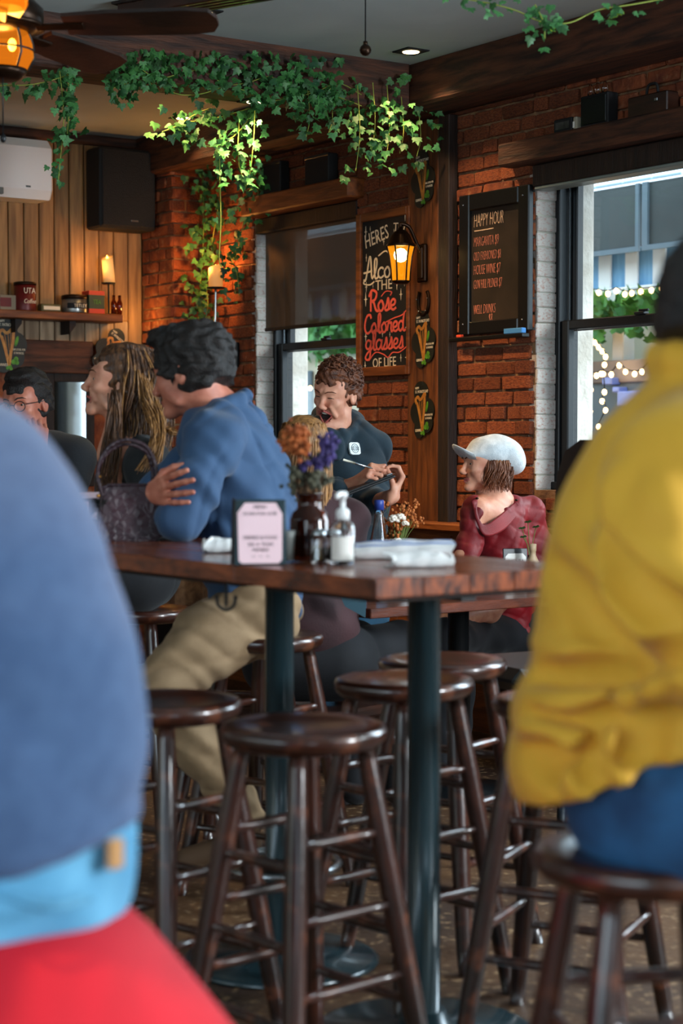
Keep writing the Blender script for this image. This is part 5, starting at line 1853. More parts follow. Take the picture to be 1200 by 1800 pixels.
        return put(name, npmesh(name, P, Q, tg), mats, parent)


def V3(p): return Vector(p)


class Head:
    """frame of a head: x to the viewer's right when it faces the viewer, -y forward, z up; origin between the eyes' level and the ears"""

    def __init__(s, p, yaw, pitch=0, roll=0, sc=1.0):
        s.M = TR(p) @ RZ(yaw) @ RX(pitch) @ RY(roll) @ Matrix.Scale(sc, 4)
        s.sc = sc
        s.rot = (RZ(yaw) @ RX(pitch) @ RY(roll)).to_3x3()

    def p(s, x, y, z): return s.M @ Vector((x, y, z))

    def ell(s, F_, c, r, k=.012, tag=0, sub=False, rot=None):
        rr = s.rot if rot is None else s.rot @ rot
        F_.ell(s.p(*c), [q * s.sc for q in r], np.array(rr), k, tag, sub)

    def cone(s, F_, a, b, ra, rb=None, k=.01, tag=0, sub=False):
        F_.cone(s.p(*a), s.p(*b), ra * s.sc, (ra if rb is None else rb) * s.sc, k, tag, sub)


def head_field(F_, H, neck, mouth=0.0, female=False, smile=0.0, nose=1.0, nr=.056, squint=False):
    j = .9 if female else 1.0
    H.ell(F_, (0, .02, .034), (.073, .096, .088))
    H.ell(F_, (0, -.028, .0), (.061, .061, .075), .03)
    H.ell(F_, (0, -.028 * j, -.060 - mouth * .006), (.049 * j, .057, .052), .03)
    H.ell(F_, (0, -.074, -.102 - mouth * .012), (.022 * j, .018, .016), .03)
    for s in (-1, 1):
        H.ell(F_, (s * .039, -.058, -.026), (.022, .023, .02), .02)
        H.ell(F_, (s * .043, -.040, .030), (.022, .032, .036), .02)
        H.cone(F_, (s * .012, -.088, .022), (s * .040, -.077, .024), .009, .006, .014)
        H.ell(F_, (s * .031, -.094, .001), (.017, .017 if not squint else .012, .0105), .010, 0, True)
        if squint: H.ell(F_, (s * .0305, -.073, .0), (.0145, .0145, .0125), .006)
        H.cone(F_, (s * .018, -.081, .008), (s * .045, -.071, .006), .007, .006, .006)
        H.cone(F_, (s * .019, -.081, -.008), (s * .043, -.072, -.007), .006, .005, .006)
        H.ell(F_, (s * .012 * nose, -.100, -.040), (.010 * nose, .011, .008), .006)
        H.ell(F_, (s * .074, .014, -.012), (.010, .020, .031), .008)
        H.ell(F_, (s * .083, .008, -.008), (.006, .010, .018), .006, 0, True)
        H.cone(F_, (s * .040, -.045, -.055), (s * .050, -.02, -.085), .012, .012, .02)
    H.cone(F_, (0, -.085, .012), (0, -.094 - .011 * nose, -.030), .0075, .0100 * nose, .012)
    H.ell(F_, (0, -.096 - .012 * nose, -.034), (.0115 * nose, .0105, .0095), .008)
    if mouth > 0:
        w = .021 + .009 * smile
        hz = .008 + .013 * mouth
        zc = -.072 - mouth * .007
        H.ell(F_, (0, -.090, zc), (w, .032, hz), .005, 2, True)
        for s in (-1, 1):
            H.cone(F_, (s * w * .95, -.078, zc + hz * .45), (0, -.0915, zc + hz * 1.0), .0028, .0038, .003, 1)
            H.cone(F_, (s * w * .9, -.077, zc + hz * .1), (0, -.0875, zc - hz * 1.02), .0028, .0050, .004, 1)
            H.cone(F_, (s * .030, -.085, -.036), (s * (w + .014), -.066, zc + .004), .006, .007, .012)
    else:
        for s in (-1, 1):
            H.cone(F_, (s * .020, -.0815, -.069 + smile * .006), (0, -.0935, -.0660), .0022, .0040, .003, 1)
            H.cone(F_, (s * .018, -.0805, -.0745 + smile * .006), (0, -.0915, -.0762), .0024, .0046, .003, 1)
        H.cone(F_, (-.019, -.0885, -.0708), (.019, -.0885, -.0708), .0016, .0016, .002, 1, True)
    if neck is not None:
        nb = V3(neck)
        F_.cone(H.p(0, .028, -.055), nb, nr * H.sc, nr * 1.12 * H.sc, .03)


def eyes(H, parent, brow, squint=False):
    for s in (-1, 1):
        m = MB()
        if squint:
            m.tube([H.p(s * x, y, z) for x, y, z in ((.015, -.0845, -.003), (.024, -.0885, .0005), (.034, -.0875, .001), (.044, -.0800, -.002))], [.0008, .0018, .0018, .0008], 6)
            m.build('eye', K['hairdark'], parent)
            m = MB()
        c = V3((s * .0305, -.0700 if not squint else -.064, .0))
        m.ball(c, (.012, .012, .012), 0, 12, M=H.M)
        m.ball((c.x - s * .001, c.y - .0095, c.z - .001), (.0058, .004, .0058), 1, 10, M=H.M)
        m.build('eye', [K['eyew'], K['iris']], parent)
        m = MB()
        m.tube([H.p(s * x, y, z) for x, y, z in ((.012, -.098, .020), (.026, -.097, .027), (.040, -.087, .027), (.050, -.076, .021))], [.0028, .0042, .0038, .0018], 6, flat=.6)
        m.build('eyebrow', brow, parent)


def hand_field(F_, wrist, d, n, s, curls, spread=.12, sc=1.0, thumb=(.5, .6, .35), rw=.024):
    """d: towards the fingers, n: where the palm looks, s: towards the thumb; curls: 4 x (knuckle, middle, end) degrees"""
    w, d, n = V3(wrist), V3(d).normalized(), V3(n)
    n = (n - d * n.dot(d)).normalized()
    s_ = V3(s)
    s_ = (s_ - d * s_.dot(d) - n * s_.dot(n)).normalized()
    off = (.029, .010, -.010, -.028)
    kn = (.086, .090, .086, .078)
    ln = ((.043, .026, .021), (.047, .030, .022), (.044, .028, .021), (.034, .021, .019))
    F_.cone(w - d * .02, w + d * .03, rw * sc, .022 * sc, .012, 0, False, (tuple(n), .75))
    for i in range(4):
        b = w + (d * kn[i] + s_ * off[i]) * sc
        F_.cone(w + (d * .012 + s_ * off[i] * .55) * sc, b, .0135 * sc, .0112 * sc, .010)
        a = 0
        p = b
        sp_ = s_ * (off[i] / .03 * spread)
        for q in range(3):
            a += R(curls[i][q])
            dd = (d * math.cos(a) + n * math.sin(a) + sp_ * math.cos(a)).normalized()
            e = p + dd * ln[i][q] * sc
            r0 = (.0094, .0085, .0076)[q] * (.88 if i == 3 else 1) * sc
            F_.cone(p, e, r0, r0 * .9, .004)
            p = e
    t0 = w + (d * .022 + s_ * .024) * sc
    d1 = (d * thumb[0] + s_ * thumb[1] + n * thumb[2]).normalized()
    t1 = t0 + d1 * .040 * sc
    d2 = (d1 + d * .5 + n * .35 - s_ * .15).normalized()
    t2 = t1 + d2 * .034 * sc
    d3 = (d2 + d * .25 + n * .25 - s_ * .2).normalized()
    t3 = t2 + d3 * .026 * sc
    F_.cone(w + d * .01 * sc + s_ * .008 * sc, t1, .014 * sc, .0115 * sc, .012)
    F_.cone(t1, t2, .0108 * sc, .0095 * sc, .005)
    F_.cone(t2, t3, .0095 * sc, .0078 * sc, .004)
    return w


def hair_noise(f=90, a=.004, seed=0):
    def fn(x, y, z):
        return a * (np.sin(x * f + 3 * np.sin(z * f * .6 + seed)) * np.sin(y * f * 1.1 + 2 * np.sin(x * f * .5)) + .6 * np.sin(z * f * 1.7 + y * f * .8 + seed))
    return fn


def cap_field(H, grow=.010, back=.0, nape=-.075, fringe=.0, side=.0):
    F_ = Field()
    H.ell(F_, (0, .024 + back, .040), (.074 + grow, .096 + grow + back, .086 + grow))
    H.ell(F_, (0, .050, -.02), (.066 + grow, .066 + grow, .07), .03)
    H.ell(F_, (0, -.135, -.012), (.088 + side, .075, .098 - fringe), .012, 0, True)
    for s in (-1, 1): H.ell(F_, (s * .088, -.016, -.028), (.026, .042, .038), .008, 0, True)
    F_.cut(H.p(0, 0, nape), -(H.rot @ Vector((0, -.35, 1)).normalized()))
    return F_


def lock(mb, pts, r, n=6, flat=.55, taper=.25):
    P = spline(pts, 6)
    N = len(P)
    mb.tube(P, [r * (1 - (1 - taper) * (i / (N - 1)) ** 1.5) * (.6 + .4 * min(1, i / 3)) for i in range(N)], n, 0, True, None, flat)


def cloth(name, c1, c2=None, rough=.85, bump=.12, bscale=220, sheen=.2, scale=5):
    return M_(name, C(c1), C(c2) if c2 else None, scale, rough=rough, bump=min(bump, .3) * .35, bscale=bscale, sheen=sheen * .3)


def crease(a, *waves):
    """sharp valleys and soft ridges: each wave is (fx, fy, fz, phase, warp)"""
    def fn(x, y, z):
        d = 0
        for fx, fy, fz, ph, wp in waves:
            u = x * fx + y * fy + z * fz + ph + wp * np.sin(z * 9.3 + x * 6.1 + ph) + .6 * wp * np.sin(x * 15 + y * 12 - z * 7 + ph)
            d = d + (1 - np.abs(np.sin(u))) ** 2.2
        return a * (d - .3 * len(waves))
    return fn


K['blacktrouser'] = cloth('black_trousers', '#14151a', '#0d0e12', .85, .2, 200, .2)


def person(field, h, label, mats=None):
    o = field.mesh('person', .0035 if h == .0045 else h, mats or [K['skin'], K['lip'], K['mouth']])
    return tag(o, label, 'person')


K['hairdark'] = M_('dark_hair', C('#1c1410'), C('#0c0908'), 60, (1, 1, 1), .62, bump=.6, bscale=160)
K['hairred'] = M_('auburn_curls', C('#6b3a1e'), C('#3c1e10'), 40, (1, 1, 1), .5, bump=.5, bscale=160)
K['hairblond'] = M_('blond_hair', C('#a8763f'), C('#5a3a20'), 95, (1, 1, .07), .42, bump=.5, bscale=260)
K['hairbrown'] = M_('brown_hair', C('#6a4528'), C('#2c190f'), 95, (1, 1, .07), .45, bump=.5, bscale=260)

# ---------------------------------------------------------------- the waiter
Y = 7.2
A = lambda x, y, d=0.0: at(x, y, 7.2 + d)
H = Head(A(590, 690), -34, 14, 9, 1.0)
F_ = Field()
head_field(F_, H, A(590, 752, .03), mouth=1.5, smile=.9, squint=True, nr=.050)
nb = A(590, 752, .03)
F_.chain([nb, A(598, 810, .06), A(606, 900, .09)], [.052, .07, .07], .04)
# right arm (viewer's left), pen hand
sR, eR, wR = A(522, 782, .0), A(556, 880, -.16), A(627, 848, -.30)
F_.chain([A(580, 795, .05), sR, eR, wR], [.045, .046, .040, .026], .03)
hd = (A(655, 823, -.36) - wR).normalized()
hand_field(F_, wR, hd, Vector((.35, .55, -.75)), Vector((-.1, -.3, .95)), ((55, 75, 40), (60, 80, 45), (65, 82, 45), (68, 85, 45)), .05, 1.0, (.75, .45, .35))
# left arm, hand holding the pad
sL, eL, wL = A(652, 786, .06), A(646, 892, -.10), A(690, 872, -.32)
F_.chain([A(604, 795, .05), sL, eL, wL], [.045, .046, .042, .028], .03)
hand_field(F_, wL, (A(705, 842, -.30) - wL), Vector((-1, -.1, .15)), Vector((0, -1, .35)), ((50, 55, 30), (55, 60, 30), (58, 62, 30), (62, 60, 30)), .10, .92, (.55, .4, .8))
waiter = person(F_, .0045, 'laughing waiter in a dark hooded sweatshirt, pen and pad in hand')
eyes(H, waiter, K['hairred'], True)
m = MB()
for k in range(-4, 5):
    q = abs(k)
    m.box(k * .0052 - .0024, k * .0052 + .0024, -.0865 + q * q * .0007, -.079 + q * q * .0007, -.0695 + q * .0003, -.0560, 0, .0015, M=H.M)
m.build('teeth', K['teeth'], waiter)
cf_ = cap_field(H, .012, .0, -.06, .004)
cf_.mesh('hair', .004, K['hairred'], waiter, disp=hair_noise(120, .004))
rc = random.Random(2)
m = MB()
for k in range(230):
    a, e = rc.uniform(-math.pi, math.pi), rc.uniform(-.15, 1.45)
    dx = Vector((math.sin(a) * math.cos(e), math.cos(a) * math.cos(e), math.sin(e)))
    c = Vector((0, .024, .040)) + Vector((dx.x * .086, dx.y * .108, dx.z * .100))
    if c.y < -.02 and c.z < .100: continue
    if c.z < -.03 and c.y < .03: continue
    rr, ph, ax_ = rc.uniform(.006, .011), rc.uniform(0, 6), Vector((rc.gauss(0, 1), rc.gauss(0, 1), rc.gauss(0, 1))).normalized()
    u = ax_.orthogonal().normalized(); v = ax_.cross(u)
    m.tube([H.M @ (c + (u * math.cos(ph + t * 1.1) + v * math.sin(ph + t * 1.1)) * rr + ax_ * (t * .0028 - .008)) for t in range(7)], [.0016, .003, .0034, .0034, .0034, .0028, .0014], 5)
m.build('curls', K['hairred'], waiter)
# short beard shade and hooded sweatshirt
K['hoodie'] = cloth('navy_sweatshirt', '#1b2f3a', '#14242d', .9, .3, 180, .35)
G = Field()
G.chain([A(592, 812, .05), A(596, 840, .06), A(600, 870, .07), A(606, 930, .09)], [.105, .135, .145, .150], .05, flat=((math.cos(R(-30)), math.sin(R(-30)), 0), 1.22))
G.chain([A(572, 790, .03), A(545, 778, .03), A(522, 788, .0), A(552, 882, -.15), A(598, 864, -.26)], [.07, .070, .074, .066, .048], .035)
G.chain([A(610, 790, .05), A(632, 776, .05), A(650, 788, .06), A(655, 850, -.0), A(650, 888, -.08), A(664, 880, -.18)], [.07, .068, .072, .064, .058, .050], .035)
G.chain([A(606, 925, .09), A(608, 940, .09)], [.152, .146], .02)
# hood and collar
G.cone(nb + Vector((0, -.03, .10)), nb + Vector((0, .02, -.06)), .060, .052, .012, 0, True)
cc = lambda q, r, z: nb + Vector((r * math.cos(q), r * .95 * math.sin(q) - .005, z + .004 + .050 * math.sin(q)))
for a in range(12):
    if a in (8, 9): continue
    G.cone(cc(R(a * 30), .074, .012), cc(R(a * 30 + 30), .074, .012), .022, .022, .006)
G.cone(cc(R(255), .078, .012), A(586, 806, -.09), .025, .010, .02)
G.cone(cc(R(285), .078, .012), A(594, 806, -.09), .025, .010, .02)
G.cone(A(536, 752, .08), A(566, 742, .20), .044, .05, .03)
G.cone(A(566, 742, .20), A(616, 744, .20), .05, .046, .03)
G.cone(A(616, 744, .20), A(630, 758, .08), .046, .036, .03)
G.mesh('sweatshirt', .0065, K['hoodie'], waiter, disp=crease(.009, (20, 8, 4, 0, 1.2), (-9, 6, 17, 1.3, 1.3)), folds=((.004, (14, 10, 16), 0, (9, 4, 7), 1.5), (.003, (-26, 8, 30), 1, (5, 9, 14), 1.6), (.0035, (55, 20, 8), 2, (6, 4, 9), 1.2)))
K['denim'] = cloth('light_denim', '#6aa0c4', '#4a82aa', .85, .3, 200, .1)
G = Field()
hp = A(612, 945, .10)
G.chain([hp, hp + Vector((0, 0, -.10))], [.135, .14], .05, flat=((1, 0, 0), 1.15))
for s in (-1, 1): G.chain([hp + Vector((s * .085, 0, -.08)), hp + Vector((s * .095, -.01, -.48)), Vector((hp.x + s * .1, hp.y + .01, .09))], [.088, .065, .052], .03)
G.mesh('jeans', .010, K['denim'], waiter, folds=((.004, (10, 8, 40), 0, (20, 5, 9), 1.2),))
G = Field()
for s in (-1, 1): G.cone((hp.x + s * .1, hp.y + .03, .05), (hp.x + s * .11, hp.y - .14, .04), .05, .042, .02)
G.cut((0, 0, .002), (0, 0, -1))
G.mesh('shoes', .010, K['black'], waiter)
# chest badge, bracelet
bd = A(622, 789)
dg = bpy.context.evaluated_depsgraph_get()
bpy.context.view_layer.update()
hit = SC.ray_cast(bpy.context.evaluated_depsgraph_get(), Vector((0, 0, CAMZ)), ray(622, 789).normalized())
if hit[0] and hit[4].name.startswith('sweatshirt'):
    bn_ = hit[2]
    Mb = TR(hit[1] + bn_ * .004) @ bn_.to_track_quat('-Y', 'Z').to_matrix().to_4x4()
    m = MB(); m.prism([(-.024, -.02), (-.016, -.025), (.016, -.025), (.024, -.02), (.026, 0), (.024, .02), (.016, .025), (-.016, .025), (-.024, .02), (-.026, 0)], -.003, .006, M=Mb)
    bg_ = m.build('chest_badge', M_('badge_white', C('#dfe9ea'), None, rough=.7), waiter)
    m = MB()
    m.tube([Mb @ Vector((.016 * math.cos(q), -.0035, .018 * math.sin(q))) for q in [2 * math.pi * k / 24 for k in range(24)]], .0011, 5, closed=True)
    m.tube([Mb @ Vector((.010 * math.cos(q), -.0035, .011 * math.sin(q))) for q in [2 * math.pi * k / 20 for k in range(20)]], .0008, 5, closed=True)
    for z in (-.005, 0, .005): m.box(-.019, .019, -.004, -.003, z - .0008, z + .0008, M=Mb)
    m.build('badge_print', K['hoodie'], bg_)
m = MB()
dv = (wR - eR).normalized(); c0 = eR.lerp(wR, .62); u = dv.orthogonal().normalized(); v = dv.cross(u)
for j in (0, .018): m.tube([c0 + dv * j + (u * math.cos(q) + v * math.sin(q)) * .036 for q in [2 * math.pi * k / 18 for k in range(18)]], .006, 6, closed=True)
m.build('bracelet', K['brown'], waiter)
# pen and pad
pe = thing('pen', 'pale pen held in the waiter\'s right hand', 'pen')
q0, q1 = A(603, 808, -.40), A(650, 822, -.40)
m = MB(); m.tube([q0, q0.lerp(q1, .45)], .0042, 8); m.build('barrel', M_('pen_white', C('#dcd8c4'), None, rough=.4), pe)
m = MB(); m.tube([q0.lerp(q1, .45), q1, q1 + (q1 - q0) * .12], [.0035, .0035, .001], 8); m.build('grip', K['chrome'], pe)
pc_, pd_ = A(604, 868, -.40), A(692, 834, -.36)
xv = (pd_ - pc_).normalized(); yv = Vector((.1, 1, .14)); yv = (yv - xv * yv.dot(xv)).normalized(); zv = xv.cross(yv)
PM = Matrix(((xv.x, yv.x, zv.x, pc_.x), (xv.y, yv.y, zv.y, pc_.y), (xv.z, yv.z, zv.z, pc_.z), (0, 0, 0, 1)))
L_ = (pd_ - pc_).length
pad = thing('order_pad', 'black order pad folder in the waiter\'s left hand', 'order pad', PM)
m = MB(); m.box(0, L_, -.01, .12, -.012, -.002, 0, .003); m.build('cover', K['blackpl'], pad)
m = MB(); m.box(.006, L_ - .006, -.004, .114, -.002, .003); m.build('pages', K['satin'], pad)
m = MB(); m.box(L_ * .86, L_ * .98, .0, .03, .003, .009, 0, .002); m.build('clip', K['chrome'], pad)

# ---------------------------------------------------------------- the woman in red with the pale cap
A = lambda x, y, d=0.0: at(x, y, 7.5 + d)
H = Head(A(853, 816), -72, -2, 0, .98)
F_ = Field()
nb = A(868, 884, .04)
head_field(F_, H, nb, female=True, smile=.6, nr=.048, nose=.9)
F_.chain([nb, A(878, 960, .06)], [.07, .105], .05, flat=((.8, -.5, 0), 1.25))
F_.chain([nb, A(838, 897, -.10)], [.052, .052], .03)
F_.chain([nb, A(926, 900, .10)], [.044, .040], .03)
F_.ell(A(858, 908, -.04), (.085, .08, .06), None, .05)
F_.chain([A(930, 900, .10), A(944, 995, .10), A(862, 1078, -.18), A(815, 1088, -.33)], [.045, .04, .034, .024], .03)
hand_field(F_, A(815, 1088, -.33), (A(775, 1092, -.40) - A(815, 1088, -.33)), (0, .1, -1), (.2, -1, 0), ((15, 25, 20),) * 4)
F_.chain([A(835, 900, -.10), A(815, 985, -.22), A(790, 1084, -.36)], [.045, .038, .026], .03)
hand_field(F_, A(790, 1084, -.36), (A(752, 1094, -.36) - A(790, 1084, -.36)), (0, .2, -1), (.1, 1, 0), ((15, 25, 20),) * 4)
lady = person(F_, .0045, 'seated woman in a red blouse and pale knitted cap')
eyes(H, lady, K['hairbrown'])
G = Field()
K['redblouse'] = cloth('red_velvet', '#8c0412', '#66030c', .6, .25, 160, .15)
tx = (math.cos(R(-35)), math.sin(R(-35)), 0)
G.chain([A(872, 912, .02), A(876, 960, .04), A(880, 1030, .08), A(884, 1100, .12)], [.098, .112, .112, .130], .04, flat=(tx, 1.22))
G.ell(A(888, 908, .03), (.072, .075, .060), None, .03)
G.chain([A(898, 896, .06), A(928, 899, .10), A(944, 960, .10), A(946, 1005, .09)], [.056, .062, .058, .058], .03)
G.chain([A(850, 896, -.05), A(836, 898, -.10), A(818, 985, -.21)], [.050, .053, .056], .03)
G.cone(A(846, 886, -.22), A(852, 922, -.18), .034, .016, .01, 0, True)
G.cone(A(864, 868, -.04), A(853, 914, -.16), .044, .017, .012, 0, True)
G.cone(A(852, 886, -.13), A(868, 872, .02), .042, .060, .012, 0, True)
G.cone(A(888, 874, -.02), A(864, 903, -.14), .040, .024, .012, 0, True)
G.cone(A(849, 878, -.11), A(853, 912, -.14), .030, .018, .01, 0, True)
G.mesh('blouse', .006, K['redblouse'], lady, disp=crease(.0035, (46, 22, -38, 0, 1.0), (22, 16, 56, 2, 1.2)), folds=((.0035, (30, 30, -34), 0, (9, 4, 7), 1.5), (.003, (62, 20, 26), 1, (5, 9, 14), 1.3)))
m = MB()
for k in range(9):      # cowl folds down the neckline
    f = k / 6
    m.tube(spline([A(836 - 4 * f, 876 + 4 * f, -.13 - .02 * f), A(836 + 2 * f, 905 + 5 * f, -.19), A(850 + 2 * f, 926 + 10 * f, -.19 - .01 * f), A(874 + 7 * f, 913 + 12 * f, -.14), A(906 + 6 * f, 885 + 9 * f, -.02)], 5), .008, 7, flat=.8)
m.build('cowl', K['redblouse'], lady)
m = MB(); m.tube(spline([A(872, 900, -.10), A(892, 878, -.01), A(906, 872, .07)], 5), .008, 6, flat=.4); m.build('dark_strap', K['black'], lady)
for q_ in (A(907, 879, -.01), A(838, 876, -.16)):
    m = MB(); m.ball(q_, (.007, .006, .005)); m.build('shoulder_clasp', K['brass'], lady)
# cap
K['knit'] = M_('pale_knit', C('#d6dde0'), C('#bcc6cb'), 40, rough=.95, weave=.2, bscale=260, sheen=.2)
G = Field()
H.ell(G, (0, .040, .060), (.094, .118, .068))
H.ell(G, (0, .115, .018), (.074, .064, .064), .03)
H.ell(G, (0, .0, .040), (.085, .102, .042), .02)
H.ell(G, (0, -.03, -.04), (.080, .10, .062), .01, 0, True)
F2 = G
cap_ = F2.mesh('knit_cap', .005, K['knit'], lady, folds=((.002, (40, 10, 30), 0, (9, 14, 7), 1.5),))
m = MB()
vs, fs = [], []
nb_ = 13
for i in range(nb_):
    a = R(-68 + 136 * i / (nb_ - 1))
    for q, (r, dz) in enumerate(((0, 0), (.022, -.002), (.045, -.001), (.060, .006))):
        w = math.cos(a * .9)
        vs.append(H.p(math.sin(a) * (.078 + r * .15), -.052 - math.cos(a) * (.040 + r * .95), .030 + dz + r * .75 * math.cos(a) - .010 * math.sin(abs(a))))
for i in range(nb_ - 1):
    for q in range(3): fs.append((i * 4 + q, i * 4 + 4 + q, i * 4 + 5 + q, i * 4 + 1 + q))
n0 = len(vs)
vs += [v + H.rot @ Vector((0, 0, -.005)) for v in vs]
fs += [tuple(n0 + i for i in f)[::-1] for f in fs]
for i in range(nb_ - 1): fs += [(i * 4 + 3, i * 4 + 7, n0 + i * 4 + 7, n0 + i * 4 + 3)]
m.add(vs, fs, 0, True); m.build('cap_brim', K['knit'], lady)
# short auburn bob under the cap
K['hairaub'] = M_('auburn_bob', C('#7a4426'), C('#4a2614'), 14, (1, 1, .3), .45, bump=.5, bscale=120, c3=C('#a0673c'), s3=20)
rc = random.Random(4)
m = MB()
for k in range(420):
    a = rc.uniform(-2.2, 2.2)
    c, s_ = math.cos(a), math.sin(a)
    q_ = rc.uniform(.86, 1.12)
    bx, by = .076 * s_ * q_, .028 + .085 * c * q_
    if by < -.018: continue
    L_ = rc.uniform(.06, .10)
    ph, wv = rc.uniform(0, 6), rc.uniform(.004, .010)
    P = [H.p(bx * .98, by, .02)]
    for f in (.25, .5, .75, 1): P.append(H.p(bx * (1.06 + .06 * math.sin(f * 3)) + wv * math.sin(ph + f * 6), by * 1.02 - .016 * f + wv * math.cos(ph + f * 6), .01 - (L_ + .03) * f))
    lock(m, P, rc.uniform(.0022, .0042), 5)
m.build('hair', K['hairaub'], lady)
G = Field()
pv = A(884, 1100, .12)
G.cone(pv + Vector((-.09, 0, -.02)), pv + Vector((.09, 0, -.02)), .125, .125, .05)
for s in (-1, 1):
    kn_ = A(800 + s * 12, 1120, -.35 + .16 * s)
    G.chain([pv + Vector((s * .08, 0, -.02)), kn_, Vector((kn_.x - .02, kn_.y - .05, .08))], [.095, .072, .05], .03)
G.cut((0, 0, .004), (0, 0, -1))
G.mesh('trousers', .010, K['blacktrouser'], lady, folds=((.003, (20, 30, 44), 0, (9, 14, 7), 1.5),))

# ---------------------------------------------------------------- the man in the blue shirt
A = lambda x, y, d=0.0: at(x, y, 5.3 + d)
H = Head(A(330, 655), -112, 12, -4, 1.04)
F_ = Field()
nb = A(386, 728, .02)
head_field(F_, H, nb, nr=.060)
F_.chain([nb, A(400, 790, .02), A(430, 930, .04)], [.06, .07, .07], .04)
# near (left) arm folded on the table; far arm crosses over it
sN, eN, wN = A(376, 775, -.20), A(312, 918, -.30), A(250, 905, .02)
F_.chain([A(392, 775, -.08), sN, eN, wN], [.05, .046, .040, .03], .03)
sF, eF, wF = A(392, 765, .2), A(232, 902, .18), A(266, 868, -.26)
F_.chain([A(392, 775, .08), sF, eF, wF], [.05, .046, .040, .029], .03)
hand_field(F_, wF, (A(318, 858, -.42) - wF), Vector((.15, 1, .0)), Vector((.1, .1, 1)), ((8, 14, 10), (10, 14, 10), (10, 16, 10), (12, 18, 12)), .16, 1.08, (.6, .55, .5))
blue = person(F_, .0045, 'dark-haired man in a blue shirt leaning on the table', [K['skinred'], K['lip'], K['mouth']])
eyes(H, blue, K['hairdark'])
cf_ = cap_field(H, .018, .006, -.085, .03, -.004)
H.ell(cf_, (0, -.05, .115), (.062, .05, .03), .03)
for s in (-1, 1): H.ell(cf_, (s * .070, -.022, .022), (.014, .040, .040), .012); H.ell(cf_, (s * .072, -.018, -.012), (.008, .014, .030), .01)
cf_.mesh('hair', .005, K['hairdark'], blue, disp=hair_noise(85, .006, 1))
K['blueshirt'] = cloth('blue_shirt', '#2e4b6c', '#274160', .85, .35, 240, .3)
G = Field()
fa = (.45, .89, 0)
G.chain([A(392, 750, .02), A(402, 790, .02), A(420, 850, .02), A(436, 920, .03), A(446, 1000, .04), A(452, 1060, .05)], [.092, .118, .122, .120, .116, .120], .06, flat=(fa, 1.42))
G.chain([A(392, 752, -.12), A(374, 778, -.20), A(345, 850, -.27), A(316, 912, -.30)], [.072, .080, .066, .060], .035)
G.chain([A(316, 912, -.30), A(250, 904, .02)], [.060, .048], .03)
G.chain([A(392, 755, .12), A(390, 768, .2), A(240, 900, .18)], [.07, .075, .06], .03)
G.chain([A(236, 902, .17), A(258, 876, -.18)], [.058, .044], .03)
# collar
for a in range(10):
    q0_, q1_ = R(a * 36), R(a * 36 + 36)
    cc = lambda q: nb + Vector((.062 * math.cos(q) + .012, .068 * math.sin(q), .03 + .022 * math.cos(q)))
    G.cone(cc(q0_), cc(q1_), .014, .014, .02)
G.cone(nb + Vector((-.05, 0, .09)), nb + Vector((.0, 0, -.02)), .056, .05, .01, 0, True)
G.cut((0, 0, TZ + .002), (0, 0, 0)) if False else None
G.mesh('shirt', .0065, K['blueshirt'], blue, disp=crease(.007, (13, 7, 16, .4, 1.3), (-16, 5, 13, 1.3, 1.1)), folds=((.0035, (24, 12, 20), 0, (9, 4, 17), 1.6), (.0028, (-40, 18, 34), 1, (15, 9, 14), 1.6), (.002, (60, 30, 70), 2, (16, 14, 9), 1.4)))
K['khaki'] = cloth('tan_chinos', '#93795a', '#7c6448', .85, .25, 200, .1)
G = Field()
hp = A(452, 1075, .05)
G.cone(hp + Vector((0, -.09, 0)), hp + Vector((0, .09, 0)), .125, .125, .05)
for s in (-1, 1):
    k0 = Vector((hp.x, hp.y + s * .09, hp.z))
    kn_ = A(282, 1212, s * .13 + (-.10 if s < 0 else .0))
    an = A(430, 1432, s * .10)
    G.chain([k0, k0.lerp(kn_, .5) + Vector((0, 0, .03)), kn_, kn_.lerp(an, .5), an], [.118, .104, .080, .070, .058], .03)
G.mesh('trousers', .0085, K['khaki'], blue, disp=crease(.006, (10, 5, 26, .4, .9), (-14, 5, 22, 1.3, 1.1)), folds=((.0035, (40, 10, 52), 0, (19, 14, 27), 1.5), (.003, (-30, 20, 60), 1, (9, 14, 7), 1.5)))
G = Field()
for s in (-1, 1):
    an = A(432, 1448, s * .10)
    G.cone(an, an + Vector((-.02, 0, -.05)), .044, .046, .02)
    G.cone(an + Vector((0, 0, -.06)), an + Vector((-.17, -.01, -.105)), .046, .038, .02)
G.mesh('shoes', .009, K['brown'], blue)

# ---------------------------------------------------------------- the long-haired woman
A = lambda x, y, d=0.0: at(x, y, 6.0 + d)
H = Head(A(207, 672), -80, -9, 3, 1.0)
F_ = Field()
nb = A(222, 768, .03)
head_field(F_, H, nb, female=True, mouth=.35, nr=.047, nose=.95)
F_.chain([nb, A(234, 880, .05)], [.07, .10], .05, flat=((.3, .95, 0), 1.3))
F_.ell(A(212, 800, -.04), (.075, .08, .07), None, .05)
sN, eN, wN = A(258, 812, -.15), A(246, 930, -.2), A(200, 935, -.35)
F_.chain([nb, sN, eN, wN], [.05, .046, .04, .028], .03)
hand_field(F_, wN, Vector((-1, -.2, 0)), Vector((0, 0, -1)), Vector((0, -1, 0)), ((15, 20, 15),) * 4)
longw = person(F_, .0045, 'woman with long wavy highlighted hair in a black top')
eyes(H, longw, K['hairbrown'])
G = Field()
K['blacktop'] = cloth('black_top', '#0f1114', '#0a0b0d', .8, .2, 200, .25)
fa = (.3, .95, 0)
G.chain([A(236, 812, .03), A(240, 860, .05), A(246, 940, .08), A(250, 1000, .1)], [.112, .122, .115, .135], .05, flat=(fa, 1.3))
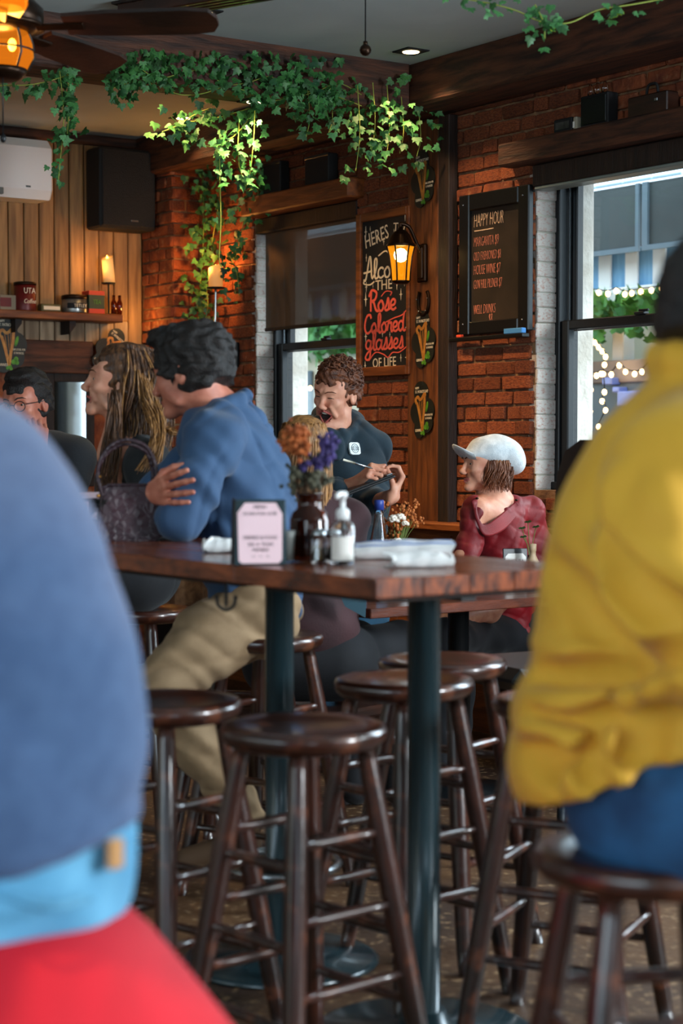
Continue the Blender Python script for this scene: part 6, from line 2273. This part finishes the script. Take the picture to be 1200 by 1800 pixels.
G.chain([A(250, 800, -.08), A(260, 812, -.15), A(250, 920, -.2), A(215, 936, -.32)], [.065, .066, .056, .045], .035)
G.chain([A(240, 800, .15), A(235, 812, .22), A(215, 920, .2)], [.06, .062, .05], .035)
G.cone(A(196, 770, -.08), A(205, 835, -.08), .06, .045, .015, 0, True)
G.cone(A(222, 750, .0), A(204, 810, -.06), .055, .05, .015, 0, True)
G.mesh('top', .008, K['blacktop'], longw, disp=crease(.005, (16, 7, 16, .4, 1.3),), folds=((.003, (24, 22, 20), 0, (9, 4, 17), 1.6),))
G = Field()
pv = A(250, 1010, .1)
G.cone(pv + Vector((0, -.06, 0)), pv + Vector((0, .06, 0)), .12, .12, .05)
for s in (-1, 1):
    kn_ = pv + Vector((-.30, s * .10 - .1, -.02))
    G.chain([pv + Vector((-.02, s * .08, -.01)), kn_, kn_ + Vector((.08, 0, -.42))], [.105, .075, .055], .03)
G.mesh('trousers', .011, K['blacktrouser'], longw)
sx_ = dup(stool0, TR((pv.x, pv.y, 0)) @ RZ(-70), 'dark stool the long-haired woman in black sits on')
cf_ = cap_field(H, .014, .004, -.2, .022)
cf_.mesh('hair', .0045, K['hairbrown'], longw, disp=hair_noise(70, .0035, 2))
rc = random.Random(9)
HB = Field()
H.ell(HB, (0, .052, .0), (.082, .078, .10), .03)
HB.chain([H.p(0, .075, -.03), A(262, 735, .03), A(266, 775, .03)], [.082, .072, .035], .04, flat=((.3, .95, 0), 1.25))
HB.mesh('hair_mass', .005, K['hairbrown'], longw, disp=hair_noise(60, .005, 3))
m = MB(); m2 = MB()
for k in range(900):
    a = rc.uniform(-1.75, 1.75)
    s_, c = math.sin(a), math.cos(a)
    x0, y0 = .084 * s_, .030 + .104 * c
    z0 = rc.uniform(-.01, .10)
    if y0 < .004 and rc.random() < .8: continue
    rr = math.sqrt(max(0, 1 - ((z0 - .04) / .105) ** 2))
    L_ = rc.uniform(.16, .30)
    wv, ph, out = rc.uniform(.004, .012), rc.uniform(0, 6), rc.uniform(.95, 1.22)
    P = [H.p(x0 * rr * .9, y0 * rr * .92, z0 + .030)]
    for q in range(1, 8):
        f = q / 7
        P.append(H.p(x0 * (1 + .10 * f) * out + wv * math.sin(ph + f * 7), y0 * (1 + .1 * f) * out + wv * math.cos(ph + f * 6) + .03 * f, z0 - L_ * f))
    lock(m if k % 4 < 3 else m2, P, rc.uniform(.0022, .0045), 4, .8)
for k in range(220):     # locks blown forward over the chest and back over the shoulder
    f = rc.random()
    if k % 2: P = [A(240 + 20 * f, 650 + 20 * f, -.09), A(250 + 22 * f, 700, -.11), A(262 + 22 * f, 735 + 12 * f, -.13), A(285 + 18 * f, 748 + 14 * f, -.15), A(306 + 4 * f, 752 + 10 * f, -.16)] if k % 4 == 1 else [A(250 + 24 * f, 700, -.11), A(268 + 20 * f, 745, -.16), A(262 + 25 * f, 790, -.22), A(240 + 42 * f, 826, -.24)]
    else: P = [A(196 + 14 * f, 690, -.11), A(192 + 18 * f, 740, -.14), A(182 + 28 * f, 790, -.16), A(168 + 34 * f, 840 + 30 * rc.random(), -.2)]
    P = [p + Vector((rc.gauss(0, .005), rc.gauss(0, .012), rc.gauss(0, .005))) for p in P]
    lock(m2 if k % 2 else m, P, rc.uniform(.0018, .0038), 4, .8)
m.build('hair_locks', K['hairbrown'], longw)
m2.build('highlighted_locks', K['hairblond'], longw)

# ---------------------------------------------------------------- the man with glasses
A = lambda x, y, d=0.0: at(x, y, 7.0 + d)
H = Head(A(46, 708), -22, 8, -4, 1.0)
F_ = Field()
nb = A(52, 780, .05)
head_field(F_, H, nb)
F_.chain([nb, A(60, 880, .08)], [.07, .10], .05)
wr = A(70, 790, -.24)
F_.chain([A(128, 800, .05), A(110, 915, -.12), wr], [.05, .042, .027], .03)
hand_field(F_, wr, (A(66, 742, -.20) - wr), Vector((-.3, 1, .1)), Vector((-1, -.2, .1)), ((25, 55, 30), (28, 58, 30), (30, 60, 30), (34, 60, 30)), .05, 1.0, (.8, .35, .4))
glman = person(F_, .0045, 'dark-haired man in glasses with a hand at his mouth', [K['skinred'], K['lip'], K['mouth']])
eyes(H, glman, K['hairdark'])
cf_ = cap_field(H, .012, .0, -.07, .022)
H.ell(cf_, (.02, -.05, .105), (.06, .05, .028), .03)
cf_.mesh('hair', .0045, K['hairdark'], glman, disp=hair_noise(80, .004, 4))
m = MB()
for s in (-1, 1):
    m.tube([H.p(s * .034 + .024 * math.cos(q), -.104 + .10 * abs(s * .034 + .024 * math.cos(q)) * .35, -.004 + .019 * math.sin(q)) for q in [2 * math.pi * k / 20 for k in range(20)]], .0018, 6, closed=True)
    m.tube([H.p(s * .058, -.096, .002), H.p(s * .076, -.05, .002), H.p(s * .08, .01, .002)], .0018, 6)
m.tube([H.p(-.011, -.103, .0), H.p(0, -.107, .003), H.p(.011, -.103, .0)], .0018, 6)
m.build('glasses', K['blackpl'], glman)
G = Field()
G.chain([A(58, 805, .06), A(62, 860, .08), A(64, 960, .1)], [.12, .14, .13], .05, flat=((1, 0, 0), 1.25))
G.chain([A(100, 790, .06), A(130, 805, .05), A(118, 900, -.08), A(84, 850, -.18)], [.07, .078, .064, .048], .035)
G.chain([A(15, 790, .06), A(-14, 805, .05), A(-10, 920, -.1)], [.07, .075, .06], .035)
G.cone(A(52, 772, .0), nb, .06, .06, .01, 0, True)
G.mesh('jacket', .009, cloth('charcoal_jacket', '#1c1e22', '#131519', .85, .3, 180, .2), glman, folds=((.004, (24, 12, 20), 0, (9, 4, 17), 1.6),))
G = Field()
pv = A(64, 1112, .12)
G.cone(pv + Vector((-.08, 0, 0)), pv + Vector((.08, 0, 0)), .13, .13, .05)
G.cone(pv, A(64, 960, .1), .13, .12, .05)
for s in (-1, 1): G.chain([pv + Vector((s * .08, 0, 0)), pv + Vector((s * .1, -.42, .02)), Vector((pv.x + s * .1, pv.y - .4, .06))], [.09, .07, .05], .03)
G.mesh('trousers', .012, K['blacktrouser'], glman)

# ---------------------------------------------------------------- the long blond hair seen from behind
A = lambda x, y, d=0.0: at(x, y, 6.25 + d)
H = Head(A(536, 800), 172, 0, 0, 1.0)
F_ = Field()
nb = A(536, 872, .0)
head_field(F_, H, nb, female=True, nr=.047)
F_.chain([nb, A(536, 980, .0)], [.07, .11], .05, flat=((1, 0, 0), 1.25))
backw = person(F_, .006, 'long-haired blond person with back turned, behind the dried flowers')
cf_ = cap_field(H, .014, .0, -.2, .02)
cf_.mesh('hair', .005, K['hairblond'], backw, disp=hair_noise(70, .003, 5))
rc = random.Random(14)
m = MB()
for k in range(420):
    a = rc.uniform(-1.9, 1.9)
    s_, c = math.sin(a), math.cos(a)
    x0, y0 = .086 * s_, .026 + .106 * c
    z0 = rc.uniform(.0, .08)
    L_ = rc.uniform(.20, .28)
    wv, ph = rc.uniform(.003, .008), rc.uniform(0, 6)
    rr = math.sqrt(max(0, 1 - ((z0 - .04) / .1) ** 2))
    lock(m, [H.p(x0 * rr * .9, y0 * rr * .92, z0 + .035)] + [H.p(x0 * (1.02 + .05 * f) + wv * math.sin(ph + f * 6), y0 * (1.0 + .06 * f) + wv * math.cos(ph + f * 5), z0 - L_ * f) for f in (.2, .4, .6, .8, 1)], rc.uniform(.0025, .005), 4, .8)
m.build('hair_locks', K['hairblond'], backw)
G = Field()
G.chain([A(536, 905, .0), A(538, 960, -.01), A(540, 1040, -.02), A(542, 1100, -.04)], [.11, .13, .125, .14], .05, flat=((1, 0, 0), 1.3))
for s in (-1, 1): G.chain([A(536 + s * 48, 905, .0), A(536 + s * 78, 915, .0), A(536 + s * 80, 1000, .1)], [.065, .065, .055], .035)
G.cone(nb + Vector((0, 0, .06)), nb + Vector((0, 0, -.02)), .055, .055, .01, 0, True)
G.mesh('jacket', .009, cloth('burgundy_jacket', '#3a1a1e', '#281216', .8, .3, 160, .3), backw, folds=((.004, (24, 12, 20), 0, (9, 4, 17), 1.6),))
G = Field()
pv = A(545, 1162, -.02)
G.cone(pv + Vector((-.1, 0, 0)), pv + Vector((.1, 0, 0)), .14, .14, .06)
for s in (-1, 1): G.chain([pv + Vector((s * .08, 0, 0)), pv + Vector((.24 + s * .08, .32, .02)), Vector((pv.x + .24 + s * .08, pv.y + .3, .06))], [.11, .085, .06], .03)
G.mesh('trousers', .012, K['blacktrouser'], backw)
m = MB()
q = [A(594, 1040, -.25), A(644, 1046, -.25), A(642, 1086, -.25), A(606, 1066, -.26)]
m.add([p for p in q] + [p + Vector((0, .012, 0)) for p in q], [(0, 1, 2, 3)[::-1], (4, 5, 6, 7), (0, 1, 5, 4), (1, 2, 6, 5), (2, 3, 7, 6), (3, 0, 4, 7)])
m.build('jacket_hem', cloth('teal_denim', '#2f4c58', None, .9), backw)
chb = thing('side_chair', 'dark wooden chair under the blond person', 'chair', TR((pv.x, pv.y, 0)) @ RZ(140), 'side chairs')
zs_ = pv.z - .15
m = MB(); m.box(-.2, .2, -.2, .2, zs_ - .04, zs_, 0, .01); m.build('seat', K['wood'], chb)
for x in (-.17, .17):
    for y in (-.17, .17):
        m = MB(); m.tube([(x, y, 0), (x * .95, y * .95, zs_ - .035)], .016, 10); m.build('leg', K['wood'], chb)
q = at(64, 1112, 7.12)
c2_ = dup(chb, TR((q.x, q.y + .02, .02)) @ RZ(0), 'dark wooden chair under the man in glasses')

# ---------------------------------------------------------------- near left: grey-blue sweater, light jeans
A = lambda x, y, d=0.0: at(x, y, 2.12 + d)
def edge(x, y, r, d=0.0):      # centre of a round body whose right outline passes (x, y)
    p = A(x, y, d)
    return Vector((p.x - r, p.y, p.z))
K['sweater'] = cloth('heather_sweater', '#435c80', '#3a5276', .95, .25, 260, .5, 30)
prof = [(66, 815, .080), (138, 905, .130), (196, 1020, .185), (226, 1180, .190), (244, 1330, .190), (250, 1440, .188)]
cs = [edge(x, y, r * 1.1) for x, y, r in prof]
H = Head(edge(-210, 560, .1), -95, 18, 0, 1.05)
nb = edge(-100, 720, .09)
F_ = Field()
head_field(F_, H, nb)
F_.chain([nb] + cs[1:], [.07, .11, .12, .12, .12, .12], .05)
eN_ = edge(-190, 1160, .05, -.22)
F_.chain([edge(0, 880, .16, -.16), eN_, eN_ + Vector((-.26, .10, .02))], [.055, .045, .03], .03)
hand_field(F_, eN_ + Vector((-.26, .10, .02)), (-1, .3, 0), (0, 0, -1), (0, 1, .2), ((15, 25, 20),) * 4)
bluep = person(F_, .009, 'person in a grey-blue sweater and light jeans, back turned')
cap_field(H, .012).mesh('hair', .008, K['hairbrown'], bluep, disp=hair_noise(70, .004, 4))
G = Field()
G.chain([edge(-100, 708, .07), edge(-20, 755, .065)] + cs, [.055, .058] + [p[2] for p in prof], .03, flat=((1, 0, 0), 1.1))
G.chain([edge(20, 815, .14, -.10), edge(-50, 920, .12, -.19), eN_, eN_ + Vector((-.2, .08, .015))], [.085, .095, .075, .055], .05)
G.chain([edge(20, 815, .14, .10), edge(-60, 920, .12, .20), edge(-220, 1120, .05, .22), edge(-460, 1100, .05, .1)], [.085, .095, .075, .055], .05)
G.cut(A(130, 1474), Vector((.24, 0, -1)).normalized())
G.mesh('sweater', .010, K['sweater'], bluep, smooth=2, disp=crease(.006, (3, 4, 11, .4, .8),), folds=((.004, (4, 4, 9), 0, (4, 4, 5), 1.4),))
K['ljean'] = cloth('pale_blue_denim', '#67a9cb', '#4488ae', .8, .3, 160, .1, 8)
G = Field()
p0, p1 = edge(240, 1495, .18), edge(226, 1575, .172)
G.chain([p0 + Vector((0, 0, .03)), p1, p1 + Vector((-.03, 0, -.03))], [.164, .156, .124], .03, flat=((1, 0, 0), 1.08))
for s in (-1, 1):
    kn_ = p1 + Vector((-.46, s * .13, .02))
    G.chain([p1 + Vector((-.04, s * .09, .0)), kn_], [.115, .08], .05)
G.cut((0, 0, .764), (0, 0, -1))
for s in (-1, 1):
    kn_ = p1 + Vector((-.46, s * .13, .02))
    G.chain([kn_, kn_ + Vector((.10, 0, -.46))], [.08, .06], .05)
G.mesh('jeans', .010, K['ljean'], bluep, smooth=1, folds=((.004, (20, 14, 34), 0, (9, 14, 7), 1.6),))
m = MB(); q = A(246, 1457); m.box(-.012, .010, -.004, .004, -.017, .017, 0, .002, M=TR(q + Vector((-.018, -.085, -.01))) @ RZ(48)); m.build('leather_patch', M_('tan_patch', C('#b98a58'), None, rough=.8), bluep)
m = MB(); m.tube(spline([A(-30, 1560, -.172), A(40, 1588, -.176), A(100, 1596, -.172), A(160, 1580, -.14)], 5), .0035, 6); m.build('pocket_seam', K['ljean'], bluep)
# red jacket over the stool
rj = MB()
c0 = Vector(((-50 - 600) / F * 2.1, 2.1, 0))
vs, fs = [], []
nn, kk = 40, 9
for i in range(kk):
    f = i / (kk - 1)
    for j in range(nn):
        q = 2 * math.pi * j / nn
        r = (.172 + .19 * f ** .8) * (1 + .05 * f * math.sin(q * 5 + 1) + .03 * f * math.sin(q * 9))
        vs.append((c0.x + r * math.cos(q), c0.y + r * math.sin(q),   .778 - .27 * f - .008 * math.sin(q * 3) * f))
for i in range(kk - 1):
    for j in range(nn):
        q = (j + 1) % nn
        fs.append((i * nn + j, (i + 1) * nn + j, (i + 1) * nn + q, i * nn + q))
fs.append(tuple(range(nn)))
rj.add(vs, fs, 0, True)
rjo = rj.build('red_jacket', cloth('red_nylon', '#c60220', '#ae021a', .8, .2, 60, 0), None)
tag(rjo, 'bright red jacket draped over the stool at the lower left', 'jacket')

# ---------------------------------------------------------------- near right: yellow jacket
A = lambda x, y, d=0.0: at(x, y, 2.5 + d)
def edgel(x, y, r, d=0.0):
    p = A(x, y, d)
    return Vector((p.x + r, p.y, p.z))
H = Head(edgel(1178, 575, .092), 128, 4, 0, 1.03)
nb = edgel(1180, 712, .075, .0)
F_ = Field()
prof = [(1112, 775, .130), (1024, 860, .155), (972, 960, .168), (953, 1080, .176), (942, 1200, .184), (936, 1290, .188), (948, 1390, .178)]
cs = [edgel(x, y, r * 1.1) for x, y, r in prof]
head_field(F_, H, nb, nr=.06)
F_.chain([nb] + cs, [.075, .10, .12, .125, .13, .13, .13, .13], .05)
sh_, el_, wr_ = edgel(1082, 820, .10, -.20), edgel(1160, 1130, .06, -.27), edgel(1420, 1090, .05, -.05)
F_.chain([sh_, el_, wr_], [.05, .045, .03], .03)
hand_field(F_, wr_, (1, .3, 0), (0, 0, -1), (0, 1, .2), ((15, 25, 20),) * 4)
yel = person(F_, .009, 'person in a yellow jacket with back turned', [K['skindark'], K['skindark'], K['mouth']])
cap_field(H, .009, .0, -.06, .02).mesh('hair', .008, K['hairdark'], yel, disp=hair_noise(120, .003, 4))
K['yellow'] = cloth('mustard_jacket', '#d6a32e', '#c6911f', .75, .2, 140, .25, 4)
G = Field()
G.chain([edgel(1195, 718, .11), edgel(1160, 748, .13)] + cs, [.07, .10] + [p[2] for p in prof], .03, flat=((1, 0, 0), 1.1))
# sleeve
G.chain([edgel(1085, 800, .12, -.13), edgel(1072, 860, .10, -.21), edgel(1090, 1000, .085, -.25), edgel(1135, 1125, .085, -.27)], [.095, .108, .092, .086], .035)
G.chain([edgel(1135, 1125, .085, -.27), edgel(1300, 1120, .08, -.20), edgel(1420, 1090, .06, -.06)], [.086, .075, .062], .03)
G.chain([edgel(1130, 800, .15, .13), edgel(1160, 900, .12, .2), edgel(1240, 1130, .1, .2)], [.095, .10, .085], .04)
# collar
for a in range(12):
    cc = lambda q: nb + Vector((.082 * math.cos(q) - .004, .085 * math.sin(q), .045 - .018 * math.cos(q)))
    G.cone(cc(R(a * 30)), cc(R(a * 30 + 30)), .024, .024, .02)
G.cone(nb + Vector((.02, 0, .12)), nb + Vector((0, 0, .0)), .064, .058, .01, 0, True)
# gathered hem and big creases
G.chain([edgel(920, 1300, .19), edgel(918, 1330, .19)], [.196, .196], .02, flat=((1, 0, 0), 1.1))
for pts_, r in (([(1000, 880), (1060, 960), (1090, 1060)], .016), ([(1085, 860), (1150, 960), (1210, 1010)], .02), ([(1090, 930), (1150, 1030), (1220, 1080)], .018), ([(960, 1150), (1060, 1190), (1170, 1180)], .016), ([(930, 1230), (1030, 1275), (1150, 1240)], .02), ([(1010, 1210), (1100, 1215), (1190, 1150)], .016)):
    pass
G.cut(A(940, 1398), Vector((.46, 0, -1)).normalized())


def ycrease(x, y, z):
    u = x * 7 - z * 8 + 1.2 * np.sin(z * 9 + x * 5) + .8 * np.sin(x * 13 + y * 11)
    v = x * 16 + z * 22 + 1.5 * np.sin(z * 7 - x * 9) + y * 10
    w = np.clip((1.28 - z) / .3, .15, 1)
    return w * (.028 * (1 - np.abs(np.sin(u))) ** 2.5 + .017 * (1 - np.abs(np.sin(v * .5))) ** 2.5 + .008 * np.sin(x * 7 + z * 9) + .006)


tmp = G.mesh('jacket', .012, K['yellow'], yel)
bpy.context.view_layer.update()


def onjacket(x, y, deep):
    d = ray(x, y).normalized()
    ok, loc, nrm, ix = tmp.ray_cast(Vector((0, 0, CAMZ)), d)
    return loc - nrm * deep if ok else None


for sub_, r, deep, pts_ in (
        (0, .030, .010, ((1092, 838), (1080, 880), (1092, 925), (1130, 965), (1180, 1000), (1230, 1030))),
        (0, .030, .012, ((1050, 935), (1075, 990), (1105, 1050), (1150, 1100), (1200, 1135))),
        (0, .024, .010, ((1150, 850), (1165, 900), (1200, 950))),
        (1, .020, -.002, ((1066, 880), (1072, 940), (1100, 1000), (1140, 1050), (1200, 1090))),
        (1, .018, -.002, ((960, 985), (1000, 1035), (1035, 1090), (1090, 1140))),
        (0, .020, .006, ((940, 1130), (1000, 1165), (1070, 1180), (1150, 1160))),
        (1, .022, .0, ((945, 1190), (1010, 1205), (1085, 1200), (1150, 1185), (1215, 1140))),
        (0, .022, .008, ((925, 1235), (1000, 1250), (1080, 1240), (1180, 1200))),
        (1, .014, .0, ((930, 1262), (1000, 1285), (1070, 1270), (1150, 1235))),
        (0, .016, .006, ((916, 1282), (950, 1305), (1000, 1318), (1030, 1330))),
        (1, .014, .0, ((925, 1320), (965, 1342), (1000, 1350))),
        (0, .016, .006, ((1035, 1310), (1020, 1345), (1010, 1380))),
        (1, .013, .0, ((1065, 1300), (1052, 1340), (1045, 1372))),
        (0, .016, .006, ((1105, 1280), (1090, 1320), (1085, 1350))),
        (1, .013, .0, ((1140, 1270), (1128, 1310), (1125, 1340)))):
    P = [q for q in (onjacket(x, y, deep) for x, y in pts_) if q is not None]
    if len(P) > 1:
        P = spline(P, 3)
        for i in range(len(P) - 1):
            f0, f1 = [.45 + .55 * math.sin(math.pi * t / (len(P) - 1)) for t in (i, i + 1)]
            G.cone(P[i], P[i + 1], r * f0, r * f1, .03, 0, bool(sub_))
bpy.data.objects.remove(tmp)
G.cut(A(940, 1398), Vector((.46, 0, -1)).normalized())
G.mesh('jacket', .008, K['yellow'], yel, disp=lambda x, y, z: ycrease(x, y, z) * .45, smooth=1)
K['djean'] = cloth('dark_blue_denim', '#285f8c', '#163c60', .85, .3, 160, .1, 8)
G = Field()
p0 = edgel(952, 1400, .18)
G.chain([p0 + Vector((.01, 0, .05)), p0 + Vector((.02, 0, .0))], [.155, .150], .04, flat=((1, 0, 0), 1.1))
for s in (-1, 1):
    kn_ = p0 + Vector((.50, s * .14 + .08, .02))
    G.chain([p0 + Vector((.05, s * .085, .0)), kn_], [.125, .085], .04)
G.cut((0, 0, .764), (-.12, 0, -1))
for s in (-1, 1):
    kn_ = p0 + Vector((.50, s * .14 + .08, .02))
    G.chain([kn_, kn_ + Vector((-.12, 0, -.44))], [.085, .06], .05)
G.mesh('jeans', .010, K['djean'], yel, smooth=1, folds=((.005, (24, 14, 24), 0, (9, 14, 7), 1.6),))
